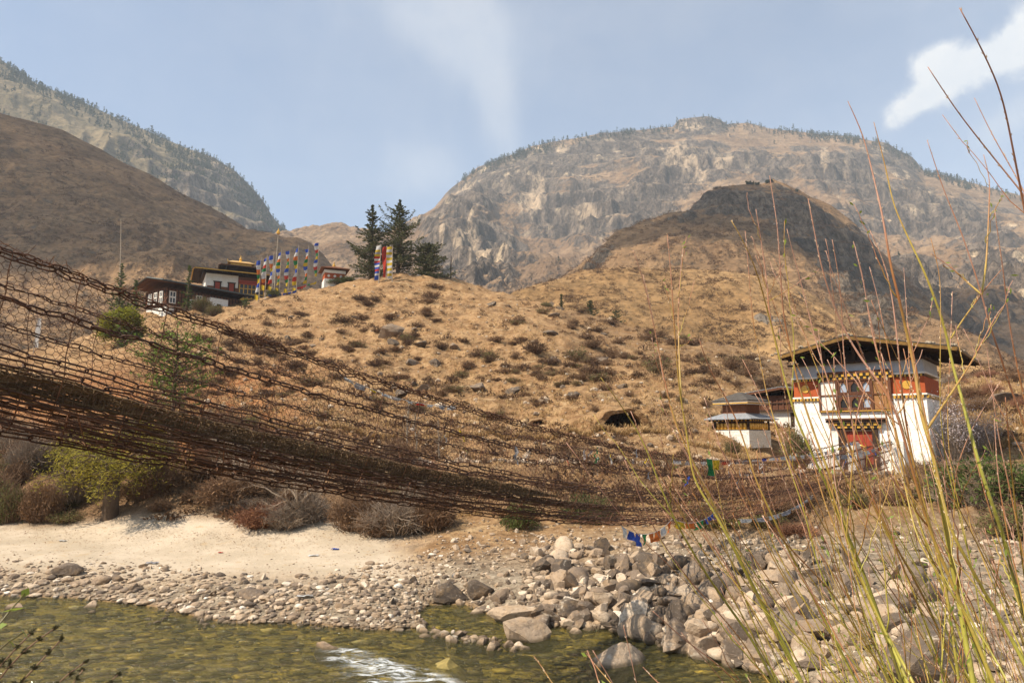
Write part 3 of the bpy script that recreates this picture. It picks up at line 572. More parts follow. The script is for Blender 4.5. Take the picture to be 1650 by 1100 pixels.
def chain_mb(u, dh, pitch, wid, rad, s0, s1, seed, sides=5, wob=.012):
    mb = MB(); rg = np.random.default_rng(seed); n = int((s1 - s0) / pitch)
    s = s0 + (np.arange(n + 1)) * pitch; P = bp(s, np.full(n + 1, u), np.full(n + 1, dh)); P += rg.normal(0, wob, P.shape) * [1, 1, .8]
    T = P[1:] - P[:-1]; Ln = np.linalg.norm(T, axis=1); T /= Ln[:, None]; C = (P[1:] + P[:-1]) / 2
    up = np.array([0, 0, 1.]); S = np.cross(T, up); S /= np.linalg.norm(S, axis=1)[:, None]; U = np.cross(S, T)
    rot = (np.arange(n) % 2) * math.pi / 2 + rg.normal(0, .28, n) + .5
    A = np.cos(rot)[:, None] * S + np.sin(rot)[:, None] * U; B = np.cross(T, A)
    L = pitch + 2.6 * rad; h = wid / 2; seg = 8 if pitch > .16 else 6                           # oval centre line
    an = np.concatenate([np.linspace(-math.pi / 2, math.pi / 2, seg // 2 + 1), np.linspace(math.pi / 2, 3 * math.pi / 2, seg // 2 + 1)])
    cx = np.concatenate([np.full(seg // 2 + 1, L / 2 - h), np.full(seg // 2 + 1, -L / 2 + h)]) + h * np.cos(an); cy = h * np.sin(an)
    k = len(an); tx = np.roll(cx, -1) - np.roll(cx, 1); ty = np.roll(cy, -1) - np.roll(cy, 1); q = np.hypot(tx, ty); nx, ny = ty / q, -tx / q
    a2 = np.arange(sides) * 2 * math.pi / sides
    lx = cx[:, None] + rad * np.cos(a2)[None] * nx[:, None]; ly = cy[:, None] + rad * np.cos(a2)[None] * ny[:, None]; lz = rad * np.sin(a2)[None] + 0 * lx
    V = C[:, None, None] + lx[None, ..., None] * T[:, None, None] + ly[None, ..., None] * A[:, None, None] + lz[None, ..., None] * B[:, None, None]
    i = np.arange(k)[:, None] * sides; i2 = (np.arange(k)[:, None] + 1) % k * sides; j = np.arange(sides)[None]; j2 = (j + 1) % sides
    Q = np.stack([i + j, i + j2, i2 + j2, i2 + j], -1).reshape(-1, 4)
    Q = (Q[None] + np.arange(n)[:, None, None] * (k * sides)).reshape(-1, 4)
    mb.add(V.reshape(-1, 3), Q, a=np.repeat(rg.normal(0, .5, n), k * sides)); return mb
simple('rusted_iron', (.12, .052, .027), (.05, .028, .018), 9, .7, .4, .004, .35, tone=.35)
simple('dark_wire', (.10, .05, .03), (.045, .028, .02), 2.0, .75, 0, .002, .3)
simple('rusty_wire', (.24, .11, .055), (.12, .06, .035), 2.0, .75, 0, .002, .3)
simple('bamboo_mat', (.20, .135, .07), (.08, .053, .03), 3.5, .85, .5, .01, .2, (1, 1, 6), tone=.3)
bridge = empty('suspension_bridge', bp(np.array(S_END), np.array(.8), np.array(-1.7)), 0, 'rust dark iron chain footbridge with wire netting sides sagging across the river', 'footbridge')
_inv = Vector(bridge.location)
def bpart(mb, name, mat, smooth=True):
    o = mb.build(name, mat, bridge, smooth); o.matrix_parent_inverse = Matrix.Translation(-_inv); return o
_ch = [(0, .085, .042, .0078), (1, .150, .064, .0120), (2, .27, .062, .0105), (3, .22, .056, .0095), (4, .28, .064, .0105), (5, .29, .066, .0105), (6, .28, .064, .0105), (7, .22, .056, .0095), (8, .22, .056, .0095), (9, .13, .052, .0092), (10, .09, .042, .0078)]
for _i, _p, _wd, _rd in _ch:
    u_, dh_ = SECT[_i]; bpart(chain_mb(u_, dh_, _p, _wd, _rd, S_BEG, S_END + (.2 if _i not in (3, 4, 5, 6, 7) else .6), 100 + _i), 'chain', MATS['rusted_iron'])
bpart(chain_mb(.16, -1.06, .26, .075, .011, S_BEG, S_END, 131), 'chain', MATS['rusted_iron'])
bpart(chain_mb(.03, -.05, .16, .05, .009, S_BEG, 14.0, 132, wob=.02), 'chain', MATS['rusted_iron'])
# hexagonal wire netting, all the way round from one rail to the other
def netting(q0, q1, cell, rad, s0, s1, seed):
    rg = np.random.default_rng(seed); dx, dy = cell * 1.5, cell * math.sqrt(3) / 2
    ns, nq = int((s1 - s0) / dx), int((q1 - q0) / (2 * dy)); A, B = [], []
    for par in (0, 1):
        I, J = np.meshgrid(np.arange(par, ns, 2), np.arange(nq), indexing='ij'); cs = s0 + I.ravel() * dx; cq = q0 + (J.ravel() * 2 + par + 1) * dy
        ang = np.radians([0, 60, 120, 180, 240, 300])
        hx = [np.stack([cs + cell * math.cos(a), cq + cell * math.sin(a)], -1) for a in ang]
        for e in (0, 1, 2, 3, 4, 5) if par == 0 else (): A.append(hx[e]); B.append(hx[(e + 1) % 6])
        if par == 1:
            for e in (1, 4): A.append(hx[e]); B.append(hx[(e + 1) % 6])
    A, B = np.concatenate(A), np.concatenate(B)
    def warp(p):
        s, q = p[:, 0], p[:, 1]; j = lambda z: fbm(np.round(s, 3) * 9.1, np.round(q, 3) * 9.7, z, 1)
        s2 = s + .022 * j(1.5) + .10 * pnoise(s * .7, q * 1.1, 3.5); q2 = np.clip(q + .022 * j(5.5) + .07 * pnoise(s * .6, q * .9, 8.5), 0, _sl[-1]); u, dh = sect(q2)
        bulge = .05 * pnoise(s * .9, q * 1.4, 12.5) + .025 * j(9.5)
        return bp(s2, u + bulge * np.where(u < .8, -1, 1) * (np.abs(u - .8) / .8), dh - .035 * np.abs(pnoise(s * .8, q, 20.5)) + .012 * j(13.5))
    mb = MB(); mb.sticks(warp(A), warp(B), rad, n=3); return mb
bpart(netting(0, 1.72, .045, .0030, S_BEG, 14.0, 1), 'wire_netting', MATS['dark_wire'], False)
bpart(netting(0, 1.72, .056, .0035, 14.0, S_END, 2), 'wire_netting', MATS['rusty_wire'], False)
bpart(netting(1.72, 2.55, .085, .0030, S_BEG, S_END, 3), 'wire_netting', MATS['rusty_wire'], False)
bpart(netting(2.55, _sl[-1] - .05, .080, .0034, S_BEG, S_END, 4), 'wire_netting', MATS['rusty_wire'], False)
mb = MB()
for i_, (u_, d_) in enumerate(((.33, -1.42), (.40, -1.50), (.46, -1.40), (.60, -1.52), (.72, -1.62), (.86, -1.56), (.98, -1.62), (1.10, -1.50), (1.20, -1.42), (1.0, -1.40), (.66, -1.40))):
    n = 160; s = np.linspace(S_BEG, 12.0 + (i_ % 4), n); w_ = np.cumsum(rng.normal(0, .006, n)); w_ -= np.linspace(0, w_[-1], n); mb.tube(bp(s, u_ + w_, d_ + .02 * np.sin(s * 2.1 + i_) + .006 * rng.normal(size=n)), .0085 if i_ % 3 else .012, 4, a=float(rng.normal(0, .5)))
bpart(mb, 'deck_wires', MATS['rusted_iron'], False)
# upright tie wires, cross ties under the deck
def tie(s, q0, q1, lean, rad):
    q = np.linspace(q0, q1, 9); u, dh = sect(q); ss = s + lean * (q - q0) / (q1 - q0); P = bp(ss, u, dh); P += rng.normal(0, .008, P.shape); return P
for side in (0, 1):
    mb = MB()
    for s in np.arange(S_BEG + .2, S_END - .3, .78):
        s_ = s + rng.uniform(-.15, .15)
        if side == 0: mb.tube(tie(s_, 0, 1.72, -.12 + rng.normal(0, .06), .006), .0058, 4)
        else: mb.tube(tie(s_, _sl[-1], _sl[-1] - 1.72, rng.normal(0, .08), .005), .005, 4)
    bpart(mb, 'tie_wires', MATS['rusty_wire'], False)
mb = MB()
for s in np.arange(S_BEG + .4, S_END - .2, .55):
    s_ = s + rng.uniform(-.1, .1); l = rng.uniform(-.5, .5); q = np.linspace(1.35, _sl[-1] - 1.35, 9); u, dh = sect(q); mb.tube(bp(s_ + l * (q - q[0]), u, dh), .0075, 4)
    if rng.random() < .5: mb.sticks([bp(np.array(s_), np.array(.35), np.array(-1.25))], [bp(np.array(s_), np.array(.6), np.array(-1.68))], .01)
bpart(mb, 'cross_ties', MATS['rusty_wire'], False)
mb = MB()                                                          # loose barbed ends and a second wire twisted along the hand rails
for base_u, base_h in ((0, .015), (1.6, .03), (.0, -.02)):
    n = 900; s = np.linspace(S_BEG, S_END, n); mb.tube(bp(s, base_u + .03 * np.sin(s * 13 + base_u), base_h + .028 * np.cos(s * 11) + .015 * rng.normal(size=n)), .0042, 3)
n = 2600; s = rng.uniform(S_BEG, S_END, n); side = rng.random(n) < .7; P = bp(s, np.where(side, 0, 1.6), np.zeros(n)); P2 = P + rng.normal(0, .05, (n, 3)) + [0, 0, .028]; mb.sticks(P, P2, .003)
bpart(mb, 'rail_wire', MATS['rusty_wire'], False)
# the walkway: lengthwise bamboo strips lying on the deck chains, and the woven mat edge turned up on the camera's side
def strip(mb, s0, s1, u, dh, w, th, n=70, a=0.0, tilt=0.0):
    s = np.linspace(s0, s1, n); j = .012 * rng.normal(size=n); ring = [(-w, -th), (w, -th), (w, th), (-w, th)]
    mb.grid(np.stack([bp(s, u + x + j * .6, dh + y + j + tilt * x) for x, y in ring], 1), a=a, closed=True)
mb = MB()
for i in (0, 2, 3, 5, 6, 8):
    u_ = .40 + i * .10
    for s0 in np.arange(S_BEG, 9.0, 3.1):
        if rng.random() < .92: strip(mb, s0 + rng.uniform(0, .3), min(s0 + 3.3, 10.2), u_, -1.30 - .05 * math.sin(math.pi * i / 8) + rng.uniform(-.015, .015), .045, .007, 26, rng.normal(0, .6))
bpart(mb, 'walkway_mat', MATS['bamboo_mat'], False)
mb = MB()
def edge_mat(s0, s1, h0, h1, seed):
    rg = np.random.default_rng(seed); n = int((s1 - s0) / .05)
    for k in range(9):                                             # lengthwise canes of the woven edge
        f = k / 8; s = np.linspace(s0, s1, n // 2); e = np.minimum(1, np.minimum(s - s0, s1 - s) / 1.2 + .15)
        mb.tube(bp(s, .34 + .02 * math.sin(3 * f) + .012 * np.sin(s * 9 + k * 3.1), -1.22 + (h0 + (h1 - h0) * f) * e + .006 * rg.normal(size=len(s))), .0115, 4, a=rg.normal(0, .5))
    s = np.linspace(s0 + .05, s1 - .05, n); e = np.minimum(1, np.minimum(s - s0, s1 - s) / 1.2 + .15)
    mb.sticks(bp(s, .34 + .018 * np.where(np.arange(n) % 2, 1, -1), -1.22 + h0 * e), bp(s + .05, .345 + .018 * np.where(np.arange(n) % 2, -1, 1), -1.22 + h1 * e), .012, a=rg.normal(0, .5, n))
edge_mat(S_BEG, 1.9, -.10, .14, 5); edge_mat(-.3, 9.3, -.08, .10, 6); edge_mat(7.2, 9.6, -.06, .03, 8)
bpart(mb, 'mat_edge', MATS['bamboo_mat'], False)
mb = MB()
for s0, s1, h0, h1 in ((8.6, 12.2, -.10, .0),):
    n = 60; s = np.linspace(s0, s1, n)
    for k in range(5): mb.tube(bp(s, np.full(n, .40), -1.30 + h0 + (h1 - h0) * k / 4 + .008 * rng.normal(size=n)), .011, 4, a=rng.normal(0, .5))
    mb.sticks(bp(s, np.full(n, .40), np.full(n, -1.30 + h0)), bp(s + .05, np.full(n, .41), np.full(n, -1.30 + h1)), .011)
mb.sticks([bp(np.array(12.2), np.array(.40), np.array(-1.5))], [bp(np.array(12.25), np.array(.36), np.array(-1.14))], .014)
bpart(mb, 'mat_edge', MATS['bamboo_mat'], False)
# ------------------------------------------------------------------ masonry at both ends
def stone_mat(name, c1, c2, joint, sc=3.2, bump=.8):
    m, k = material(name); v = k.gen(); w = k.mapv(v, (1, 1, 2.0)); cell = k.vor(w, sc, out='Color'); e = k.vor(w, sc, 'DISTANCE_TO_EDGE'); n = k.noise(v, 9, 5, .65)
    c = k.mix(k.sep(cell)[0], c1, c2); c = k.mix(k.mr(n, .35, .7, 0, .5), c, tuple(x * .55 for x in c1)); c = k.mix(k.mr(e, .0, .045, 1, 0), c, joint)
    principled(k, m, c, .9, k.bump(k.math('ADD', k.mr(e, 0, .08), k.math('MULTIPLY', n, .4)), bump, .03), .1); return m
stone_mat('rough_stone', (.34, .27, .19), (.50, .42, .31), (.13, .10, .07))
stone_mat('limewashed_stone', (.70, .66, .58), (.78, .75, .68), (.62, .56, .47), 3.0, .5)
def block(mb, s0, s1, u0, u1, z0, z1, taper=.0):
    c = [(s0, u0), (s1, u0), (s1, u1), (s0, u1)]; q = lambda t: [(_a0[:2] + (s + t * (1 if s == s0 else -1)) * BD + (u + t * (1 if u == u0 else -1)) * BN) for s, u in c]
    V = [(*p, z0) for p in q(0)] + [(*p, z1) for p in q(taper)]
    mb.add(V, [[3,2,1,0],[4,5,6,7],[0,1,5,4],[1,2,6,5],[2,3,7,6],[3,0,4,7]])
_rz = float(rail_h(S_END)); _g = GH[2]
ab = empty('bridge_abutment', (*(_a0[:2] + (S_END + .6) * BD + .8 * BN), _g), 0, 'pale stone abutment with two posts where the footbridge lands below the white gatehouse', 'abutment')
def apart(o, root): o.parent = root; o.matrix_parent_inverse = Matrix.Translation(-Vector(root.location)); return o
mb = MB(); block(mb, S_END + .25, S_END + 1.6, -.55, 2.15, _g - 2.8, _rz - 1.62, .05); apart(mb.build('landing', MATS['rough_stone']), ab)
for u_, hh in ((-.32, .12), (1.92, .05)):
    mb = MB(); block(mb, S_END - .05, S_END + .5, u_ - .26, u_ + .26, _g - 2.4, _rz - .12 + hh, .03); p_ = apart(mb.build('post', MATS['limewashed_stone']), ab)
    mb = MB(); block(mb, S_END - .1, S_END + .5, u_ - .3, u_ + .3, _rz - .12 + hh, _rz + .0 + hh, .1); q_ = mb.build('cap', MATS['rough_stone']); apart(q_, p_); q_.matrix_parent_inverse = Matrix.Translation(-Vector(ab.location)) @ Matrix.Identity(4)
for u_ in (-.32, 1.92):
    mb = MB(); N = 12; sq = np.linspace(S_END + .5, S_END + 2.6, N); tp = np.linspace(_rz - .1, _g + .55, N) + .04 * rng.normal(size=N)
    for i in range(N - 1): block(mb, sq[i], sq[i + 1], u_ - .2, u_ + .2, _g - 1.2, tp[i], 0)
    apart(mb.build('side_wall', MATS['limewashed_stone']), ab)
gz = float(land([(_a0[:2] + (S_BEG - 1) * BD)[0]], [(_a0[:2] + (S_BEG - 1) * BD)[1]])[0]); _rz0 = float(rail_h(S_BEG))
nb = empty('bridge_abutment', (*(_a0[:2] + (S_BEG - 1) * BD + .8 * BN), gz), 0, 'tall rubble stone bridgehead on the near bank carrying the high end of the footbridge', 'abutment')
mb = MB(); block(mb, S_BEG - 3.2, S_BEG + .1, -.7, 2.3, gz - 1, _rz0 - 1.7, .12); apart(mb.build('pier', MATS['rough_stone']), nb)
for u_ in (-.3, 1.9):
    mb = MB(); block(mb, S_BEG - .6, S_BEG, u_ - .28, u_ + .28, _rz0 - 1.7, _rz0 + .15, .04); apart(mb.build('post', MATS['limewashed_stone']), nb)
# ------------------------------------------------------------------ cloths tied to the bridge
def cloth_mat(name, c, tr=.3):
    m, k = material(name); n = k.noise(k.gen(), 11, 4, .6); cc = k.mix(k.mr(n, .35, .7), c, tuple(x * .6 for x in c)); principled(k, m, cc, .85, None, .1, trans=(tr, cc)); return m
for nm, c in (('white', (.62, .61, .58)), ('blue', (.05, .10, .42)), ('red', (.48, .055, .035)), ('green', (.035, .20, .07)), ('yellow', (.62, .43, .035)), ('orange', (.62, .17, .04)), ('grey', (.33, .32, .33))): cloth_mat('cloth_' + nm, c)
def rag_mesh(seed, w, L, n=7, twist=1.2):
    rg = np.random.default_rng(seed); t = np.linspace(0, 1, n); c = np.cumsum(rg.normal(0, .022, (n, 3)), 0); c -= c[0]; c[:, 2] -= t * L; c[:, 0] += .25 * L * t ** 2 * rg.normal(); an = np.cumsum(rg.normal(0, twist / n, n)) + rg.uniform(0, 3)
    ww = w * (1 - .55 * t * rg.random()) * (1 + .25 * rg.normal(size=n)); ww[0] *= .35; d = np.stack([np.cos(an), np.sin(an), .3 * np.sin(an * 3)], -1)
    V = np.stack([c - d * ww[:, None] / 2, c + d * ww[:, None] / 2], 1); mb = MB(); mb.grid(V); return mb.mesh('prayer_flag', True)
_rags = [rag_mesh(300 + i, rng.uniform(.03, .07), rng.uniform(.12, .32)) for i in range(9)]
_rc = ['white'] * 5 + ['grey'] * 3 + ['yellow', 'red', 'blue', 'green']
_bin = [(470, 760, 'between the near abutment and midspan'), (760, 1000, 'near midspan'), (1000, 1150, 'past midspan'), (1150, 1440, 'towards the gatehouse')]
for i in range(130):
    s = float(S_END * (1 - rng.random() ** 1.6 * .82)); far = rng.random() < .62; q = rng.choice([0, 0, .12, .3, .47]); u_, dh_ = (1.58, -q) if far else (.0, -q)
    c = _rc[rng.integers(0, len(_rc))]; o = bpy.data.objects.new('prayer_flag', _rags[rng.integers(0, 9)].copy()); COL.objects.link(o); o.data.materials.append(MATS['cloth_' + c])
    o.location = bp(np.array(s), np.array(u_ + (.03 if far else -.03)), np.array(dh_)); o.rotation_euler = (rng.normal(0, .3), rng.normal(0, .3), rng.uniform(0, 6.28))
    px_, _ = project(np.array(o.location)); seg = next((b[2] for b in _bin if b[0] <= px_ < b[1]), 'towards the near bank')
    tag(o, f"tattered {c} prayer flag scrap knotted to the {'far' if far else 'near'} rail {seg}", 'prayer flag', 'prayer flag scraps knotted along the footbridge')
def drape(p0, p1, sag, drop, cols, label, name='prayer_flag_string'):
    """a string of cloths hung from p0 to p1; each cloth a part"""
    p0, p1 = np.array(p0), np.array(p1); root = empty(name, p0, 0, label, 'prayer flags'); n = len(cols); L = np.linalg.norm(p1 - p0)
    f = lambda t: p0 + (p1 - p0) * t[:, None] + np.array([0, 0, -1.]) * (4 * sag * t * (1 - t))[:, None]
    mb = MB(); mb.tube(f(np.linspace(0, 1, 16)), .006, 4); apart(mb.build('string', MATS['cloth_white'], None), root)
    for i, c in enumerate(cols):
        t = np.linspace(i / n + .02, (i + 1) / n - .02, 7); top = f(t); h = drop * rng.uniform(.7, 1.15); V = []
        for j in range(6):
            g = j / 5; V.append(top + np.array([0, 0, -h]) * g + .05 * g * np.stack([np.sin(t * 30 + i), np.cos(t * 23 + j), 0 * t], -1) + [0, 0, 0] + (rng.normal(0, .02, 3) * g))
        mb = MB(); mb.grid(np.array(V)); apart(mb.build('flag', MATS['cloth_' + c], None, True), root)
    return root
_e = lambda px, u, dh: bp(np.array(float(np.interp(px, [p[0] for p in _Apx], _ss))), np.array(u), np.array(dh))
drape(at(1000, 846, 15.0), at(1083, 836, 16.3), .26, .22, ['white', 'blue', 'blue', 'green', 'orange', 'orange', 'white', 'orange'], 'blue, green and orange prayer flags drooping under the middle of the footbridge')
drape(at(1085, 836, 16.4), at(1150, 826, 18.2), .16, .16, ['yellow', 'orange', 'green', 'blue'], 'yellow and red prayer flags strung below the bridge edge right of midspan')
drape(at(1138, 738, 18.6), at(1160, 740, 19.0), .02, .36, ['green', 'yellow'], 'green and yellow cloth pair hanging on the near rail below the prayer wheel house')
drape(at(1310, 797, 25.5), at(1190, 836, 20.5), .25, .10, ['white', 'white', 'grey', 'white', 'grey', 'white'], 'long ragged white cloth trailing under the far end of the footbridge')
drape(bp(np.array(17.0), np.array(1.62), np.array(.02)), bp(np.array(26.0), np.array(1.62), np.array(.02)), .10, .14, ['white', 'grey', 'white', 'white', 'red', 'white', 'grey', 'white', 'blue', 'white'], 'faded row of mostly white flags along the far rail past midspan')
drape(bp(np.array(26.2), np.array(1.62), np.array(.02)), bp(np.array(S_END), np.array(1.75), np.array(.02)), .22, .17, ['white'] * 4 + ['grey', 'white', 'white', 'yellow', 'white', 'white'], 'bunched white scarves along the far rail just below the gatehouse door')
drape(bp(np.array(27.5), np.array(-.03), np.array(.0)), bp(np.array(S_END), np.array(-.1), np.array(.03)), .16, .2, ['white', 'grey', 'blue', 'white', 'white', 'grey', 'red', 'white', 'white'], 'ragged scarves and flags along the near rail beside the right bridge post')
drape(at(548, 604, 11.2), at(735, 654, 13.6), .14, .055, ['white', 'grey', 'yellow', 'white', 'grey', 'white', 'red', 'white', 'grey', 'white'], 'sparse faded flag line inside the netting between the rails')
# ================================================================== buildings
simple('whitewash', (.80, .77, .70), (.70, .66, .57), 1.6, .9, .5, .02, .1, det=6)
m, k = material('weathered_whitewash'); v = k.gen(); n = k.noise(v, 2.4, 6, .65); st = k.noise(k.mapv(v, (3, 3, .5)), 1.5, 4, .6); br = k.vor(k.mapv(v, (1, 1, 2.6)), 2.6, 'DISTANCE_TO_EDGE')
c = k.mix(k.mr(n, .35, .7), (.84, .81, .75), (.72, .67, .58)); c = k.mix(k.mr(st, .55, .75, 0, .45), c, (.50, .41, .30)); c = k.mix(k.math('MULTIPLY', k.mr(br, 0, .05, .5, 0), k.mr(n, .4, .6)), c, (.45, .36, .26))
principled(k, m, c, .92, k.bump(k.math('ADD', k.mr(br, 0, .07), n), .4, .02), .1)
simple('red_band', (.44, .105, .035), (.33, .075, .03), 2.2, .85, .3, .01, .1)
simple('brown_timber', (.15, .058, .026), (.085, .035, .018), 3, .7, .5, .01, .25, (4, 4, 1))
simple('dark_timber', (.055, .030, .018), (.028, .017, .012), 3, .75, .5, .01, .2, (4, 4, 1))
simple('tan_timber', (.38, .19, .075), (.27, .13, .05), 4, .75, .4, .01, .2, (1, 1, 6))
simple('yellow_paint', (.62, .36, .045), (.45, .24, .035), 5, .6, .2, .01, .3)
simple('ochre_paint', (.24, .135, .032), (.12, .065, .022), 5, .75, .2, .01, .2)
simple('gold_paint', (.74, .43, .07), (.55, .28, .04), 5, .35, .1, .01, .5, metal=.3)
simple('black_paint', (.02, .018, .016), (.035, .03, .025), 5, .7, .2, .01, .2)
simple('door_red', (.36, .055, .022), (.26, .04, .018), 3.5, .6, .4, .01, .3, (6, 6, 1))
simple('slate_roof', (.12, .105, .09), (.06, .053, .046), 4.0, .85, .9, .03, .15, (1, 3, 1))
simple('roof_metal', (.30, .32, .34), (.20, .20, .20), 2.0, .55, .3, .01, .4, (8, 1, 1))
simple('roof_green_grey', (.10, .12, .115), (.06, .07, .065), 2.5, .6, .4, .01, .3, (8, 1, 1))
simple('shaded_white', (.46, .47, .48), (.37, .38, .40), 2.5, .9, .2, .01, .1)  # white wall with the shade of the eaves put into its colour
simple('green_paint', (.03, .19, .13), (.02, .12, .08), 3, .7, .2, .01, .2)
simple('brown_brick', (.22, .095, .05), (.13, .055, .03), 7, .85, .6, .01, .1)
m, k = material('window_pane'); principled(k, m, (.33, .38, .45), .12, None, .6)
m, k = material('dark_pane'); principled(k, m, (.018, .016, .015), .2, None, .5)
def loc(root):
    def f(mb, name, mat, parent=None, smooth=False): return mb.build(name, MATS[mat], parent or root, smooth)
    return f
def slab(mb, P, th):
    """a roof sheet: quad P (4 corners, anticlockwise from above) with thickness th downwards"""
    P = np.array(P, float); mb.add(np.concatenate([P - [0, 0, th], P]), [[3,2,1,0],[4,5,6,7],[0,1,5,4],[1,2,6,5],[2,3,7,6],[3,0,4,7]])
def prism(mb, poly, y0, y1):
    """outline poly [(x,z)] pushed from y0 to y1"""
    n = len(poly); V = [(x, y0, z) for x, z in poly] + [(x, y1, z) for x, z in poly]
    c0 = 2 * n; V += [(*np.mean([(x, y0, z) for x, z in poly], 0),), (*np.mean([(x, y1, z) for x, z in poly], 0),)]
    Q = [[i, (i + 1) % n, n + (i + 1) % n, n + i] for i in range(n)]; T = [[(i + 1) % n, i, c0] for i in range(n)] + [[n + i, n + (i + 1) % n, c0 + 1] for i in range(n)]
    mb.add(V, Q, T)
def arch(x, z, w, h, n=8):
    """pointed trefoil arch outline standing on z"""
    p = [(x - w / 2, z), (x + w / 2, z), (x + w / 2, z + h * .55)]
    p += [(x + w * .40 * math.cos(a), z + h * .62 + h * .20 * math.sin(a)) for a in np.linspace(0, math.pi / 2.6, 3)] + [(x, z + h)]
    p += [(x - w * .40 * math.cos(a), z + h * .62 + h * .20 * math.sin(a)) for a in np.linspace(math.pi / 2.6, 0, 3)] + [(x - w / 2, z + h * .55)]
    return p
# ------------------------------------------------------------------ the white gatehouse
gh = empty('gatehouse', tuple(GH), R(-40), 'white gatehouse with broad gabled roof and red band at the far bridge end', 'gatehouse'); B = loc(gh)
mb = MB(); Wd, De, Ht = 3.45, 4.6, 5.98
def wallring(mb, x, y0, y1, z0, z1, t, t2):
    k_ = lambda z, f: [(-x + f, y0 + f, z), (x - f, y0 + f, z), (x - f, y1 - f, z), (-x + f, y1 - f, z)]
    mb.add(k_(z0, t) + k_(z1, t2), [[3,2,1,0],[4,5,6,7],[0,1,5,4],[1,2,6,5],[2,3,7,6],[3,0,4,7]])
wallring(mb, Wd + .05, -.06, De + .05, -1.2, 4.15, 0, .08); wl = B(mb, 'wall', 'weathered_whitewash')
mb = MB(); wallring(mb, Wd - .04, .03, De - .03, 4.15, 5.06, 0, .02); B(mb, 'painted_band', 'red_band')
mb = MB(); wallring(mb, Wd - .05, .05, De - .05, 5.30, Ht, 0, .02); B(mb, 'upper_wall', 'shaded_white')  # white upper wall, painted grey for the roof's shade
mb = MB(); wallring(mb, Wd + .02, -.04, De + .04, 5.20, 5.30, 0, 0); wallring(mb, Wd + .03, -.03, De + .03, 4.06, 4.15, 0, 0); B(mb, 'string_course', 'whitewash')
mb = MB()
for x in np.arange(-3.38, 3.45, .19):
    if x < -2.0 or x > 1.85: mb.bx(x - .05, x + .05, -.10, -.01, 3.90, 4.055); mb.bx(x - .05, x + .05, -.04, .05, 5.07, 5.195)
for y in np.arange(.1, De, .19): mb.bx(Wd - .02, Wd + .09, y - .05, y + .05, 3.90, 4.055); mb.bx(-Wd - .09, -Wd + .02, y - .05, y + .05, 3.90, 4.055)
B(mb, 'bracket_row', 'yellow_paint')
mb = MB()
for x in np.arange(-3.285, 3.45, .19):
    if x < -2.0 or x > 1.85: mb.bx(x - .04, x + .04, -.085, -.01, 3.93, 4.04); mb.bx(x - .04, x + .04, -.03, .05, 5.08, 5.18)
B(mb, 'bracket_gaps', 'black_paint')
for x, z in ((-2.74, 4.62), (2.55, 4.62)):
    mb = MB(); prism(mb, [(x + .23 * math.cos(a), z + .23 * math.sin(a)) for a in np.linspace(0, 2 * math.pi, 25)[:-1]], .0, .04); d_ = B(mb, 'sun_disc', 'gold_paint')
# carved window bay
mb = MB(); mb.bx(-1.98, 1.80, -.14, .1, 3.22, 3.34); mb.bx(-1.98, 1.80, -.20, .1, 5.38, 5.52); mb.bx(-1.98, -1.86, -.14, .1, 3.34, 5.05); mb.bx(1.66, 1.80, -.14, .1, 3.34, 5.05); mb.bx(-1.05, -.93, -.14, .1, 3.34, 5.05); mb.bx(.80, .90, -.14, .1, 3.34, 5.05); mb.bx(-1.86, 1.66, -.12, .1, 4.14, 4.22); mb.bx(-1.98, 1.80, -.16, .1, 4.98, 5.06)
bay = B(mb, 'window_bay', 'brown_timber')
mb = MB(); mb.bx(-1.86, -1.05, -.07, .08, 3.34, 4.14); mb.bx(-1.86, -1.05, -.07, .08, 4.22, 4.98); B(mb, 'white_panel', 'whitewash', bay)
mb = MB(); mb.bx(.90, 1.66, -.07, .08, 3.34, 4.14); mb.bx(.90, 1.66, -.07, .08, 4.22, 4.98); B(mb, 'board_panel', 'tan_timber', bay)
mb = MB(); mb2 = MB()
for r_, (z0, z1) in enumerate(((5.06, 5.21), (5.22, 5.37))):
    for i, x in enumerate(np.arange(-1.94, 1.78, .16)): (mb if (i + r_) % 2 else mb2).bx(x, x + .155, -.18 - .05 * r_, .06, z0, z1)
B(mb, 'cornice_blocks', 'yellow_paint', bay); B(mb2, 'cornice_gaps', 'black_paint', bay)
mb = MB(); mb.bx(-1.9, 1.7, -.16, -.125, 3.245, 3.30); B(mb, 'painted_sill', 'yellow_paint', bay)
for r_, z in enumerate((3.36, 4.24)):
    for c_ in range(3):
        x = -.64 + c_ * .59; fr_ = MB()
        out = arch(x, z + .10, .36, .60); n_ = len(out)
        # frame board with the arch cut out: ring between the board outline and the arch
        bo = [(x - .285, z), (x + .285, z), (x + .285, z + .40)] + [(x + .285, z + .72)] * 3 + [(x, z + .74)] + [(x - .285, z + .72)] * 3 + [(x - .285, z + .40)]
        bo = bo[:n_]; V = [(a, -.10, b) for a, b in bo] + [(a, -.10, b) for a, b in out] + [(a, -.02, b) for a, b in out]
        fr_.add(V, [[i, (i + 1) % n_, n_ + (i + 1) % n_, n_ + i] for i in range(n_)] + [[n_ + i, n_ + (i + 1) % n_, 2 * n_ + (i + 1) % n_, 2 * n_ + i] for i in range(n_)])
        w_ = B(fr_, 'window', 'brown_timber'); pm = MB(); prism(pm, arch(x, z + .08, .42, .66), -.025, .06); B(pm, 'pane', 'dark_pane' if (c_ == 1 or (r_ == 0 and c_ == 0)) else 'window_pane', w_)
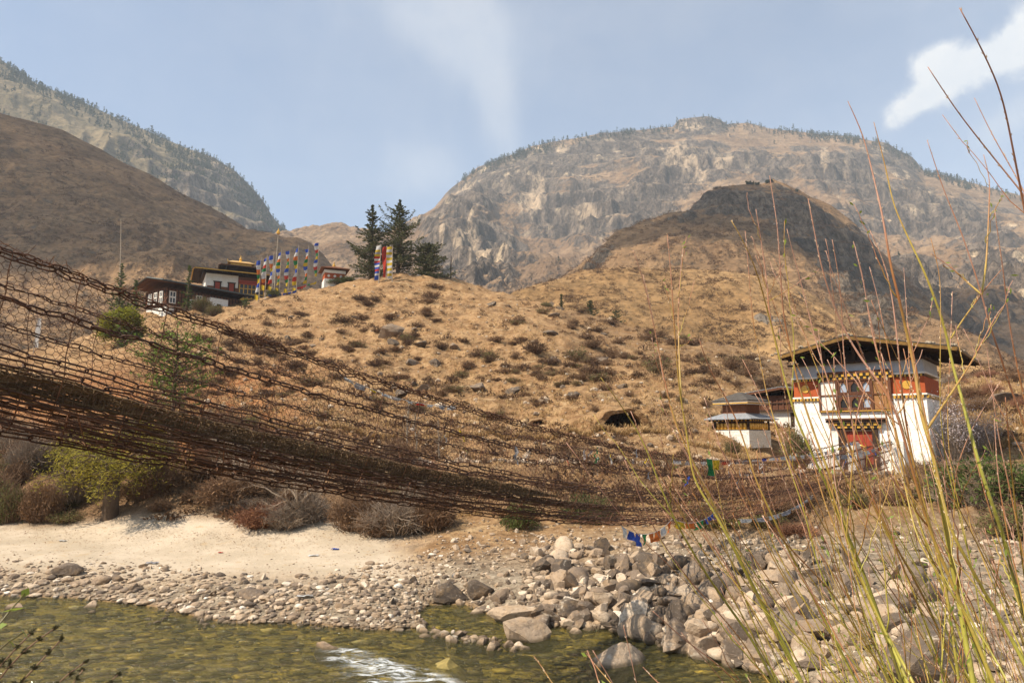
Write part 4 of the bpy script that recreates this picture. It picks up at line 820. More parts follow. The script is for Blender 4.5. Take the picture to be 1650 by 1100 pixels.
# door
mb = MB(); mb.bx(-1.05, -.66, -.17, .1, -.1, 2.30); mb.bx(.70, .98, -.17, .1, -.1, 2.30); mb.bx(-.66, .70, -.17, .1, 2.12, 2.30); mb.bx(-1.62, 1.45, -.36, .0, 2.62, 2.76); df_ = B(mb, 'door_frame', 'dark_timber')
mb = MB(); mb.bx(-1.62, 1.45, -.44, -.02, 2.77, 2.86); B(mb, 'door_hood', 'brown_timber', df_)
mb = MB(); mb2 = MB()
for r_, (z0, z1) in enumerate(((2.31, 2.455), (2.46, 2.61))):
    for i, x in enumerate(np.arange(-1.2, 1.02, .17)): (mb if (i + r_) % 2 else mb2).bx(x, x + .165, -.24 - .05 * r_, -.02, z0, z1)
B(mb, 'lintel_blocks', 'yellow_paint', df_); B(mb2, 'lintel_gaps', 'black_paint', df_)
mb = MB(); mb.bx(-.66, .015, -.04, .06, -.1, 2.12); mb.bx(.025, .70, -.04, .06, -.1, 2.12)
for x in (-.5, -.33, -.16, .18, .36, .54): mb.bx(x - .012, x + .012, -.055, -.04, -.1, 2.1)
dr_ = B(mb, 'door', 'door_red')
mb = MB(); a = np.linspace(0, 2 * math.pi, 33); cx_, cz_ = .02, 1.02
for rr_ in (.34, .15): mb.tube(np.stack([cx_ + rr_ * np.cos(a), np.full(33, -.075), cz_ + rr_ * np.sin(a)], -1), .03, 6, cap=False)
for q in np.arange(8) * math.pi / 4: mb.sticks([(cx_ + .05 * math.cos(q), -.075, cz_ + .05 * math.sin(q))], [(cx_ + .44 * math.cos(q), -.075, cz_ + .44 * math.sin(q))], .028, .018, 5)
B(mb, 'dharma_wheel', 'gold_paint', dr_)
# roof
def gable(B, half, y0, y1, ze, za, th, top, under, fascia, name='roof', rows=26, stones=0, xo=0.0, fas=.10, lh=None):
    hf = lambda s_: half if s_ > 0 or lh is None else lh
    zf = lambda s_: ze if s_ > 0 or lh is None else za - (za - ze) * lh / half * 1.12
    mb = MB(); n = 14
    for sgn in (-1, 1):
        for i in range(rows):                                       # overlapping shingle courses
            f0, f1 = i / rows, (i + 1) / rows + .012; xa, xb = sgn * hf(sgn) * (1 - f0), sgn * hf(sgn) * (1 - min(f1, 1)); z_a, z_b = zf(sgn) + (za - zf(sgn)) * f0, zf(sgn) + (za - zf(sgn)) * min(f1, 1)
            P = [(xo + xa, y0, z_a + .03), (xo + xa, y1, z_a + .03), (xo + xb, y1, z_b), (xo + xb, y0, z_b)]
            slab(mb, P if sgn < 0 else P[::-1], .035)
    rf = B(mb, name, top)
    mb = MB()
    for sgn in (-1, 1):
        P = [(xo + sgn * hf(sgn) * .985, y0 + .06, zf(sgn) - .035), (xo + sgn * hf(sgn) * .985, y1 - .06, zf(sgn) - .035), (xo, y1 - .06, za - .045), (xo, y0 + .06, za - .045)]; slab(mb, P if sgn < 0 else P[::-1], th)
    for f in np.linspace(.06, .94, 8):
        for sgn in (-1, 1): x = xo + sgn * hf(sgn) * (1 - f); z = zf(sgn) + (za - zf(sgn)) * f - .05 - th; mb.bx(x - .06, x + .06, y0 + .12, y1 - .12, z - .13, z + .01)
    for y in np.arange(y0 + .3, y1, 1.1):
        for sgn in (-1, 1): mb.sticks([(xo + sgn * hf(sgn) * .97, y, zf(sgn) - th - .18)], [(xo, y, za - th - .2)], .06, n=4)
    B(mb, 'roof_frame', under, rf)
    mb = MB()
    for y in (y0 + .03, y1 - .03):
        for sgn in (-1, 1):
            q = [(xo + sgn * hf(sgn), zf(sgn) - .05), (xo, za - .05), (xo, za - .05 - fas * 1.5), (xo + sgn * hf(sgn), zf(sgn) - .05 - fas * 1.5)]; prism(mb, q if sgn < 0 else q[::-1], y - .035, y + .035)
    for sgn in (-1, 1): mb.bx(xo + sgn * hf(sgn) - .03, xo + sgn * hf(sgn) + .03, y0, y1, zf(sgn) - .04 - fas, zf(sgn) - .02)
    B(mb, 'fascia', fascia, rf)
    if stones:
        mb = MB()
        for _ in range(stones):
            f = rng.choice([.02, .25, .5, .75, .97]) + rng.normal(0, .02); f = min(max(f, 0.02), .98); sgn = rng.choice([-1, 1]); mb.add(stone_shape(rng.integers(0, 9999), .13) + [xo + sgn * half * (1 - f), rng.uniform(y0 + .1, y1 - .1) if rng.random() < .5 else y0 + rng.uniform(.1, .3), ze + (za - ze) * f + .07], T=ICO_T)
        B(mb, 'weight_stones', 'rough_stone', rf)
    return rf
def _ico(n):
    import bmesh
    bm = bmesh.new(); bmesh.ops.create_icosphere(bm, subdivisions=n, radius=1); V = np.array([v.co[:] for v in bm.verts]); T = np.array([[v.index for v in f.verts] for f in bm.faces]); bm.free(); return V, T
ICO_V, ICO_T = _ico(1); ICO2_V, ICO2_T = _ico(3)
def stone_shape(seed, r, V=None, flat=.6, rough=.22, cuts=None, lo=.58, hi=.9):
    V = ICO_V if V is None else V; rg = np.random.default_rng(int(seed)); s = np.array([1, rg.uniform(.6, .95), flat * rg.uniform(.75, 1.25)]); o = rg.uniform(0, 50, 3)
    d = 1 + rough * 1.6 * fbm(V[:, 0] * .9 + o[0], V[:, 1] * .9 + o[1], V[:, 2] * .9 + o[2], 2 if len(V) < 50 else 4); P = V * d[:, None]
    for _ in range(cuts or (4 if len(V) < 50 else 9)):                                        # knock flats into it
        n = rg.normal(size=3); n /= np.linalg.norm(n); h = rg.uniform(lo, hi); q = P @ n; P = P - np.maximum(q - h, 0)[:, None] * n * .95
    a = rg.uniform(0, 6.28); c, s_ = math.cos(a), math.sin(a); return (P * s * r) @ np.array([[c, s_, 0], [-s_, c, 0], [0, 0, 1]])
gable(B, 5.15, -1.45, 8.2, 6.36, 7.42, .06, 'slate_roof', 'dark_timber', 'ochre_paint', stones=90, fas=.12, lh=3.72)
mb = MB(); mb.bx(-3.6, 3.6, -.3, 4.9, 5.99, 6.07); mb.bx(-3.2, 3.2, .5, 4.4, 6.07, 6.55)  # floor slab and dark inset block added to keep the open attic dark
for x in (-3.2, -1.6, 0, 1.6, 3.2): mb.bx(x - .08, x + .08, -.1, .06, 6.07, 6.42 + (5.15 - abs(x)) / 5.15 - .15)
for y in np.arange(.4, 4.7, 1.5):
    for x in (-3.4, 3.4): mb.bx(x - .07, x + .07, y - .07, y + .07, 6.07, 6.55)
B(mb, 'attic', 'dark_timber')
def cave_mouth(c, q, label):
    """an arch of rock roofing the hollow dug in the slope"""
    nu, nv = 34, 16; U, V_ = np.meshgrid(np.linspace(-.12, 1.12, nu) * math.pi, np.linspace(0, 1, nv)); b = np.array([c[0], c[1] - .8 * q, c[2] - .38 * q]); L = []
    for k_, (rx, rz, y0, y1) in enumerate(((1.6, 1.28, .0, 4.4), (2.25, 1.55, -.05, 6.5))):
        j = 1 + (.22 if k_ == 0 else .30) * fbm(U * 1.6 + c[0], V_ * 2.5, 3.1, 4); L.append(np.stack([b[0] + q * rx * np.cos(U) * j, b[1] + q * (y0 + (y1 - y0) * V_ + .55 * fbm(U * 1.7, V_ * 2, 9.0 + .3 * k_, 4)), b[2] + q * rz * np.sin(U) * j + q * V_ * (.25 if k_ == 0 else .5)], -1))
    mb = MB(); mb.grid(L[0][:, ::-1]); mb.grid(L[1]); mb.grid(np.stack([L[1][0], L[0][0]], 0)); o = mb.build('cave', MATS['ground'], None, True); tag(o, label, 'cave')
cave_mouth(_caves[0], .76, 'dark arched cave mouth in the orange slope above the middle of the bridge'); cave_mouth(_caves[1], .34, 'small dark hole in the slope left of the big cave')
# ------------------------------------------------------------------ prayer wheel house left of it
_p = on_land(1196, 45.5); pw = empty('prayer_wheel_house', tuple(_p + [0, 0, -.05]), R(-50), 'small square prayer wheel house with two stacked roofs, left of the white gatehouse', 'prayer wheel house'); B = loc(pw)
mb = MB(); mb.bx(-1.3, 1.3, -1.3, 1.3, -.6, .52); B(mb, 'base', 'limewashed_stone')
mb = MB(); mb.bx(-1.05, 1.05, -1.05, 1.05, .52, 1.22); B(mb, 'wall', 'brown_timber')
mb = MB()
for sx, sy in ((-1, -1), (1, -1), (1, 1), (-1, 1)): mb.bx(sx * 1.22 - .06, sx * 1.22 + .06, sy * 1.22 - .06, sy * 1.22 + .06, .52, 1.16)
B(mb, 'posts', 'dark_timber')
def drum(x, y):
    mb = MB(); z = np.array([.56, .58, .60, .95, .97, .99]); r_ = np.array([.02, .11, .125, .125, .11, .02]); mb.tube(np.stack([np.full(6, x), np.full(6, y), z], -1), r_, 10, up=(0, 1, 0)); w = B(mb, 'prayer_wheel', 'gold_paint', smooth=True)
    mb = MB(); mb.sticks([(x, y, .52)], [(x, y, 1.05)], .02, n=5); B(mb, 'axle', 'black_paint', w)
for i in range(8): drum(-.98 + i * .28, -1.18)
for i in range(8): drum(1.18, -.98 + i * .28)
def hiproof(mb, e, z0, z1, t, top=.35):
    P0 = [(-e, -e, z0), (e, -e, z0), (e, e, z0), (-e, e, z0)]; P1 = [(-top, -top, z1), (top, -top, z1), (top, top, z1), (-top, top, z1)]
    mb.add([(x, y, z - t) for x, y, z in P0] + P0 + P1, [[3,2,1,0],[0,1,5,4],[1,2,6,5],[2,3,7,6],[3,0,4,7],[4,5,9,8],[5,6,10,9],[6,7,11,10],[7,4,8,11],[8,9,10,11]])
mb = MB(); hiproof(mb, 1.72, 1.26, 1.62, .05, .85); lr = B(mb, 'lower_roof', 'roof_metal')
mb = MB(); mb2 = MB()
for i, t in enumerate(np.arange(-1.5, 1.5, .14)):
    for sx, sy in ((1, 0), (0, -1)):
        q = (mb if i % 2 else mb2)
        if sy: q.bx(t, t + .1, -1.5, -1.38, 1.10, 1.20)
        else: q.bx(1.38, 1.5, t, t + .1, 1.10, 1.20)
B(mb, 'painted_eave_blocks', 'yellow_paint', lr); B(mb2, 'dark_eave_blocks', 'dark_timber', lr)
mb = MB(); mb.bx(-.85, .85, -.85, .85, 1.60, 2.22); B(mb, 'upper_wall', 'brown_brick')
mb = MB(); hiproof(mb, 1.35, 2.46, 3.02, .05, .12); ur = B(mb, 'upper_roof', 'slate_roof')
mb = MB(); mb.bx(-1.27, 1.27, -1.27, 1.27, 2.20, 2.40); B(mb, 'painted_eave', 'whitewash', ur)
mb = MB(); mb.bx(-1.29, 1.29, -1.29, 1.29, 2.225, 2.30); B(mb, 'painted_line', 'yellow_paint', ur)
# ------------------------------------------------------------------ timber house behind
_p = on_land(1268, 49.5); sh = empty('timber_house', tuple(_p + [0, 0, .0]), R(-40), 'low timber house with white lower wall between the prayer wheel house and the gatehouse', 'house'); B = loc(sh)
mb = MB(); mb.bx(-2.6, 2.6, 0, 4.4, -.8, 1.25); B(mb, 'lower_wall', 'whitewash')
mb = MB(); mb.bx(-2.7, 2.7, -.25, 4.5, 1.25, 2.35)
for x in np.arange(-2.6, 2.7, .42): mb.bx(x - .05, x + .05, -.31, -.25, 1.3, 2.3)
B(mb, 'timber_storey', 'brown_timber')
mb = MB(); mb.bx(-2.72, 2.72, -.33, -.20, 1.22, 1.32); mb.bx(-2.72, 2.72, -.33, -.2, 1.75, 1.82); B(mb, 'beam', 'dark_timber')
mb = MB(); mb.bx(.3, 1.1, -.03, .03, .1, 1.1); B(mb, 'door', 'dark_timber')
gable(B, 3.3, -.8, 5.0, 2.50, 2.95, .05, 'roof_metal', 'dark_timber', 'brown_timber', rows=10)
# ------------------------------------------------------------------ monastery on the hill: lower house
_c = at(268, 480, 97.0); LH = empty('monastery_house', (_c[0], _c[1], 17.0), R(52.6), 'long timber house with white windows and dark roof, left of the flag poles', 'monastery house'); B = loc(LH)
mb = MB(); mb.bx(0, 12.0, 0, 6.0, -5, 2.0); B(mb, 'lower_wall', 'whitewash')
mb = MB(); mb.bx(-.15, 12.1, -.2, 6.1, 2.0, 4.55); ts = B(mb, 'timber_storey', 'brown_brick')
mb = MB()
for x in np.arange(.1, 12.1, .5): mb.bx(x - .05, x + .05, -.27, -.2, 2.0, 4.5)
for z in (2.05, 2.7, 3.3, 4.0, 4.4): mb.bx(-.15, 12.1, -.25, -.2, z, z + .08)
for y in np.arange(0, 6.1, .55): mb.bx(-.22, -.15, y - .05, y + .05, 2.0, 4.5)
for z in (2.05, 2.7, 3.3, 4.0): mb.bx(-.20, -.15, -.2, 6.1, z, z + .08)
B(mb, 'lattice', 'dark_timber', ts)
def win(B, x0, x1, z0, z1, y=-.29, side=False, mat='whitewash', pane='dark_pane'):
    mb = MB(); t = .12
    for a0, a1, b0, b1 in ((x0, x1, z0, z0 + t), (x0, x1, z1 - t, z1), (x0, x0 + t, z0 + t, z1 - t), (x1 - t, x1, z0 + t, z1 - t), ((x0 + x1) / 2 - t / 2, (x0 + x1) / 2 + t / 2, z0 + t, z1 - t), (x0 + t, (x0 + x1) / 2 - t / 2, z0 + .45 * (z1 - z0), z0 + .58 * (z1 - z0)), ((x0 + x1) / 2 + t / 2, x1 - t, z0 + .45 * (z1 - z0), z0 + .58 * (z1 - z0))):
        if side: mb.bx(y, y + .1, a0, a1, b0, b1)
        else: mb.bx(a0, a1, y, y + .1, b0, b1)
    w = B(mb, 'window', mat); mb = MB()
    if side: mb.bx(y + .04, y + .12, x0 + t, x1 - t, z0 + t, z1 - t)
    else: mb.bx(x0 + t, x1 - t, y + .04, y + .12, z0 + t, z1 - t)
    B(mb, 'pane', pane, w)
for x in (.25, 4.2): win(B, x, x + .95, 2.3, 4.1, -.38)
win(B, 10.4, 11.3, 1.0, 2.9, -.38)
for y in (.5, 2.2, 3.9): win(B, y, y + 1.0, 2.3, 4.1, -.34, True)
for x in (1.2, 3.4): win(B, x, x + .9, .3, 1.6, -.1, False, 'brown_timber')
mb = MB(); mb.bx(3.3, 5.8, -.42, -.26, 1.0, 3.3); B(mb, 'white_wall', 'whitewash')
mb = MB(); mb.box((7.35, -.55, -.2), (1.55, .75, 4.15), top=.93); B(mb, 'white_tower', 'whitewash')
mb = MB(); mb.bx(7.0, 7.6, -1.33, -1.2, 2.35, 3.1); B(mb, 'window', 'dark_timber')
gable(B, 1, 0, 1, 0, 0, 0.01, 'roof_green_grey', 'brown_timber', 'roof_green_grey') if False else None
def longroof(B, x0, x1, y0, y1, ze, za, top, under, fas, name='roof'):
    """gable roof with its ridge along x"""
    ym = (y0 + y1) / 2; mb = MB(); R_ = 14
    for s, ya in ((1, y0), (-1, y1)):
        for i in range(R_):
            f0, f1 = i / R_, min((i + 1) / R_ + .01, 1); a, b = ya + (ym - ya) * f0, ya + (ym - ya) * f1; P = [(x0, a, ze + (za - ze) * f0 + .03), (x1, a, ze + (za - ze) * f0 + .03), (x1, b, ze + (za - ze) * f1), (x0, b, ze + (za - ze) * f1)]; slab(mb, P if s > 0 else P[::-1], .05)
    rf = B(mb, name, top); mb = MB()
    for s, ya in ((1, y0), (-1, y1)):
        P = [(x0 + .1, ya + s * .1, ze - .06), (x1 - .1, ya + s * .1, ze - .06), (x1 - .1, ym, za - .07), (x0 + .1, ym, za - .07)]; slab(mb, P if s > 0 else P[::-1], .08)
        for x in np.arange(x0 + .3, x1, .8): mb.sticks([(x, ya + s * .12, ze - .22)], [(x, ym, za - .26)], .08, n=4)
    B(mb, 'roof_frame', under, rf); mb = MB()
    for s, ya in ((1, y0), (-1, y1)): mb.bx(x0, x1, ya - .05, ya + .03, ze - .18, ze - .02)
    for x in (x0, x1):
        for s, ya in ((1, y0), (-1, y1)): mb.sticks([(x, ya, ze - .08)], [(x, ym, za - .06)], .11, n=4)
    B(mb, 'fascia', fas, rf); return rf
longroof(B, -1.6, 14.2, -2.0, 8.0, 5.25, 6.25, 'roof_green_grey', 'brown_timber', 'roof_green_grey')
mb = MB(); mb.bx(11.3, 13.2, -.1, 2.5, .6, 3.0); B(mb, 'green_shed', 'green_paint')
# upper temple
_c = at(331, 470, 112.0); UT = empty('monastery_temple', (_c[0], _c[1], 19.0), R(28), 'temple with golden roof crest and yellow window beside the flag poles', 'temple'); B = loc(UT)
mb = MB(); mb.bx(0, 9.2, 0, 8, -4, 8.3); B(mb, 'wall', 'brown_brick')
mb = MB(); mb.bx(-.06, 5.0, -.08, 8.1, 6.3, 8.4); mb.bx(-.05, .2, -.06, -.01, 5.2, 6.3); B(mb, 'white_wall', 'whitewash')
for x in (1.2, 3.4):
    mb = MB(); mb.bx(x, x + .2, -.24, 0, 4.4, 7.0); mb.bx(x + .95, x + 1.15, -.24, 0, 4.4, 7.0); mb.bx(x - .1, x + 1.25, -.28, 0, 7.0, 7.15); mb.bx(x, x + 1.15, -.2, 0, 5.5, 5.62); w_ = B(mb, 'window', 'dark_timber')
    mb = MB(); mb.bx(x + .2, x + .95, -.14, -.09, 4.4, 7.0); B(mb, 'shutter', 'door_red', w_)
mb = MB(); mb.bx(5.2, 9.3, -.3, .1, 7.0, 7.4); mb.bx(5.0, 9.6, -.6, .1, 7.4, 7.65); B(mb, 'red_cornice', 'door_red')
mb = MB()
for x in np.linspace(5.2, 9.1, 7): mb.bx(x, x + .14, -.32, -.05, 4.6, 7.0)
for z in (4.5, 5.3, 6.2): mb.bx(5.2, 9.24, -.30, -.05, z, z + .14)
mb.bx(5.1, 9.3, -.36, -.05, 4.0, 4.5); yw = B(mb, 'window_frame', 'yellow_paint')
mb = MB(); mb.bx(5.25, 9.2, -.2, -.02, 4.5, 7.0); B(mb, 'pane', 'dark_pane', yw)
mb = MB(); mb.bx(-.5, 9.5, .3, 7.5, 8.41, 9.2); B(mb, 'attic', 'dark_timber')
longroof(B, -1.9, 11.2, -2.2, 10, 8.75, 9.85, 'slate_roof', 'dark_timber', 'yellow_paint')
mb = MB(); mb.bx(3.2, 7.9, 1.5, 6.4, 9.3, 10.4); B(mb, 'upper_attic', 'dark_timber')
longroof(B, 2.2, 8.9, .2, 7.6, 10.35, 11.1, 'slate_roof', 'dark_timber', 'brown_timber', 'upper_roof')
mb = MB(); mb.bx(3.9, 7.3, 2.4, 5.2, 10.9, 11.25); gr = B(mb, 'golden_roof_base', 'gold_paint')
mb = MB(); hp = [(3.4, 1.9, 11.25), (7.8, 1.9, 11.25), (7.8, 5.7, 11.25), (3.4, 5.7, 11.25)]; tp_ = [(4.2, 3.4, 11.9), (7.0, 3.4, 11.9), (7.0, 4.2, 11.9), (4.2, 4.2, 11.9)]
mb.add(hp + tp_, [[3,2,1,0],[4,5,6,7],[0,1,5,4],[1,2,6,5],[2,3,7,6],[3,0,4,7]])
for x, y in ((3.4, 1.9), (7.8, 1.9), (7.8, 5.7), (3.4, 5.7)): mb.sticks([(x, y, 11.25)], [(x + .12 * np.sign(x - 5.6), y, 11.75)], .09, .03, 5)
mb.tube([(5.6, 3.8, 11.9), (5.6, 3.8, 12.1), (5.6, 3.8, 12.35), (5.6, 3.8, 12.6), (5.6, 3.8, 13.1)], [.3, .2, .26, .1, .02], 8, up=(0, 1, 0)); B(mb, 'golden_roof', 'gold_paint')
# white chorten
_p = on_land(536, 113); _b = at(537, 461, 113.0); ct = empty('chorten', (_b[0], _b[1], _b[2] - .4), R(22), 'white shrine block with red band and flat red-brown roof right of the flag poles', 'shrine'); B = loc(ct)
mb = MB(); mb.box((0, 0, 0), (1.75, 1.75, 1.25), top=.97); B(mb, 'base', 'whitewash')
mb = MB(); mb.bx(-1.62, 1.62, -1.62, 1.62, 1.25, 2.25); B(mb, 'painted_band', 'red_band')
for x in (-1.0, 0, 1.0):
    mb = MB(); prism(mb, [(x + .22 * math.cos(a), 1.75 + .22 * math.sin(a)) for a in np.linspace(0, 2 * math.pi, 17)[:-1]], -1.68, -1.6); B(mb, 'disc', 'whitewash')
    mb = MB(); mb.box((1.64, x, 1.75), (.05, .2, .2)); B(mb, 'disc', 'whitewash')
mb = MB(); mb.bx(-1.75, 1.75, -1.75, 1.75, 2.25, 2.75); B(mb, 'cornice', 'whitewash')
mb = MB(); hiproof(mb, 2.35, 3.05, 3.75, .12, .3); B(mb, 'roof', 'brown_brick')
mb = MB(); mb.tube([(0, 0, 3.7), (0, 0, 4.0), (0, 0, 4.15), (0, 0, 4.7)], [.3, .26, .12, .02], 8, up=(0, 1, 0)); B(mb, 'finial', 'gold_paint')
# ------------------------------------------------------------------ prayer flag poles on the hill
simple('pole_wood', (.42, .36, .28), (.30, .25, .19), 6, .8, .2, .01, .1)
_poles = [((995,835),(1018,525),.80,.08),((1040,815),(1060,505),.62,.05),((1090,820),(1103,490),.66,.06),((1145,795),(1165,465),.78,.05),((1210,775),(1230,455),.86,.09),((1272,770),(1297,435),.86,.07),((1350,750),(1368,440),.88,.0),((1425,690),(1450,395),.90,.0)]
_seg = [['blue','white','orange','green','yellow','blue','white'],['blue','white','red','green','white','white','orange'],['blue','white','orange','yellow','blue','white','red'],['blue','white','orange','green','yellow','blue','white','orange','green','yellow'],['blue','white','orange','green','yellow','blue','white','red','green','yellow'],['blue','white','orange','green','yellow','blue','white','red','yellow'],['blue','white','orange','green','yellow','blue','white','orange','green','yellow'],['blue','white','red','green','yellow','blue','white','red','green','yellow']]
_where = ['leftmost of the row, close to the yellow temple window', 'second from the temple in the row', 'third from the temple, just left of the gold-tipped mast', 'just right of the gold-tipped mast', 'fifth of the row from the temple', 'third from the white shrine', 'second from the white shrine', 'standing nearest the white shrine, at the right end of the row']
zz = lambda p: (200 + p[0] / 4.583, 300 + p[1] / 4.583)
for i, (b_, t_, fl, slack) in enumerate(_poles):
    d = 103 + i * .9; B0 = at(*zz(b_), d); T0 = at(*zz(t_), d); T0[0] = B0[0] + (T0[0] - B0[0]) * .25; hgt = T0[2] - B0[2] + .8; B0[2] -= .8
    po = empty('prayer_flag_pole', B0, 0, f"striped prayer flag pole, {_where[i]}", 'prayer flag pole', 'prayer flag poles beside the temple'); B = loc(po); lean = (T0[0] - B0[0])
    mb = MB(); mb.tube([(0, 0, 0), (lean * .5, 0, hgt * .5), (lean, 0, hgt)], [.075, .06, .035], 6, up=(0, 1, 0)); B(mb, 'pole', 'pole_wood')
    cols = _seg[i]; z1 = hgt - .5; L = (hgt - 1.2) * fl; n = len(cols)
    for j, c in enumerate(cols):
        za, zb = z1 - L * j / n, z1 - L * (j + 1) / n + .03; f = np.linspace(0, 1, 5); w = np.linspace(0, 1, 5); V = []
        for q in f:
            z = za + (zb - za) * q; V.append([(lean * z / hgt - .06 - (.50 + .13 * math.sin(z * (1.1 + .1 * i) + i * 2.1)) * s - .10 * slack * math.sin(z), -.05 + .26 * math.sin(z * (1.3 + .13 * i) + s * 4 + i * 1.7) * s, z - .16 * s + .05 * math.sin(z * 5 + i) * s) for s in w])
        mb = MB(); mb.grid(np.array(V)); B(mb, 'flag', 'cloth_' + c, None, True)
    if slack: 
        mb = MB(); c0 = np.array([-.35, -.1, hgt - 1.0 - L]); mb.grid(np.array([[c0 + [.55 * (s - .5), .1 * math.sin(s * 5), -.75 * q + .12 * math.sin(s * 6 + q)] for s in np.linspace(0, 1, 5)] for q in np.linspace(0, 1, 5)])); B(mb, 'loose_flag', 'cloth_yellow', None, True)
b_, t_ = zz((1110, 745)), zz((1150, 318)); B0 = at(*b_, 107); T0 = at(*t_, 107); B0[2] -= .8; hgt = T0[2] - B0[2]
po = empty('prayer_flag_mast', B0, 0, 'tallest pale mast with gilded tip rising among the striped flag poles', 'flag mast'); B = loc(po); lean = (T0[0] - B0[0]) * .5
mb = MB(); mb.tube([(0, 0, 0), (lean * .5, 0, hgt * .5), (lean, 0, hgt - .8)], [.10, .085, .06], 7, up=(0, 1, 0)); B(mb, 'pole', 'pole_wood')
mb = MB(); mb.tube([(lean, 0, hgt - .85), (lean, 0, hgt - .7), (lean, 0, hgt - .35), (lean, 0, hgt - .2), (lean, 0, hgt + .2)], [.10, .30, .26, .12, .02], 9, up=(0, 1, 0)); B(mb, 'finial', 'gold_paint')
mb = MB(); V = [[(lean * z / hgt - .1 - .6 * s, .1 * math.sin(z + 3 * s), z - .2 * s) for s in np.linspace(0, 1, 4)] for z in np.linspace(hgt * .42, hgt * .15, 8)]; mb.grid(np.array(V)); B(mb, 'flag', 'cloth_white', None, True)
drape(at(*zz((1060, 792)), 104), at(*zz((1275, 765)), 107), .3, .35, ['blue'] * 6, 'blue cloth strip tied low between the middle flag poles')
drape(at(*zz((1275, 745)), 107), at(*zz((1345, 728)), 109), .05, .35, ['red', 'red', 'red'], 'red cloth strip tied low near the third pole from the white shrine')
drape(at(*zz((1350, 722)), 109), at(*zz((1425, 700)), 110), .1, .3, ['green', 'yellow', 'yellow'], 'short green and yellow cloth strip tied low next to the white shrine')
# banners under the crest trees
def banner(px, y0, y1, d, w, cols, label, wob=.1, lean=.0):
    d -= 4.5; B0 = on_land(px, d); B0[2] -= .2; T0 = at(px, y0, d); hgt = T0[2] - B0[2]; po = empty('banner_pole', B0, 0, label, 'banner', 'tall banners under the hilltop trees'); B = loc(po)
    mb = MB(); mb.tube([(0, 0, 0), (lean * .5, 0, hgt * .5), (lean, 0, hgt)], [.07, .06, .04], 6, up=(0, 1, 0)); B(mb, 'pole', 'pole_wood')
    n = len(cols); z1, z0 = hgt - .15, hgt * .12
    for j, c in enumerate(cols):
        V = [[(lean * z / hgt - .05 - w * s + wob * math.sin(z * 1.1) * s, wob * math.sin(z * 1.7 + 3 * s), z - .08 * s) for s in np.linspace(0, 1, 5)] for z in np.linspace(z1 + (z0 - z1) * j / n, z1 + (z0 - z1) * (j + 1) / n, 5)]
        mb = MB(); mb.grid(np.array(V)); p = B(mb, 'cloth', 'cloth_' + c, None, True)
banner(610, 394, 453, 109, .75, ['white','white','yellow','grey','yellow','red','white','red','blue','white','blue','red','blue','white','blue','blue'], 'multicoloured patterned vertical banner, leftmost of the three under the trees', .12, .25)
banner(622, 396, 447, 110, .55, ['red'] * 4, 'plain red vertical banner, middle one of the three under the hilltop trees', .16)
banner(632, 396, 452, 109, .80, ['yellow','white'] * 6, 'white vertical banner with yellow squares, in front of the tallest tree trunk', .1, -.1)
_b = at(668, 456, 110.0); sh = empty('shrine_hut', (_b[0], _b[1], _b[2] - .4), R(10), 'tiny open shrine with red-brown roof and white cloth on top, under the bushy hilltop tree', 'shrine'); B = loc(sh)
mb = MB()
for x in (-.6, .6):
    for y in (-.4, .4): mb.bx(x - .06, x + .06, y - .06, y + .06, 0, 1.2)
B(mb, 'posts', 'pole_wood'); mb = MB(); slab(mb, [(-1, -.7, 1.2), (1, -.7, 1.2), (1, .7, 1.45), (-1, .7, 1.45)], .1); B(mb, 'roof', 'brown_brick')
mb = MB(); mb.grid(np.array([[(-1 + 2 * s, -.1 + .1 * math.sin(5 * s), 1.5 + .25 * q + .12 * math.sin(9 * s)) for s in np.linspace(0, 1, 9)] for q in np.linspace(0, 1, 3)])); B(mb, 'cloth', 'cloth_white')
# power poles on the hill
for px, y0, y1, d, lb in ((726, 412, 457, 112, 'dark wooden pole standing alone on the mound crest right of the trees'), (194, 352, 455, 120, 'thin pale bare mast rising above the dark conifer on the left hill')):
    b_ = at(px, y1, d); t_ = at(px + 1, y0, d); mb = MB(); mb.tube([b_ - [0, 0, 2.5], (b_ + t_) / 2, t_], [.11, .09, .06], 6, up=(0, 1, 0)); o = mb.build('wooden_pole', MATS['dark_timber' if px > 500 else 'pole_wood']); tag(o, lb, 'pole')
b_ = at(55, 556, 74.0); mb = MB(); fl_ = empty('flag_pole', b_ - [0, 0, 1.0], 0, 'single white vertical flag on a pole behind the netting, far left', 'flag pole'); B = loc(fl_)
mb.tube([(0, 0, 0), (0, 0, 2.3), (0, 0, 4.2)], .05, 6, up=(0, 1, 0)); B(mb, 'pole', 'pole_wood'); mb = MB(); mb.grid(np.array([[(.05 + .45 * s, .1 * math.sin(z * 2 + 2 * s), z) for s in np.linspace(0, 1, 4)] for z in np.linspace(.7, 4.0, 9)])); B(mb, 'flag', 'cloth_white', None, True)
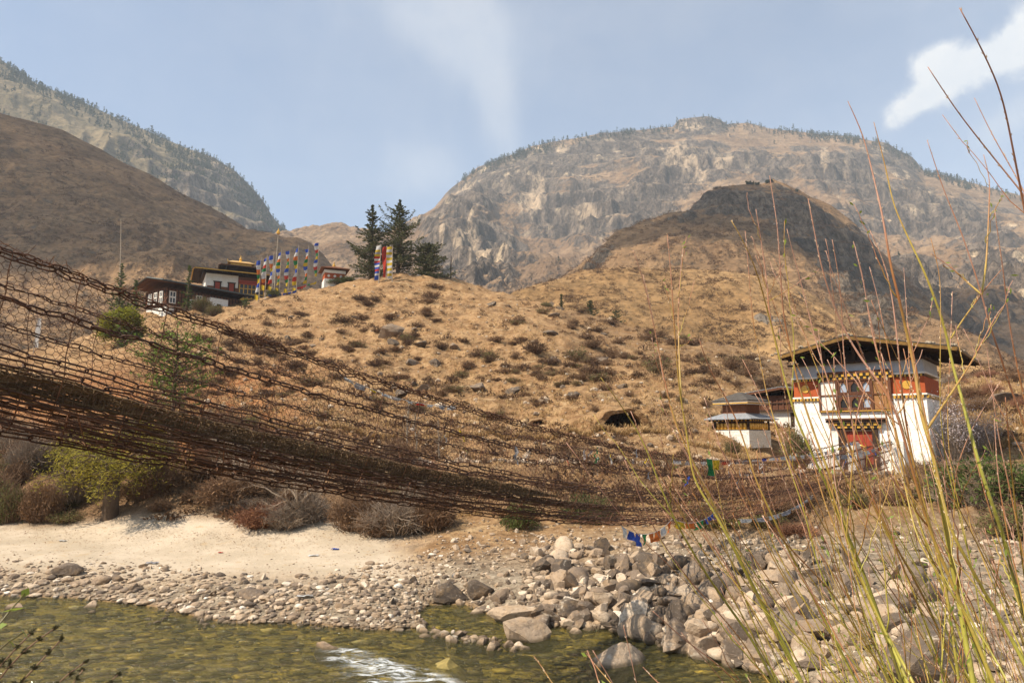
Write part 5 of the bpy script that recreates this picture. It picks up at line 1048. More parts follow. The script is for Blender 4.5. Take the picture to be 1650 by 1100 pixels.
# ================================================================== vegetation
def leaf_mat(name, c1, c2, tr=.35, sc=2.0):
    m, k = material(name); n = k.noise(k.gen(), sc, 3, .6); t = k.math('MULTIPLY_ADD', k.tone(), .4, n); oi = k.node('ShaderNodeObjectInfo').outputs['Random']
    c = k.mix(k.mr(t, .25, .75), c1, c2); c = k.mix(k.math('MULTIPLY', oi, .35), c, tuple(x * .6 for x in c1)); principled(k, m, c, .7, None, .2, trans=(tr, c)); return m
leaf_mat('conifer_needles', (.05, .058, .024), (.15, .145, .062)); leaf_mat('pine_needles', (.10, .16, .025), (.22, .30, .055)); leaf_mat('juniper_needles', (.06, .085, .022), (.14, .17, .045))
leaf_mat('willow_leaves', (.22, .20, .03), (.40, .33, .05), .45); leaf_mat('yellow_green_leaves', (.20, .20, .02), (.34, .33, .035), .45); leaf_mat('olive_leaves', (.10, .105, .035), (.21, .19, .065)); leaf_mat('far_needles', (.03, .04, .02), (.07, .085, .04))
leaf_mat('dry_leaves', (.17, .095, .05), (.30, .175, .085), .3); leaf_mat('rust_leaves', (.21, .095, .045), (.34, .17, .075), .3); leaf_mat('straw', (.36, .22, .09), (.50, .34, .16), .3, .3); leaf_mat('blossom', (.60, .50, .48), (.72, .64, .62), .3)
simple('bark', (.15, .105, .07), (.075, .052, .036), 5, .9, .8, .02, .1, (1, 1, .25)); simple('pale_bark', (.34, .28, .21), (.2, .16, .12), 5, .9, .5, .02, .1, (1, 1, .3)); simple('twig_brown', (.27, .17, .10), (.18, .11, .065), 3, .85, 0, .01, .1); simple('twig_grey', (.36, .28, .20), (.25, .19, .14), 3, .85, 0, .01, .1); simple('twig_red', (.32, .16, .09), (.22, .105, .065), 3, .85, 0, .01, .1)
leaf_mat('scrub_leaves', (.105, .058, .03), (.20, .112, .055), .25); leaf_mat('scrub_rust', (.135, .062, .030), (.23, .12, .055), .25); simple('scrub_twig', (.15, .09, .055), (.095, .058, .038), 3, .85, 0, .01, .1)
def rdir(n, up=0.0):
    d = rng.normal(size=(n, 3)); d[:, 2] += up; return d / np.linalg.norm(d, axis=1)[:, None]
def conifer(H, Rm, seed, crown0=.12, sparse=1.0, droop=-.15, irr=.35, leafL=.42, nb=None, forks=(), prof=None):
    """(trunk MB, crown MB): whorled limbs with sprays of needle clumps"""
    rg = np.random.default_rng(seed); T, Cn = MB(), MB(); z = np.linspace(0, H, 9); wob = np.cumsum(rg.normal(0, .012 * H / 9, (9, 2)), 0); wob[0] = 0
    P = np.stack([wob[:, 0], wob[:, 1], z], -1); T.tube(P, np.linspace(H * .028, H * .003, 9), 7, up=(0, 1, 0)); nb = nb or int(H * 7 * sparse)
    def limb(p0, az, L, el, dens):
        n = 7; t = np.linspace(0, 1, n); d = np.stack([np.cos(az) * np.ones(n), np.sin(az) * np.ones(n), el + (droop * t * 1.2) + .35 * t ** 2 * (1 if el > -.1 else .5)], -1); pts = p0 + np.cumsum(d * (L / n), 0) * 1.0; pts = np.concatenate([[p0], pts])
        T.tube(pts, np.linspace(.012 * L + .012, .006, len(pts)), 4, up=(0, 0, 1))
        m = int(dens * L * 10) + 4; q = rg.uniform(.12, 1.0, m) ** .8; c = np.stack([np.interp(q, np.linspace(0, 1, len(pts)), pts[:, i]) for i in range(3)], -1)
        side = rg.normal(0, 1, (m, 3)) * [.16, .16, .07] * L * (1.12 - q)[:, None]; c = c + side; dd = np.stack([np.cos(az) + rg.normal(0, .6, m), np.sin(az) + rg.normal(0, .6, m), rg.normal(-.05, .45, m)], -1)
        Cn.leaves(c, dd, leafL * rg.uniform(.6, 1.25, m), leafL * .36 * rg.uniform(.6, 1.3, m), a=np.clip(rg.normal(0, .45, m) + .25 * np.sign(side[:, 2]), -1, 1))
    for i in range(nb):
        f = (i + rg.random()) / nb; zz_ = H * (crown0 + (1 - crown0) * f); rr = Rm * (prof(f) if prof else (1 - f) ** .8 * (.75 + .25 * math.sin(f * 23 + seed))) * max(.25, 1 + rg.normal(0, irr)); az = i * 2.4 + rg.normal(0, .5)
        p0 = np.array([np.interp(zz_, z, P[:, 0]), np.interp(zz_, z, P[:, 1]), zz_]); limb(p0, az, max(rr, .15), rg.normal(.12 + .35 * f, .14), 1.9)
    for (fz, az, L, el) in forks: limb(np.array([0, 0, H * fz]), az, L, el, 2.6)
    n = 40; Cn.leaves(np.stack([P[-1, 0] + rg.normal(0, .10, n), P[-1, 1] + rg.normal(0, .10, n), H - rg.exponential(.5, n)], -1), rdir(n, 1.2), leafL * .8, leafL * .25, a=rg.normal(0, .4, n))
    return T, Cn
def tree(name, loc_, T, Cn, tm, cm, label, cat='tree', rz=0.0, group=None):
    r = empty(name, loc_, rz, label, cat, group); T.build('trunk', MATS[tm], r, True); Cn.build('crown', MATS[cm], r); return r
def spot(px, py, d, sink=.25):
    p = at(px, py, d); p[2] -= sink; return p
tree('conifer_tree', spot(597, 453, 111), *conifer(13.4, 4.3, 1, .06, 2.4, -.12, .45, .42), 'bark', 'conifer_needles', 'tall loose grey-green conifer on the hilltop, left of the striped banners', 'conifer')
tree('conifer_tree', spot(641, 453, 112), *conifer(14.4, 4.2, 2, .16, 2.4, -.1, .45, .42, forks=((.55, 3.3, 3.6, 1.5), (.5, .2, 3.6, 1.1), (.62, .1, 2.6, 1.4), (.66, 3.0, 2.6, 1.7), (.45, 3.4, 3.6, .7))), 'bark', 'conifer_needles', 'tallest dark conifer on the hilltop with forked top, right of the banners', 'conifer')
tree('conifer_tree', spot(690, 456, 111), *conifer(6.9, 3.2, 3, .05, 3.6, -.1, .35, .40, prof=lambda f: (1 - f) ** .45 * .95), 'bark', 'conifer_needles', 'low bushy dark conifer at the right end of the hilltop trees', 'conifer')
for i, (px, y0, y1, d, R_, mat, lb) in enumerate([(905, 474, 512, 116, .8, 'conifer_needles', 'narrow dark conifer above the mound\'s right shoulder, leftmost of three'), (952, 484, 532, 112, 1.7, 'conifer_needles', 'broad dark conifer right of the mound crest, middle of three'), (993, 500, 534, 112, 2.1, 'conifer_needles', 'low spreading dark conifer right of the mound, nearest the tan slope'),
    (190, 425, 512, 112, 2.4, 'juniper_needles', 'dark green conifer behind the netting, left of the long roofed house'), (214, 452, 530, 96, 1.7, 'juniper_needles', 'narrower green conifer behind the netting, beside the yellow-green tree'), (301, 428, 497, 94, 1.05, 'juniper_needles', 'slender green conifer standing close to the long monastery house'), (396, 482, 497, 98, 1.0, 'juniper_needles', 'small round green juniper below the yellow temple window')]):
    b_ = spot(px, y1, d, .3); H = (at(px, y0, d) - b_)[2]; cone = conifer(max(H, 1.2), R_, 20 + i, .05, 1.9 if H < 6 else 1.3, -.08, .3, .40 if H > 4 else .34, prof=(lambda f: (1 - f) ** .6) if R_ / max(H, 1) > .3 else None)
    tree('conifer_tree', b_, *cone, 'bark', mat, lb, 'conifer')
def broadleaf(H, seed, lv=4, spread=.75, trunkH=.3, tr=.05, leafn=26, leafL=.16, leafW=.05, leafspread=.22, nlimb=6, droop=0.0, upw=.6, ratio=.72, kids=3):
    """(wood MB, leaves MB): repeatedly forking limbs"""
    rg = np.random.default_rng(seed); T, L = MB(), MB(); tips = []
    def grow(p, d, ln, r, k):
        n = 4; pts = [p]; 
        for i in range(n): d = d + rg.normal(0, .13, 3) + np.array([0, 0, -droop * .12 * (lv - k + 1) / lv]); d = d / np.linalg.norm(d); pts.append(pts[-1] + d * ln / n)
        T.tube(pts, np.linspace(r, r * .62, n + 1), 5 if k > 1 else 3, cap=False)
        if k <= 2: tips.append((np.array(pts), d))
        if k == 0: return
        for c in range(kids if k > 1 else kids + 1):
            q = pts[-1] if c < 2 else pts[rg.integers(2, n + 1)]; dd = d + rg.normal(0, spread, 3) * [1, 1, .75] + [0, 0, .10 * upw]; dd /= np.linalg.norm(dd); grow(q, dd, ln * ratio * rg.uniform(.75, 1.2), r * .56, k - 1)
    tp = np.array([0, 0, H * trunkH]); zz_ = np.linspace(-.3, 1, 6); T.tube(np.stack([.03 * np.sin(zz_ * 4), .02 * np.cos(zz_ * 5), zz_ * H * trunkH], -1), H * tr * np.array([1.35, 1.15, 1.0, .95, 1.0, 1.1]), 9, up=(0, 1, 0))
    for i in range(nlimb):
        a = i * 6.283 / nlimb + rg.normal(0, .35); d = np.array([math.cos(a) * spread, math.sin(a) * spread, upw * rg.uniform(.7, 1.5)]); d /= np.linalg.norm(d); grow(tp - [0, 0, rg.uniform(0, .12 * H * trunkH)], d, H * (1 - trunkH) * .36, H * tr * .42, lv)
    for pts, d in tips:
        m = leafn
        if not m: break
        q = rg.uniform(0, 1, m); c = np.stack([np.interp(q, np.linspace(0, 1, len(pts)), pts[:, i]) for i in range(3)], -1) + rg.normal(0, leafspread, (m, 3)); L.leaves(c, np.stack([rg.normal(0, .6, m) + d[0], rg.normal(0, .6, m) + d[1], rg.normal(-.3 * droop - .1, .5, m)], -1), leafL * rg.uniform(.6, 1.3, m), leafW * rg.uniform(.6, 1.3, m), a=rg.normal(0, .5, m))
    return T, L
_p = on_land(176, 27.6); tree('willow_tree', _p - [0, 0, .12], *broadleaf(4.6, 5, 4, .92, .31, .064, 8, .15, .034, .15, 9, .45, .85, .72), 'bark', 'willow_leaves', 'stout pollard willow with thin yellow-green leaves at the back of the sandy beach', 'willow')
_p = on_land(274, 32.2); _H = (at(274, 538, 32.2) - _p)[2]; T, L = conifer(_H, 1.65, 44, .42, 1.0, -.05, .45, .20, nb=70, prof=lambda f: .45 + .6 * math.sin(min(1, f * 1.02) * 3.0) ** .6); tree('pine_tree', _p - [0, 0, .3], T, L, 'bark', 'pine_needles', 'bright green young pine on the red bank, seen through the bridge netting', 'pine')
_p = spot(196, 535, 80, .4); tree('leafy_tree', _p, *broadleaf(3.9, 8, 3, .9, .12, .03, 40, .36, .15, .30, 7, .3, .5, .74), 'bark', 'yellow_green_leaves', 'round bright yellow-green tree behind the netting below the left house', 'tree')
for px, d, H, lb, sd in ((482, 26.2, 3.1, 'bare grey tree with forked dark trunk at the back edge of the beach', 61), (392, 28.5, 3.3, 'thin bare bush-like tree behind the beach, left of the forked bare tree', 62)):
    _p = on_land(px, d); T, L = broadleaf(H, sd, 5, .62, .22, .04, 0, nlimb=5, upw=1.0, ratio=.70); r = empty('bare_tree', _p - [0, 0, .1], 0, lb, 'bare tree'); T.build('branches', MATS['twig_grey'], r)
for px, py, y1, d, lb, sd in ((655, 640, 742, 39, 'slim pale bare sapling behind the bridge midway, leftmost of three', 71), (672, 660, 752, 37, 'slim pale bare sapling behind the bridge, middle of three', 72), (708, 676, 760, 36, 'slim pale bare sapling behind the bridge, rightmost of three', 73)):
    b_ = on_land(px, d); H = max((at(px, py, d) - b_)[2], 2.0); T = MB(); rg_ = np.random.default_rng(sd); z_ = np.linspace(-.2, H, 8); P = np.stack([np.cumsum(rg_.normal(0, .04, 8)), np.cumsum(rg_.normal(0, .04, 8)), z_], -1); T.tube(P, np.linspace(.055, .012, 8), 6, up=(0, 1, 0))
    n = 34; q = rg_.uniform(.25, .98, n); c = np.stack([np.interp(q, np.linspace(0, 1, 8), P[:, i]) for i in range(3)], -1); az = rg_.uniform(0, 6.28, n); l = (1.1 - q) * H * .32; T.sticks(c, c + np.stack([np.cos(az) * l * .45, np.sin(az) * l * .45, l], -1), .014, .005)
    o = T.build('bare_sapling', MATS['pale_bark']); o.location = b_; tag(o, lb, 'sapling')
# ------------------------------------------------------------------ shrubs
def shrub(seed, R_, H, ntw, nleaf, leafL=.10, leafW=.04, tw=.010, upright=.8, dome=True):
    """(twigs MB, leaves MB) of a twiggy bush"""
    rg = np.random.default_rng(seed); T, L = MB(), MB(); az = rg.uniform(0, 6.28, ntw); ra = np.sqrt(rg.random(ntw)); top = np.stack([np.cos(az) * ra * R_, np.sin(az) * ra * R_, H * (np.sqrt(np.maximum(1 - .8 * ra ** 2, .08)) if dome else 1) * rg.uniform(.5, 1.08, ntw)], -1)
    lump = 1 + .35 * pnoise(top[:, 0] * 1.6 / R_, top[:, 1] * 1.6 / R_, seed * 3.7); top *= lump[:, None]
    base = top * [.22, .22, 0] + rg.normal(0, .08 * R_, (ntw, 3)) * [1, 1, 0] - [0, 0, .05]; mid = (base + top) / 2 + rg.normal(0, .10 * R_, (ntw, 3)) + [0, 0, .1 * H]
    T.sticks(base, mid, tw, tw * .75, a=rg.normal(0, .4, ntw)); T.sticks(mid, top, tw * .75, tw * .35, a=rg.normal(0, .4, ntw))
    for _ in range(2):
        s_ = mid + (top - mid) * rg.uniform(.1, .8, (ntw, 1)); T.sticks(s_, s_ + (top - mid) * .45 + rg.normal(0, .20 * R_, (ntw, 3)), tw * .5, tw * .3, a=rg.normal(0, .4, ntw))
    if nleaf:
        i = rg.integers(0, ntw, nleaf); q = rg.uniform(.0, 1.08, (nleaf, 1)) ** .7; c = mid[i] + (top[i] - mid[i]) * q + rg.normal(0, .10 * R_, (nleaf, 3)); c[:, 2] = np.maximum(c[:, 2], .02); L.leaves(c, rdir(nleaf, upright), leafL * rg.uniform(.6, 1.4, nleaf), leafW * rg.uniform(.6, 1.4, nleaf), a=rg.normal(0, .5, nleaf))
    return T, L
def shrub_proto(name, seed, mats, **kw):
    T, L = shrub(seed, **kw); m1 = T.mesh(name); m1.materials.append(MATS[mats[0]]); m2 = None
    if L.n: m2 = L.mesh(name); m2.materials.append(MATS[mats[1]])
    return m1, m2
def joined(name, seed, mats, **kw):
    """twigs and leaves in one mesh, for shrubs too small in the photo to show parts"""
    T, L = shrub(seed, **kw); nt = sum(len(q) for q in T.Q); 
    M = MB(); M.V = T.V + L.V; M.Q = T.Q + [q + T.n for q in L.Q]; M.A = T.A + L.A; M.n = T.n + L.n; me = M.mesh(name); me.materials.append(MATS[mats[0]]); me.materials.append(MATS[mats[1]]); idx = np.zeros(len(me.polygons), np.int32); idx[nt:] = 1; me.polygons.foreach_set('material_index', idx); return me
_dry = [joined('dry_shrub', 400 + i, m_, R_=1.0, H=.85, ntw=90, nleaf=240, leafL=.20, leafW=.07, tw=.022) for i, m_ in enumerate([('scrub_twig', 'scrub_leaves'), ('scrub_twig', 'scrub_rust'), ('twig_brown', 'scrub_leaves'), ('scrub_twig', 'scrub_rust'), ('scrub_twig', 'scrub_leaves'), ('twig_brown', 'olive_leaves')])]
_tone = ['brown', 'russet', 'grey-brown', 'reddish', 'brown', 'grey-green']
def hits(pxs, pys, d0=20.0, d1=140.0, n=420):
    ds = np.exp(np.linspace(math.log(d0), math.log(d1), n)); P = at(np.repeat(pxs, n), np.repeat(pys, n), np.tile(ds, len(pxs))); g = land(P[:, 0], P[:, 1]).reshape(len(pxs), n); P = P.reshape(len(pxs), n, 3); below = P[:, :, 2] <= g; i = below.argmax(1); ok = below.any(1); j = np.arange(len(pxs)); Q = P[j, i]; Q[:, 2] = g[j, i]; return Q[ok], ok
def rows():
    n = 2600; px = rng.uniform(250, 1290, n); py = rng.uniform(462, 800, n); return px, py
_px, _py = rows(); _Q, _ok = hits(_px, _py, 34, 130); _px, _py = _px[_ok], _py[_ok]
_den = .45 + .9 * fbm(_Q[:, 0] * .06, _Q[:, 1] * .06, 2.2, 3) + .3 * sstep(800, 1050, _px) - .5 * sstep(1060, 1120, _px) * sstep(680, 700, _py); _keep = rng.random(len(_Q)) < np.clip(_den, .08, 1.0)
_away = np.hypot(_Q[:, 0] - GH[0], _Q[:, 1] - GH[1]) > 9.5
for b_ in (LH, UT, pw, ct): _away &= np.hypot(_Q[:, 0] - b_.location[0] - (5 if b_ in (LH, UT) else 0), _Q[:, 1] - b_.location[1] - (4 if b_ in (LH, UT) else 0)) > (9 if b_ in (LH, UT) else 3.4)
for c_ in _caves: _away &= np.hypot(_Q[:, 0] - c_[0], _Q[:, 1] - c_[1] + 1) > 3.0
_sel = np.where(_keep & _away)[0]; _sz = np.exp(rng.normal(-.50, .36, len(_Q))); _sz *= np.clip((_Q[:, 1] - 24) / 46, .35, 1.0); _app = _sz / _Q[:, 1]
_sel = _sel[np.argsort(-_app[_sel])]
def hillzone(px, py): return ('upper left mound below the flag poles' if px < 560 else 'upper mound below the hilltop trees' if px < 800 else 'mound\'s right shoulder') if py < 560 else ('lower mound seen left of midspan' if px < 640 else 'lower mound above the bridge' if px < 900 else 'brushy slope right of the cave')
for i in _sel[:285]:
    t_ = rng.integers(0, 6) if _px[i] < 850 else rng.choice([0, 2, 2, 4, 5]); o = bpy.data.objects.new('dry_shrub', _dry[t_]); COL.objects.link(o); s_ = _sz[i]; o.location = _Q[i] - [0, 0, .05]; o.rotation_euler = (0, 0, rng.uniform(0, 6.28)); o.scale = (s_ * rng.uniform(.8, 1.5), s_ * rng.uniform(.8, 1.3), s_ * rng.uniform(.7, 1.1))
    size = 'large' if s_ > .85 else 'small' if s_ < .62 else 'middling'
    tag(o, f"{size} {_tone[t_]} dry shrub on the {hillzone(_px[i], _py[i])}", 'shrub', 'dry shrubs dotted over the orange hill')
# smaller scrub, grass tufts, stones: nobody could count them
def cluster(name, pts, kind_mesh_fn, mat): ...
_rest = _sel[285:]; mb = MB()
def scrub_at(mb, Q, sz):
    for p, s_ in zip(Q, sz):
        n = 52 if s_ > .4 else 24; c = rng.normal(0, .42, (n, 3)) * [1, 1, .0] * s_; c[:, 2] = np.abs(rng.normal(.28, .2, n)) * s_ * np.exp(-(c[:, 0] ** 2 + c[:, 1] ** 2) / s_ ** 2); mb.leaves(p + c, rdir(n, .9), .34 * s_ * rng.uniform(.6, 1.3, n), .15 * s_, a=np.full(n, rng.normal(0, .7)))
scrub_at(mb, _Q[_rest], _sz[_rest])
_px2, _py2 = rng.uniform(240, 1650, 7000), rng.uniform(462, 850, 7000); _Q2, _ok2 = hits(_px2, _py2, 27, 135); _w2 = (np.hypot(_Q2[:, 0] - GH[0], _Q2[:, 1] - GH[1]) > 9) & (rng.random(len(_Q2)) < np.clip(.45 + 1.0 * fbm(_Q2[:, 0] * .09, _Q2[:, 1] * .09, 5.2, 3), .05, 1)); scrub_at(mb, _Q2[_w2], np.exp(rng.normal(-1.0, .4, _w2.sum())))
mb.build('undergrowth', MATS['scrub_leaves'])['kind'] = 'stuff'
def tufts(n, d0, d1, px0, px1, y0, y1, hgt, mat, blades=6):
    px, py = rng.uniform(px0, px1, n), rng.uniform(y0, y1, n); Q, ok = hits(px, py, d0, d1, 300); Q = Q[(river_sd(Q[:, 0], Q[:, 1]) < -.6)]; Q = Q[np.hypot(Q[:, 0] - GH[0] - 2, Q[:, 1] - GH[1] - 3) > 6.0]
    z = np.repeat(Q, blades, 0) + rng.normal(0, 1, (len(Q) * blades, 3)) * [.3 * hgt, .3 * hgt, 0]; h = hgt * rng.uniform(.5, 1.3, len(z)); d = rng.normal(0, .5, (len(z), 3)); d[:, 2] = 1; MBt.leaves(z + d * (h * .42)[:, None], d, h, hgt * .16, a=np.repeat(rng.normal(0, .7, len(Q)), blades))
MBt = MB(); tufts(5600, 40, 130, 200, 1320, 458, 800, .34, 'straw'); tufts(900, 26, 48, 700, 1650, 720, 880, .24, 'straw'); tufts(1500, 40, 100, 1480, 1650, 600, 760, .4, 'straw')
MBt.build('dry_grass', MATS['straw'])['kind'] = 'stuff'
# bushes along the foot of the slope and on the right bank: twigs and leaves as parts
_bp = {}
for nm, mats, kw in (('brown', ('twig_brown', 'dry_leaves'), dict(R_=1.0, H=1.15, ntw=380, nleaf=800, leafL=.13, leafW=.045, tw=.013)), ('grey', ('twig_grey', 'dry_leaves'), dict(R_=1.0, H=1.3, ntw=520, nleaf=260, leafL=.11, leafW=.035, tw=.014)), ('reddish', ('twig_red', 'rust_leaves'), dict(R_=1.0, H=1.1, ntw=420, nleaf=700, leafL=.11, leafW=.04, tw=.013)), ('olive', ('twig_brown', 'olive_leaves'), dict(R_=1.0, H=1.0, ntw=300, nleaf=2200, leafL=.12, leafW=.045, tw=.012)), ('green', ('twig_brown', 'juniper_needles'), dict(R_=1.0, H=1.0, ntw=240, nleaf=3200, leafL=.11, leafW=.045, tw=.011))):
    _bp[nm] = [shrub_proto('twigs', 500 + 7 * len(_bp) + j, mats, **kw) for j in range(3)]
def bush(nm, px, d, R_, H, label, group=None, name='bush', p=None, sink=.08):
    p = on_land(px, d) if p is None else p; m1, m2 = _bp[nm][rng.integers(0, 3)]; r = empty(name, p - np.array([0, 0, sink]), rng.uniform(0, 6.28), label, 'bush', group); r.scale = (R_, R_ * rng.uniform(.8, 1.1), H); a = new_obj('twigs', m1, None, r)
    if m2: new_obj('leaves', m2, None, r)
    return r
bush('green', 838, 24.6, .72, .95, 'compact green bush on the rubble just below the bridge, left of the two'); bush('green', 950, 25.2, 1.05, .95, 'wider dark green bush under the bridge beside the hanging blue flag'); bush('olive', 1150, 24.0, .95, .85, 'yellowish green bush behind the lower willow shoots under the bridge end')
bush('green', 1605, 24.5, 1.9, 1.75, 'big dense green bush at the right edge of the bank'); bush('green', 1530, 30, 1.1, .9, 'dark green low bush below the right corner of the gatehouse'); bush('olive', 1640, 21, 1.0, 1.0, 'olive bush at the extreme right edge above the boulders')
bush('olive', 690, 25.5, .38, .5, 'tiny grey-green bush on the gravel right of the sand'); bush('olive', 323, 96.5, 1.5, 2.2, 'grey-green bush in front of the white tower of the long house'); bush('olive', 345, 95, 1.3, 1.7, 'second bush before the white tower, on its right side'); bush('green', 545, 112, 1.9, 1.0, 'low dark bush at the foot of the white shrine'); bush('green', 560, 112, 1.6, 1.1, 'low dark bush between the white shrine and the left conifer'); bush('green', 440, 105, 1.2, 1.3, 'dark bush between the temple window and the flag poles')
bush('olive', 880, 100, 1.3, 1.1, 'lone green bush on the right edge of the mound crest')
bush('olive', 1180, 41, .5, 1.0, 'small pale green bush in front of the prayer wheel house'); bush('olive', 1288, 37.5, .85, 2.3, 'olive shrub against the left corner of the gatehouse')
_zone = lambda px: 'left of the pollard willow' if px < 150 else 'between the willow and the bare trees' if px < 400 else 'right of the forked bare tree'
for i in range(112):
    px = float(rng.uniform(-60, 700)); d = float(27.9 + 9.5 * rng.random() ** 1.7 - (1.8 if px > 420 else 0) - (1.2 if px > 560 else 0)); nm = rng.choice(['brown', 'brown', 'grey', 'reddish', 'olive'], p=[.3, .15, .25, .15, .15])
    if abs(px - 176) < 45 and d < 29.8: continue
    if abs(px - 274) < 20 and d < 33: continue
    H = float(rng.uniform(.6, 1.25)) * (1.15 if px < 160 else 1); bush(nm, px, d, float(rng.uniform(.6, 1.25)), H, f"{'tall' if H > 1.0 else 'low'} {nm} bush behind the beach, {_zone(px)}", 'bushes along the foot of the slope')
_zone2 = lambda px: 'under the bridge end' if px < 1400 else 'below the gatehouse' if px < 1540 else 'near the right edge'
for i in range(60):
    px = float(rng.uniform(1230, 1700)); d = float(rng.uniform(22.5, 35.0)); nm = rng.choice(['brown', 'reddish', 'grey', 'olive'], p=[.45, .2, .25, .1])
    if d > 26.5 and px < 1455: continue
    H = float(rng.uniform(.3, .8)); bush(nm, px, d, float(rng.uniform(.5, 1.1)), H, f"{'bigger' if H > .55 else 'low'} {nm} bush on the right bank, {_zone2(px)}", 'bushes on the right bank')
for i in range(26):
    px = float(rng.uniform(1480, 1700)); d = float(rng.uniform(42, 82)); H = float(rng.uniform(.5, 1.1)); nm = rng.choice(['brown', 'reddish', 'grey']); bush(nm, px, d, float(rng.uniform(.8, 1.6)), H, f"{'bigger' if H > .8 else 'low'} {nm} bush on the {'lower' if d < 60 else 'upper'} slope right of the gatehouse", 'bushes on the slope behind the gatehouse')
for i in range(30):
    px = float(rng.uniform(-40, 420)); d = float(rng.uniform(27.4, 29.0)); nm = rng.choice(['brown', 'reddish', 'grey', 'olive']); H = float(rng.uniform(.25, .5))
    if abs(px - 176) > 60: bush(nm, px, d, float(rng.uniform(.35, .7)), H, f"knee-high {nm} bush behind the sand, {_zone(px)}", 'bushes along the foot of the slope')
T, L = shrub(777, 1.9, 3.9, 170, 3600, .07, .06, .010, .2, dome=False); r = empty('blossom_tree', on_land(1522, 37.5) - [0, 0, .1], 0, 'bare shrub with pale pink blossom beside the right corner of the gatehouse', 'blossom tree'); T.build('branches', MATS['twig_grey'], r); L.build('blossom', MATS['blossom'], r)
T, L = shrub(778, 1.3, 2.6, 120, 2000, .06, .05, .009, .2, dome=False); r = empty('blossom_tree', on_land(1588, 40) - [0, 0, .1], 0, 'smaller pale blossom shrub on the slope right of the gatehouse', 'blossom tree'); T.build('branches', MATS['twig_grey'], r); L.build('blossom', MATS['blossom'], r)
# ------------------------------------------------------------------ woods on the far ridges, scrub on the far hills
def ridge_trees(name, M, sel_fn, n, h0, h1, seed, mat='far_needles', low=False):
    ob, X, Y, Z, rk, V = M; rg = np.random.default_rng(seed); mb = MB(); px, py = project(np.stack([X, Y, Z], -1)); w = sel_fn(px, py, V[:, None] + 0 * X, rk); w = np.where(V[:, None] > 1.02, 0, w); w = (w / w.sum()).ravel(); idx = rg.choice(len(w), n, p=w)
    x, y, z = X.ravel()[idx], Y.ravel()[idx], Z.ravel()[idx]; h = rg.uniform(h0, h1, n) * np.exp(rg.normal(0, .2, n)); m = 22
    t = rg.random((n, m)) * (.5 if low else 1); rr = (.75 if low else .26) * h[:, None] * (1 - t) ** .7 * rg.uniform(.2, 1.1, (n, m)); az = rg.uniform(0, 6.28, (n, m)); C = np.stack([x[:, None] + rr * np.cos(az), y[:, None] + rr * np.sin(az), z[:, None] - .05 * h[:, None] + h[:, None] * (.1 + .9 * t)], -1).reshape(-1, 3)
    D = np.stack([np.cos(az), np.sin(az), rg.normal(.3, .5, (n, m))], -1).reshape(-1, 3); mb.leaves(C, D, np.repeat(h * .28, m), np.repeat(h * .13, m), a=np.repeat(rg.normal(0, .5, n), m)); mb.sticks(np.stack([x, y, z - 1], -1), np.stack([x, y, z + h * (.2 if low else .9)], -1), h * .02); mb.build(name, MATS[mat])['kind'] = 'stuff'
band = lambda px, a, b: ((px > a) & (px < b)).astype(float)
ridge_trees('treeline', main_mt, lambda px, py, V, rk: sstep(.972, .998, V) * (band(px, 735, 1085) * (.25 + .75 * sstep(-.25, .3, pnoise(px * .03, 0, 1.5))) + 1.0 * band(px, 1300, 1385) + .7 * band(px, 1488, 1565) + .25 * band(px, 1090, 1300) + .3 * band(px, 1385, 1490) + .2 * band(px, 1560, 1700)) + .00025 * band(px, 700, 1650), 1900, 4.5, 10, 41)
ridge_trees('treeline', left_mt, lambda px, py, V, rk: sstep(.90, .99, V) * band(px, -60, 560) * (.4 + .6 * sstep(-.2, .3, pnoise(px * .03, V * 9, 1.5))) + .22 * band(px, -60, 460) * sstep(-.05, .45, pnoise(px * .022, V * 14, 4.5)) * sstep(.45, .6, V) * 1.6 + .1 * band(px, 430, 580), 4200, 5.5, 11, 42)
ridge_trees('scrub', brown_hill, lambda px, py, V, rk: sstep(-.2, .4, fbm(px * .012, V * 16, 3.3, 4)) * sstep(.25, .5, V) + .12, 8500, 1.0, 2.6, 43, 'scrub_leaves', True)
ridge_trees('scrub', shadow_hill, lambda px, py, V, rk: sstep(-.1, .5, fbm(px * .015, V * 20, 7.3, 4)) * sstep(.3, .5, V) + .08 + .3 * rk, 6500, 1.0, 2.6, 44, 'scrub_leaves', True)
ridge_trees('scrub', front_hill, lambda px, py, V, rk: sstep(-.15, .45, fbm(px * .02, V * 20, 1.3, 4)) + .08, 8500, .5, 1.4, 45, 'scrub_leaves', True)
for px, y0, y1, lb in ((1157, 297, 310, 'leftmost tiny dark tree on the shadowed rocky hilltop'), (1207, 287, 304, 'tall dark tree on the shadowed rocky hilltop, left one of a pair'), (1220, 289, 304, 'dark tree on the shadowed rocky hilltop, right one of a pair'), (1240, 285, 297, 'dark tree at the highest point of the shadowed rocky hilltop'), (1282, 302, 312, 'small dark tree just right of the shadowed hilltop')):
    b_ = spot(px, y1, 516, 1.5); H = (at(px, y0, 516) - b_)[2]; T, L = broadleaf(H * .8, int(px), 3, .55, .25, .03, 9, .8, .4, .35, 4, .1, 1.0); tree('hilltop_tree', b_, T, L, 'bark', 'far_needles', lb, 'tree')
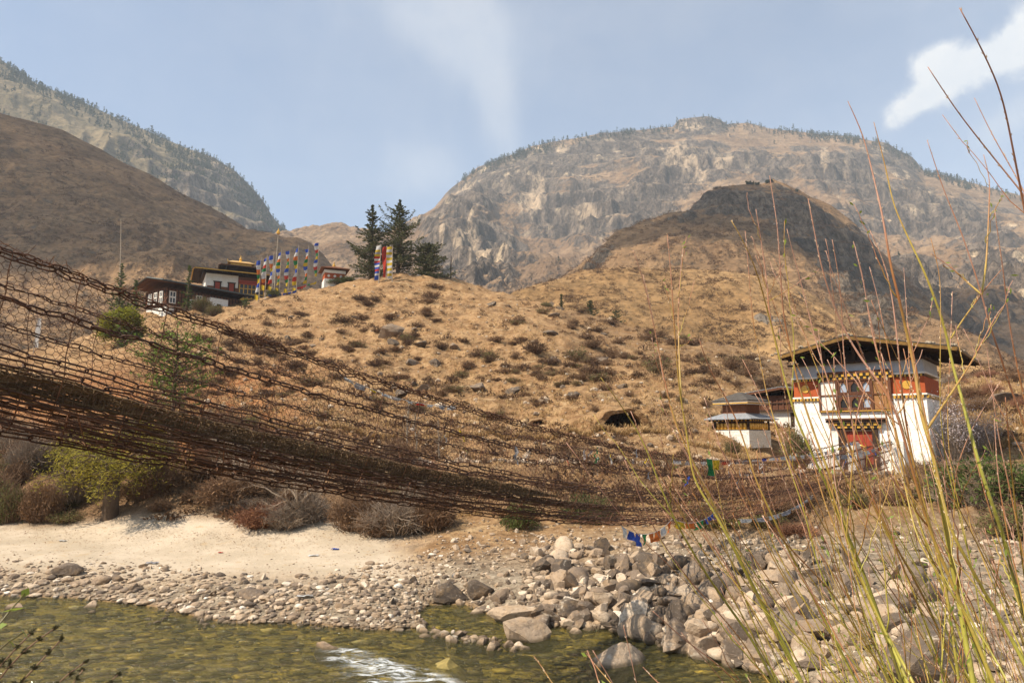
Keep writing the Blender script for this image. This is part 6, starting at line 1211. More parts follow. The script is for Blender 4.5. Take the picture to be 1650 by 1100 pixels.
# ================================================================== rocks, boulders, cobbles, litter
def rock_mat(name, k_obj):
    m, k = material(name); v = k.gen() if k_obj else k.pos(); P = k.pos(); rv = k.node('ShaderNodeObjectInfo').outputs['Random'] if k_obj == 1 else k.tone()
    c = k.ramp(rv, [(0, (.075, .058, .044)), (.22, (.155, .118, .088)), (.45, (.31, .225, .15)), (.72, (.44, .335, .23)), (.93, (.60, .50, .38)), (1, (.74, .68, .58))])
    n = k.noise(P, 3.3, 6, .68); n2 = k.noise(P, 16, 5, .7); ns = k.noise(k.mapv(P, (1, 1, 2.6), (.4, .3, 0)), 1.6, 6, .72, .8); c = k.mix(k.mr(n, .46, .66, 0, .42), c, (.36, .235, .12)); c = k.mix(k.mr(ns, .54, .64, 0, .5), c, (.13, .095, .065)); c = k.mix(k.mr(ns, .42, .34, 0, .45), c, (.60, .52, .40)); c = k.mix(k.mr(n2, .28, .47, .8, 0), c, (.075, .06, .045)); c = k.mix(k.mr(n2, .58, .72, 0, .45), c, (.56, .49, .40))
    z = k.sepv(P)[2]; c = k.mix(k.mr(z, WATER + .015, WATER + .085, .8, 0), c, (.075, .055, .03)); principled(k, m, c, .85, k.bump(k.math('ADD', n, k.math('MULTIPLY', n2, .5)), .75, .06), .2); return m
rock_mat('river_stone', 2); 
def toned(me, t): a = me.attributes.get('tone'); a.data.foreach_set('value', np.full(len(me.vertices), t, np.float32)); return me
def boulder_mesh(seed, sx, sy, sz, t, rough=.26, cut=0):
    P = stone_shape(seed, 1.0, ICO2_V, 1.0, rough, 9, .36, .72); ext = np.ptp(P, axis=0); P = (P - P.mean(0)) / (ext / 2) * [sx, sy, sz]; P += .035 * min(sx, sy, sz) * np.stack([fbm(P[:, 0] * 4 / sx, P[:, 1] * 4 / sx, P[:, 2] * 4 / sx + i * 9, 4) for i in range(3)], -1) * 2
    mb = MB(); mb.add(P, T=ICO2_T); me = mb.mesh('boulder', False)
    for e in (): pass
    return toned(me, t)
def boulder(px, y0, y1, wpx, t, label, seed, depth=.8, d=None, name='boulder', sink=.18, rough=.26, rz=None):
    """a boulder whose foot is at photo row y1, wpx wide"""
    p = hit(px, y1, 8.5) if d is None else on_land(px, d); d = p[1]; w = wpx * d / FPX / 2; h = (at(px, y0, d)[2] - at(px, y1, d)[2]); hh = max(h * (1 + sink), .05) / 2
    o = new_obj(name, boulder_mesh(seed, w * 1.03, w * depth, hh, t, rough), MATS['river_stone']); o.location = (p[0], p[1] + w * depth * .7, at(px, y1, d)[2] + h - hh); tag(o, label, 'boulder'); return o
def water_boulder(px, y0, y1, wpx, t, label, seed, depth=.75, rough=.24, peak=0.0):
    p = at_level(px, y1, WATER); d = p[1]; w = wpx * d / FPX / 2; h = at(px, y0, d)[2] - WATER; hh = (h + .35) / 2; me = boulder_mesh(seed, w * 1.05, w * depth, hh, t, rough)
    if peak:
        co = np.empty(len(me.vertices) * 3, np.float32); me.vertices.foreach_get('co', co); co = co.reshape(-1, 3); zw = .30 - hh; f = 1 - .96 * peak * np.clip((co[:, 2] - zw) / (hh - zw), 0, 1) ** .85; co[:, 0] *= f; co[:, 1] *= f; co[:, 2] += .0; me.vertices.foreach_set('co', co.ravel())
    o = new_obj('boulder', me, MATS['river_stone']); o.location = (p[0], p[1] + w * depth * .75, WATER + h - hh); return tag(o, label, 'boulder')
water_boulder(846, 1000, 1034, 74, .58, 'large tan round-topped boulder standing in the water at the pool mouth', 11, .7)
water_boulder(1010, 1036, 1074, 106, .62, 'brown pyramid-shaped boulder standing alone in the river', 29, .8, .3, 1.0)
_yb = water_boulder(718, 1064, 1079, 62, .78, 'yellowish half-sunk boulder in the rapids', 44, .8, .3, .5)
water_boulder(525, 1034, 1048, 48, .40, 'flat grey rock above the white rapids', 34, .7)
water_boulder(930, 1013, 1020, 24, .55, 'small flat orange-brown stone just off the right shore', 35)
water_boulder(770, 983, 989, 24, .70, 'small flat pale stone in the still pool', 36)
water_boulder(20, 972, 982, 30, .5, 'flat stone in the water near the left shore', 37); water_boulder(140, 968, 979, 24, .62, 'low tan stone off the left cobbles', 38); water_boulder(324, 996, 1004, 12, .7, 'small pale stone in the water, left of a pair', 39); water_boulder(385, 989, 999, 15, .72, 'small pale stone at the end of the left cobbles', 40)
boulder(838, 976, 1006, 82, .62, 'broad low tan boulder by the pool, behind the round-topped boulder', 12, .6)
boulder(722, 937, 973, 58, .03, 'dark rough lumpy rock at the back of the pool', 13, .6, rough=.4); boulder(774, 936, 965, 46, .06, 'dark layered rock leaning beside the lumpy dark rock', 14, .6); boulder(806, 950, 973, 34, .35, 'grey-brown boulder right of the dark layered rock', 15)
boulder(1022, 970, 1022, 46, .93, 'tall whitish boulder on the right shore', 16, .7); boulder(1018, 1000, 1032, 42, .52, 'tan boulder at the foot of the tall whitish one', 17); boulder(1515, 1018, 1092, 122, .10, 'big flat dark grey slab behind the willow shoots, lower right', 18, .75, rough=.16); boulder(1452, 938, 968, 40, .72, 'yellow-brown blocky stone on the gravel behind the shoots', 19, .8); boulder(1450, 962, 988, 60, .16, 'dark crumbly rock under the yellow-brown block', 20)
boulder(1320, 995, 1036, 56, .30, 'grey-blue angular boulder behind the central shoots', 21); boulder(1262, 985, 1020, 50, .12, 'dark grey boulder on the right shore behind the shoots', 22); boulder(1130, 1000, 1040, 46, .55, 'tan squarish boulder at the right water edge', 23); boulder(1192, 1002, 1046, 50, .28, 'brown ribbed boulder at the right water edge', 24); boulder(1085, 998, 1030, 26, .97, 'bright white block stone on the right shore', 25); boulder(1160, 925, 965, 34, .2, 'upright dark stone standing on the right rubble', 26)
boulder(102, 909, 931, 40, .22, 'pointed grey stone rising from the left cobbles', 58, .8); boulder(160, 929, 942, 28, .34, 'rounded brownish cobble on the left shore, left of a pair', 28, sink=.4); boulder(184, 926, 938, 20, .25, 'rounded dark cobble on the left shore, right of a pair', 30, sink=.4); boulder(400, 952, 966, 46, .18, 'long flat dark stone on the left cobbles', 31, sink=.4); boulder(1545, 760, 790, 0.1 + 70, .25, 'rounded brown rock in the slope below the right bushes', 45, d=27.0); boulder(1530, 822, 862, 66, .30, 'weathered rock face in the right bank under the green bush', 46, d=23.5); boulder(628, 520, 545, 46, .3, 'largest grey rock on the upper mound below the conifers', 47); boulder(1625, 632, 652, 60, .12, 'dark rock outcrop on the tan slope at the right edge', 48)
_places = []
def zone_of(px): return 'left cobble shore' if px < 560 else 'gravel spit by the pool' if px < 700 else 'rubble above the pool' if px < 880 else 'right shore below the bridge' if px < 1180 else 'right bank behind the shoots'
def add_stones(n, pxr, pyr, smin, smax, bias, d0=8.5, d1=30):
    px = rng.uniform(*pxr, n); py = rng.uniform(*pyr, n); Q, ok = hits(px, py, d0, d1, 260); px, py = px[ok], py[ok]; s = smin * (smax / smin) ** (rng.random(len(Q)) ** bias); sd = river_sd(Q[:, 0], Q[:, 1]); k_ = sd < .18 * s + .02
    lim = np.where(px < 480, 884 + .105 * px, 934 - .23 * (px - 480)); k_ &= (py > lim + 14 * pnoise(px * .03, py * .02, 3.3)) | (px > 700) | ((s < .05) & (rng.random(len(px)) < .25))
    for q, s_, x in zip(Q[k_], s[k_], px[k_]): _places.append((q, s_, x))
add_stones(3600, (-60, 720), (903, 1016), .028, .11, 1.9); add_stones(700, (-60, 600), (915, 1010), .08, .19, 2.2); add_stones(420, (-60, 700), (870, 915), .02, .06, 2); add_stones(1700, (560, 900), (868, 1006), .03, .17, 2.2); add_stones(2800, (840, 1300), (862, 1090), .035, .22, 1.9); add_stones(900, (860, 1300), (885, 1085), .12, .44, 1.7); add_stones(120, (880, 1500), (900, 1085), .3, .55, 1.5); add_stones(2200, (1250, 1700), (850, 1100), .03, .22, 2.2); add_stones(700, (600, 1250), (835, 900), .03, .13, 2.0); add_stones(260, (500, 860), (1012, 1060), .05, .16, 1.5)
for i in range(34):
    px, py = rng.uniform(420, 1020), rng.uniform(474, 640); p = hit(px, py, 40); w = float(rng.uniform(.35, .95)); tn = float(rng.uniform(.02, .3)); o = new_obj('outcrop', boulder_mesh(700 + i, w, w * .8, w * .55, tn, .4), MATS['river_stone']); o.location = p + [0, 0, .1 * w]; o.rotation_euler = (rng.normal(0, .25), rng.normal(0, .25), rng.uniform(0, 6.28)); tag(o, f"{'big' if w > .7 else 'small'} {'dark' if tn < .16 else 'grey'} rock poking out of the {hillzone(px, py)}", 'rock', 'rocks poking out of the mound')
# a loose line of stones across the mouth of the pool, and stones in the shallows
for f in np.linspace(0, 1, 70):
    q = at_level(675 + 170 * f + rng.normal(0, 6), 1014 + 33 * f + rng.normal(0, 4), WATER); _places.append((q - [0, 0, .02], float(rng.uniform(.06, .19)), 690))
for _ in range(60):
    q = at_level(rng.uniform(20, 620), rng.uniform(985, 1012) + 0, WATER); 
    if -.2 < river_sd(q[0], q[1]) < 1.0: _places.append((q - [0, 0, .03], float(rng.uniform(.05, .12)), 300))
_I2, _libT = _ico(2); _lib = [stone_shape(900 + i, 1.0, _I2, .50, .2) for i in range(14)] + [stone_shape(950 + i, 1.0, _I2, .72, .34, 9, .30, .68) for i in range(22)]
_lo = [stone_shape(900 + i, 1.0, ICO_V, .5, .2) for i in range(14)] + [stone_shape(950 + i, 1.0, ICO_V, .72, .3, 6, .34, .7) for i in range(22)]
_places = [(np.asarray(q), s, x) for q, s, x in _places]; _vis = np.array([s / q[1] for q, s, x in _places]); _ord = np.argsort(-_vis)
_pm = []
for i in range(36): mb = MB(); mb.add(_lib[i], T=_libT); _pm.append(mb.mesh('stone', i < 14))
pick = lambda x: int(rng.integers(0, 14)) if (x < 660 and rng.random() < .75) or rng.random() < .15 else int(rng.integers(14, 36))
_tones = {'dark': .08, 'grey': .27, 'tan': .52, 'pale': .76, 'whitish': .95}; _tm = {}
for i in _ord[:270]:
    q, s_, x = _places[i]; tn = rng.choice(list(_tones), p=[.22, .25, .29, .19, .05] if s_ < .3 else [.28, .32, .30, .10, .0]); j = pick(x); key = (j, tn)
    if key not in _tm: me = _pm[j].copy(); toned(me, _tones[tn]); me.materials.append(MATS['river_stone']); _tm[key] = me
    o = bpy.data.objects.new('rock', _tm[key]); COL.objects.link(o); o.location = q + [0, 0, .16 * s_]; o.scale = (s_, s_, s_ * rng.uniform(.8, 1.3)); o.rotation_euler = (rng.normal(0, .3), rng.normal(0, .3), rng.uniform(0, 6.28))
    tag(o, f"{'big' if s_ > .33 else 'mid-sized' if s_ > .2 else 'small'} {tn} rock on the {zone_of(x)}", 'rock', 'river rocks along the shore')
mb = MB()
for i in _ord[270:]:
    q, s_, x = _places[i]; j = pick(x); base, T_ = (_lo[j], ICO_T) if s_ / q[1] < .0045 else (_lib[j], _libT)
    a = rng.uniform(0, 6.28); c, s2 = math.cos(a), math.sin(a); Rm = np.array([[c, s2, 0], [-s2, c, 0], [0, 0, 1]]); mb.add((base * s_) @ Rm + q + [0, 0, .1 * s_], T=T_, a=float(rng.beta(1.35, 1.3)))
mb.build('gravel', MATS['river_stone'], None, False)['kind'] = 'stuff'
mb = MB(); n = 3600; px, py = rng.uniform(-40, 1260, n), 960 + 170 * rng.random(n) ** 1.2; q = at_level(px, py, WATER); sd = river_sd(q[:, 0], q[:, 1]); q = q[sd > .1]; z = land(q[:, 0], q[:, 1])
for i in range(len(q)):
    s_ = float(.04 * 4.2 ** (rng.random() ** 1.5)); P_ = _lo[int(rng.integers(0, 14))] * s_ * [1.9, .75, .7]; top = P_[:, 2].max(); zc = min(z[i] + .25 * s_, WATER - .035 - top); mb.add(P_ + [q[i, 0], q[i, 1], zc], T=ICO_T, a=float(rng.random()))
m, k = material('bed_stone'); t = k.tone(); n_ = k.noise(k.mapv(k.pos(), (.7, 1.6, 1)), 4, 5, .65); c = k.ramp(t, [(0, (.07, .056, .026)), (.42, (.15, .12, .048)), (.80, (.33, .25, .08)), (.96, (.70, .49, .10)), (1, (.70, .59, .36))]); c = k.mix(k.mr(n_, .35, .7, .0, .6), c, (.10, .085, .035)); principled(k, m, c, .8, None, .2)
_yb.data.materials.clear(); _yb.data.materials.append(MATS['bed_stone'])
mb.build('bed_stones', MATS['bed_stone'], None, True)['kind'] = 'stuff'
# stones lying about on the hill
mb = MB(); _px3, _py3 = rng.uniform(240, 1650, 2600), rng.uniform(462, 880, 2600); _Q3, _ = hits(_px3, _py3, 34, 130, 300); _Q3 = _Q3[np.hypot(_Q3[:, 0] - GH[0] - 2, _Q3[:, 1] - GH[1] - 3) > 7]
for q in _Q3: s_ = float(np.exp(rng.normal(-2.15, .5))); mb.add(stone_shape(int(rng.integers(0, 80)), s_, ICO_V, .7, .2) + q + [0, 0, .1 * s_], T=ICO_T, a=float(rng.beta(2.2, 1.6)))
mb.build('stones', MATS['river_stone'], None, False)['kind'] = 'stuff'
# dead leaves, twigs and scraps on the sand
mb = MB(); n = 1500; px, py = rng.uniform(0, 640, n), rng.uniform(848, 925, n); px[:900] = rng.uniform(-20, 640, 900); py[:900] = 850 + 14 * np.abs(rng.normal(size=900)) + .02 * px[:900]; Q, ok = hits(px, py, 16, 30, 300); mb.leaves(Q + [0, 0, .012], rng.normal(size=(len(Q), 3)) * [1, 1, .15], rng.uniform(.03, .09, len(Q)), rng.uniform(.02, .05, len(Q)), a=rng.normal(0, .6, len(Q)), N=np.tile([[.05, .05, 1.0]], (len(Q), 1)))
mb.build('dead_leaves', MATS['rust_leaves'])['kind'] = 'stuff'
for px, py, s_, c, lb in ((505, 896, .16, 'white', 'white scrap of plastic on the right end of the sand'), (540, 886, .12, 'blue', 'small bluish scrap on the sand near the rocks'), (245, 908, .17, 'grey', 'pale grey rag at the front of the sand'), (492, 962, .2, 'white', 'crumpled white sheet among the cobbles'), (355, 891, .08, 'red', 'dark red scrap in the middle of the sand'), (100, 872, .14, 'white', 'white scrap on the dry grass at the back of the sand')):
    p = hit(px, py, 10); mb = MB(); g = np.linspace(-1, 1, 7); mb.grid(np.array([[(s_ * x, .6 * s_ * y, .3 * s_ * (.35 + pnoise(x * 1.7, y * 1.7, px * .37))) for x in g] for y in g])); o = mb.build('litter_scrap', MATS['cloth_' + c], None, True); o.location = p + [0, 0, .02]; tag(o, lb, 'litter')
# ================================================================== willow shoots close to the camera
m, k = material('willow_bark'); t = k.tone(); n = k.noise(k.gen(), 30, 4, .6); n2 = k.noise(k.gen(), 6, 3, .6)
c = k.ramp(k.math('ADD', t, k.math('MULTIPLY', k.math('SUBTRACT', n2, .5), .35)), [(0, (.15, .125, .04)), (.2, (.24, .235, .04)), (.45, (.36, .33, .055)), (.70, (.38, .26, .055)), (.87, (.33, .14, .055)), (1, (.40, .22, .15))]); c = k.mix(k.mr(n, .5, .7, 0, .4), c, (.10, .06, .03))
principled(k, m, c, .45, k.bump(n, .25, .003), .4)
m, k = material('willow_bud'); n = k.noise(k.gen(), 60, 2, .5); c = k.mix(n, (.42, .29, .16), (.66, .56, .42)); principled(k, m, c, .6, None, .3)
m, k = material('young_leaf'); principled(k, m, (.20, .27, .05), .5, None, .3, trans=(.4, (.3, .36, .06)))
_st = [  # photo polylines, tip first: (distance, foot radius in mm, points)
 (2.15, 15, [(1366,163),(1391,217),(1409,291),(1423,352),(1436,434),(1448,477),(1457,518),(1468,566),(1475,600),(1485,675),(1503,724),(1514,792),(1527,871),(1541,945),(1555,1026),(1568,1097)]),
 (2.3, 14, [(1408,197),(1425,261),(1440,332),(1468,393),(1489,436),(1511,493),(1524,532),(1536,595),(1546,625),(1565,702),(1582,762),(1601,819),(1615,855),(1631,920),(1647,975),(1668,1050)]),
 (2.5, 11, [(1240,283),(1253,365),(1258,448),(1262,507),(1273,560),(1290,633),(1317,713),(1333,753),(1357,820),(1377,909),(1405,975),(1432,1037),(1459,1097)]),
 (2.1, 12, [(1302,320),(1308,350),(1323,430),(1341,486),(1361,534),(1382,570),(1417,617),(1437,643),(1453,690),(1477,783),(1500,860),(1560,1000),(1600,1097)]),
 (2.6, 11, [(1494,226),(1520,305),(1551,379),(1581,470),(1594,523),(1608,560),(1625,615),(1647,675),(1690,790)]),
 (2.0, 10, [(1495,108),(1541,178),(1595,247),(1643,305),(1690,370)]), (2.0, 12, [(1546,13),(1577,69),(1608,135),(1621,182),(1639,276),(1649,327),(1665,420)]),
 (2.6, 6, [(1585,251),(1595,291),(1593,350),(1589,425),(1582,472)]), (2.4, 8, [(1570,158),(1599,218),(1639,287),(1670,350)]), (2.5, 10, [(1603,338),(1605,360),(1616,430),(1623,498),(1634,566),(1650,640),(1680,760)]),
 (2.6, 11, [(1075,377),(1081,438),(1086,518),(1089,560),(1095,629),(1107,700),(1117,775),(1153,827),(1170,860),(1189,893),(1219,955),(1250,1010),(1276,1062),(1292,1097)]),
 (2.8, 9, [(1020,403),(1034,442),(1047,493),(1060,555),(1068,600),(1087,678),(1106,722),(1135,780),(1165,850),(1210,940),(1255,1030),(1290,1097)]),
 (2.4, 10, [(968,608),(1000,651),(1033,702),(1044,729),(1065,786),(1090,844),(1135,920),(1165,964),(1214,1032),(1246,1097)]),
 (2.7, 5, [(1101,399),(1097,450),(1094,510),(1096,560),(1100,640)]), (2.3, 10, [(1127,547),(1140,590),(1177,653),(1197,703),(1217,773),(1235,810),(1260,865),(1290,923),(1317,975),(1345,1030),(1380,1097)]),
 (2.45, 12, [(1178,355),(1194,380),(1218,432),(1230,475),(1241,516),(1260,593),(1280,667),(1300,713),(1333,783),(1353,833),(1385,905),(1420,1000),(1452,1097)]), (2.5, 5, [(1218,340),(1226,390),(1234,448),(1239,512),(1250,560)]),
 (2.6, 9, [(1268,369),(1273,390),(1286,437),(1298,485),(1314,548),(1325,585),(1350,660),(1375,740),(1410,820),(1450,900),(1490,1000),(1525,1097)]), (2.7, 9, [(1341,386),(1352,448),(1357,505),(1358,555),(1367,640),(1382,740),(1405,800),(1440,874),(1473,931),(1503,991),(1527,1054),(1546,1097)]),
 (2.4, 10, [(1375,389),(1391,445),(1398,498),(1409,555),(1423,598),(1440,680),(1458,760),(1475,820),(1500,900),(1540,1000),(1572,1097)]), (2.8, 7, [(1401,430),(1414,477),(1427,543),(1436,589),(1450,660),(1470,740),(1490,830),(1530,930),(1590,1097)]),
 (2.3, 9, [(1401,370),(1427,427),(1439,486),(1448,568),(1455,650),(1468,730),(1500,850),(1525,950),(1545,1097)]), (2.05, 14, [(1462,520),(1478,600),(1494,690),(1519,800),(1530,855),(1555,895),(1582,947),(1609,991),(1639,1045),(1665,1097)]),
 (2.2, 13, [(1300,700),(1325,800),(1350,863),(1391,942),(1418,1002),(1459,1073),(1470,1097)]), (2.1, 12, [(1290,660),(1340,790),(1372,890),(1400,960),(1435,1035),(1462,1097)]),
 (2.15, 6, [(1620,490),(1607,503),(1567,580),(1541,620),(1495,688)]), (2.6, 5, [(1500,409),(1530,430),(1560,458),(1580,476)]), (2.6, 5, [(1612,436),(1595,455),(1578,477),(1550,515),(1530,545)]),
 (2.2, 5, [(1052,984),(1105,1032),(1154,1067),(1186,1097)]), (2.3, 4, [(860,1056),(874,1075),(890,1100)]), (2.2, 4, [(945,1052),(962,1075),(985,1100)]), (2.25, 4, [(955,1047),(975,1080),(988,1100)]), (2.2, 4, [(1036,1074),(1050,1090),(1062,1100)]),
 (2.7, 7, [(1590,560),(1600,640),(1612,720),(1630,800),(1650,900),(1680,1000)]), (2.3, 8, [(1560,690),(1580,770),(1600,840),(1625,920),(1650,1000),(1680,1097)]), (2.5, 8, [(1430,700),(1462,800),(1508,871),(1560,960),(1620,1097)]), (2.5, 7, [(1620,640),(1628,740),(1640,850),(1655,960),(1672,1097)]), (2.7, 6, [(1135,640),(1160,720),(1195,800),(1235,880),(1280,960),(1330,1060),(1350,1097)]), (2.6, 6, [(1180,740),(1215,830),(1265,930),(1330,1010),(1400,1097)]), (2.8, 6, [(1230,690),(1265,780),(1300,860),(1360,950),(1440,1097)]),
 (2.9, 5, [(1110,690),(1140,780),(1165,870),(1210,990),(1250,1097)]), (2.4, 6, [(1610,900),(1600,980),(1625,1040),(1650,1097)]), (2.9, 6, [(1390,640),(1420,730),(1450,810),(1480,900),(1530,1000),(1560,1097)]), (2.3, 7, [(1410,590),(1380,660),(1374,740),(1369,800),(1362,880),(1390,960),(1430,1060)])]
_clumps = [('leftmost willow clump, thin shoots bending left across the river', -9e9, 1.24), ('second willow clump from the left, shoots crossing the prayer wheel house', 1.24, 1.62), ('dense middle willow clump, thick olive shoots crossing the gatehouse', 1.62, 2.02), ('right-hand willow clump, green shoots right of the gatehouse', 2.02, 2.4), ('rightmost willow clump, tall red shoots leaning into the sky at the edge', 2.4, 9e9)]
_roots = [None] * 5; _rw = np.random.default_rng(77)
def smooth_path(P, n):
    P = np.asarray(P, float); t = np.concatenate([[0], np.cumsum(np.linalg.norm(np.diff(P, axis=0), axis=1))]); q = np.linspace(0, t[-1], n); Q = np.stack([np.interp(q, t, P[:, i]) for i in range(3)], -1)
    for _ in range(3): Q[1:-1] = .25 * Q[:-2] + .5 * Q[1:-1] + .25 * Q[2:]
    return Q
def shoot(P, r_foot, r_tip, root, side=True, f0=.3):
    """one willow shoot along P (foot first): bark, swellings at the nodes, pale buds, side twigs"""
    L = float(np.linalg.norm(np.diff(P, axis=0), axis=1).sum()); n = len(P); f = np.linspace(0, 1, n); r = r_tip + (r_foot - r_tip) * (1 - f) ** .85; r = r * (1 + .10 * (np.sin(f * L * 55) > .93)); off = _rw.normal(.05, .13)
    mb = MB(); tn = np.clip((f - f0) / (1 - f0) * .97 + off, 0, 1); mb.tube(P, r, 8 if r_foot > .006 else 6, a=tn, up=(0, 1, 0)); buds, lv = MB(), MB(); tw = []
    nb = int(L / .05); q = _rw.uniform(.30, 1.0, nb); c = np.stack([np.interp(q, f, P[:, i]) for i in range(3)], -1); rr = np.interp(q, f, r); T = np.gradient(P, axis=0); T /= np.linalg.norm(T, axis=1)[:, None]; tq = np.stack([np.interp(q, f, T[:, i]) for i in range(3)], -1); d = _rw.normal(size=(nb, 3)); d -= (d * tq).sum(1)[:, None] * tq; d /= np.linalg.norm(d, axis=1)[:, None]
    def bud(mb, c, d, t, s):
        a = np.cross(d, t); a /= np.linalg.norm(a, axis=1)[:, None]; u = t + .45 * d; u /= np.linalg.norm(u, axis=1)[:, None]; b = np.cross(u, a); m_ = len(c); s = s[:, None]
        V = np.stack([c - u * s * .5, c + a * s * .38, c + b * s * .38, c - a * s * .38, c - b * s * .38, c + u * s * 1.5], 1).reshape(-1, 3); k_ = np.arange(m_)[:, None, None] * 6; T_ = (np.array([[0, 2, 1], [0, 3, 2], [0, 4, 3], [0, 1, 4], [5, 1, 2], [5, 2, 3], [5, 3, 4], [5, 4, 1]])[None] + k_).reshape(-1, 3); mb.add(V, T=T_)
    if nb: bud(buds, c + d * rr[:, None], d, tq, _rw.uniform(.0028, .0062, nb))
    if side:
        for _ in range(int(_rw.integers(2, 7))):
            i = int(_rw.uniform(.30, .85) * (n - 1)); dd = T[i] + _rw.normal(0, .38, 3); dd /= np.linalg.norm(dd); ln = _rw.uniform(.18, .62) * min(1, L / 1.5); mm = 14; tt = np.linspace(0, 1, mm)[:, None]; Q = P[i] + dd * ln * tt + np.array([0, 0, .22 * ln]) * tt ** 2 + np.cumsum(_rw.normal(0, .003, (mm, 3)), 0) * (tt > 0); r0 = min(r[i] * .55, .0042)
            mb.tube(Q, np.linspace(r0, .0011, mm), 5, a=np.clip(np.linspace(.5, .98, mm) + off, 0, 1), up=(0, 1, 0)); nb2 = int(ln / .04); q2 = _rw.uniform(.05, 1, nb2); c2 = np.stack([np.interp(q2, np.linspace(0, 1, mm), Q[:, i_]) for i_ in range(3)], -1); d2 = _rw.normal(size=(nb2, 3)); d2 -= (d2 @ dd)[:, None] * dd; d2 /= np.linalg.norm(d2, axis=1)[:, None]
            if nb2: bud(buds, c2 + d2 * .0022, d2, np.tile(dd, (nb2, 1)), _rw.uniform(.0026, .0055, nb2))
            if _rw.random() < .4: lv.leaves(Q[-4:] + _rw.normal(0, .006, (4, 3)), dd + _rw.normal(0, .5, (4, 3)), _rw.uniform(.014, .03, 4), .008)
    ro = Vector(root.location); b = mb.build('shoot', MATS['willow_bark'], root, True); b.matrix_parent_inverse = Matrix.Translation(-ro)
    if buds.n: buds.build('buds', MATS['willow_bud'], b)['kind'] = 'stuff'
    if lv.n: lv.build('young_leaves', MATS['young_leaf'], b)
_todo = []
_big = [q for q in _st if q[2][-1][1] >= 1090 and q[1] >= 6]
for _ in range(42):
    d, rf, pts = _big[_rw.integers(0, len(_big))]; P_ = np.array(pts, float); n_ = len(P_); cut = int(_rw.integers(0, max(1, n_ - 5))); P_ = P_[cut:]; f_ = np.linspace(1, 0, len(P_)); lean = _rw.normal(-10, 55); P_[:, 0] += _rw.normal(-6, 40) + lean * f_ ** 1.3 + 5 * np.sin(f_ * _rw.uniform(3, 7) + _rw.uniform(0, 6)); P_[:, 1] += _rw.uniform(0, 60) * f_
    if P_[-1, 0] < 1215 or P_[:, 0].max() > 1760: continue
    _st.append((d + float(_rw.normal(0, .3)), float(_rw.uniform(2.4, 6.0)), [tuple(q) for q in P_]))
for d, rf, pts in _st:
    pts = np.array(pts, float)[::-1]; top = pts[-1]; n = len(pts); dd = d + np.linspace(0, 1, n) * _rw.normal(0, .16) + .03 * np.sin(np.arange(n)); P = at(pts[:, 0], pts[:, 1], dd); branch = pts[0, 1] < 1040 and pts[0, 0] < 1655
    if not branch:                                                  # carry the shoot down, out of the picture, to the ground of the near bank
        v = P[0] - P[min(2, n - 1)]; v /= max(-v[2], .2); v[:2] *= .85; g = -2.15; add_ = [P[0] + v * s for s in np.linspace((P[0][2] - g), .12, 7)]; P = np.concatenate([add_, P])
    _todo.append((P, rf, branch))
_main = [t for t in _todo if not t[2]]
for ci, (lb, a, b) in enumerate(_clumps):
    mine = [t for t in _main if a <= t[0][0][0] < b]
    if mine:
        x = np.mean([t[0][0][0] for t in mine]); y = np.mean([t[0][0][1] for t in mine]); _roots[ci] = empty('willow_shrub', (x, y, float(land([x], [y])[0])), 0, lb, 'willow shrub', 'willow shrubs on the near bank')
_live = [i for i in range(5) if _roots[i]]
for P, rf, branch in _todo:
    if branch:
        best = None; a0 = np.array(project(P[0]))
        for t in _main:
            Q = smooth_path(t[0], 160); Q = Q[Q[:, 1] > .8]; sp = np.stack(project(Q), -1); e = np.linalg.norm(sp - a0, axis=1); j = int(np.argmin(e + 40 * np.abs(Q[:, 1] - P[0][1])))
            if best is None or e[j] < best[0]: best = (e[j], Q[j], t[0][0][0])
        key = best[2]; sh_ = best[1] - P[0]; P = P + sh_ * np.linspace(1, .2, len(P))[:, None]
    else:
        key = P[0][0]; ro = min((_roots[i] for i in _live), key=lambda o: abs(o.location[0] - key)); P[0, :2] = .5 * P[0, :2] + .5 * np.array(ro.location[:2]) + _rw.normal(0, .06, 2); P[0, 2] = float(land([P[0, 0]], [P[0, 1]])[0]) - .05
    ro = min((_roots[i] for i in _live), key=lambda o: abs(o.location[0] - key)); L = np.linalg.norm(np.diff(P, axis=0), axis=1).sum(); shoot(smooth_path(P, max(24, int(L / .035))), rf * (.00080 if not branch else .0006) + .0006, .0012, ro, f0=.34 if not branch else -2.0)
leaf_mat('weed_leaves', (.05, .05, .022), (.10, .085, .035))
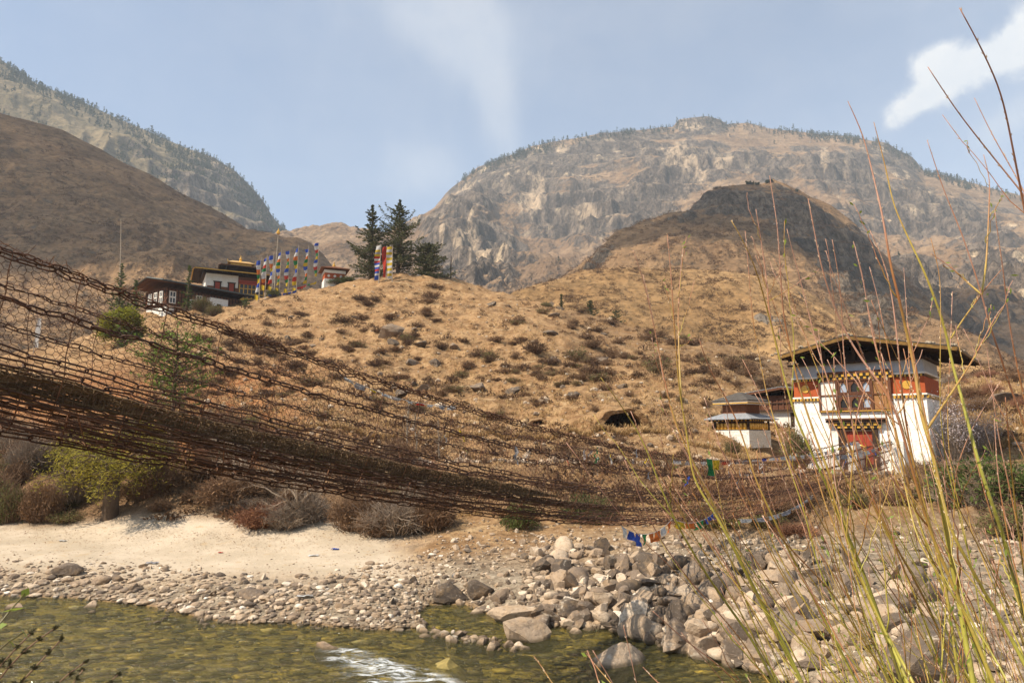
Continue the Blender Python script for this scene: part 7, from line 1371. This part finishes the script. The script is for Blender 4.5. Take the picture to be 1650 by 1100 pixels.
# a feathery weed and a leafy spray at the lower left, close to the camera
def weed(name, paths, label, dark=True):
    root = empty(name, at(*paths[0][0][0], paths[0][1]), 0, label, 'plant'); z = at(*paths[0][0][0], paths[0][1]); root.location = (z[0], z[1], float(land([z[0]], [z[1]])[0])); ro = Vector(root.location)
    for pts, d in paths:
        P = at(np.array([p[0] for p in pts], float), np.array([p[1] for p in pts], float), d + np.linspace(0, .1, len(pts))); P = np.concatenate([[np.array([P[0][0] - .25, P[0][1], float(land([P[0][0] - .25], [P[0][1]])[0]) - .03])], P]); Q = smooth_path(P, 40); mb = MB(); mb.tube(Q, np.linspace(.006, .002, 40), 5, up=(0, 1, 0)); T = np.gradient(Q, axis=0); T /= np.linalg.norm(T, axis=1)[:, None]
        lvm = MB()
        for i in range(12, 40):
            for _ in range(5 if dark else 1):
                dd = T[i] + _rw.normal(0, .75, 3); dd /= np.linalg.norm(dd); ln = (_rw.uniform(.02, .10) if dark else .04) * (1.1 - i / 40); e = Q[i] + dd * ln; mb.sticks([Q[i]], [e], .0016, .0009)
                if dark: c = Q[i] + dd * ln * _rw.uniform(.2, 1, (7, 1)); lvm.leaves(c, dd + _rw.normal(0, .5, (7, 3)), .017, .006)
                else: lvm.leaves([e], [dd], _rw.uniform(.025, .05), .02)
        s = mb.build('stem', MATS['twig_brown'] if dark else MATS['willow_bark'], root, True); s.matrix_parent_inverse = Matrix.Translation(-ro); lvm.build('leaves', MATS['weed_leaves' if dark else 'young_leaf'], s)
weed('feathery_weed', [([(-30,1130),(10,1075),(45,1035),(75,1018),(88,1012)], 1.9), ([(-10,1150),(30,1100),(65,1065),(88,1045),(98,1030)], 1.95), ([(60,1140),(85,1100),(110,1080),(137,1066)], 2.0), ([(90,1140),(115,1100),(128,1085),(134,1078)], 2.05), ([(150,1140),(165,1105),(175,1090),(190,1086)], 2.1), ([(-40,1120),(0,1070),(25,1040),(50,1020)], 1.85)], 'dark feathery dry weed rising at the lower left corner')
weed('leafy_sprig', [([(-40,1060),(-10,1010),(8,990),(25,972),(38,958)], 1.6), ([(-40,1080),(-5,1040),(12,1030),(28,1018),(38,1018)], 1.6)], 'leafy green sprig entering at the left edge above the feathery weed', False)
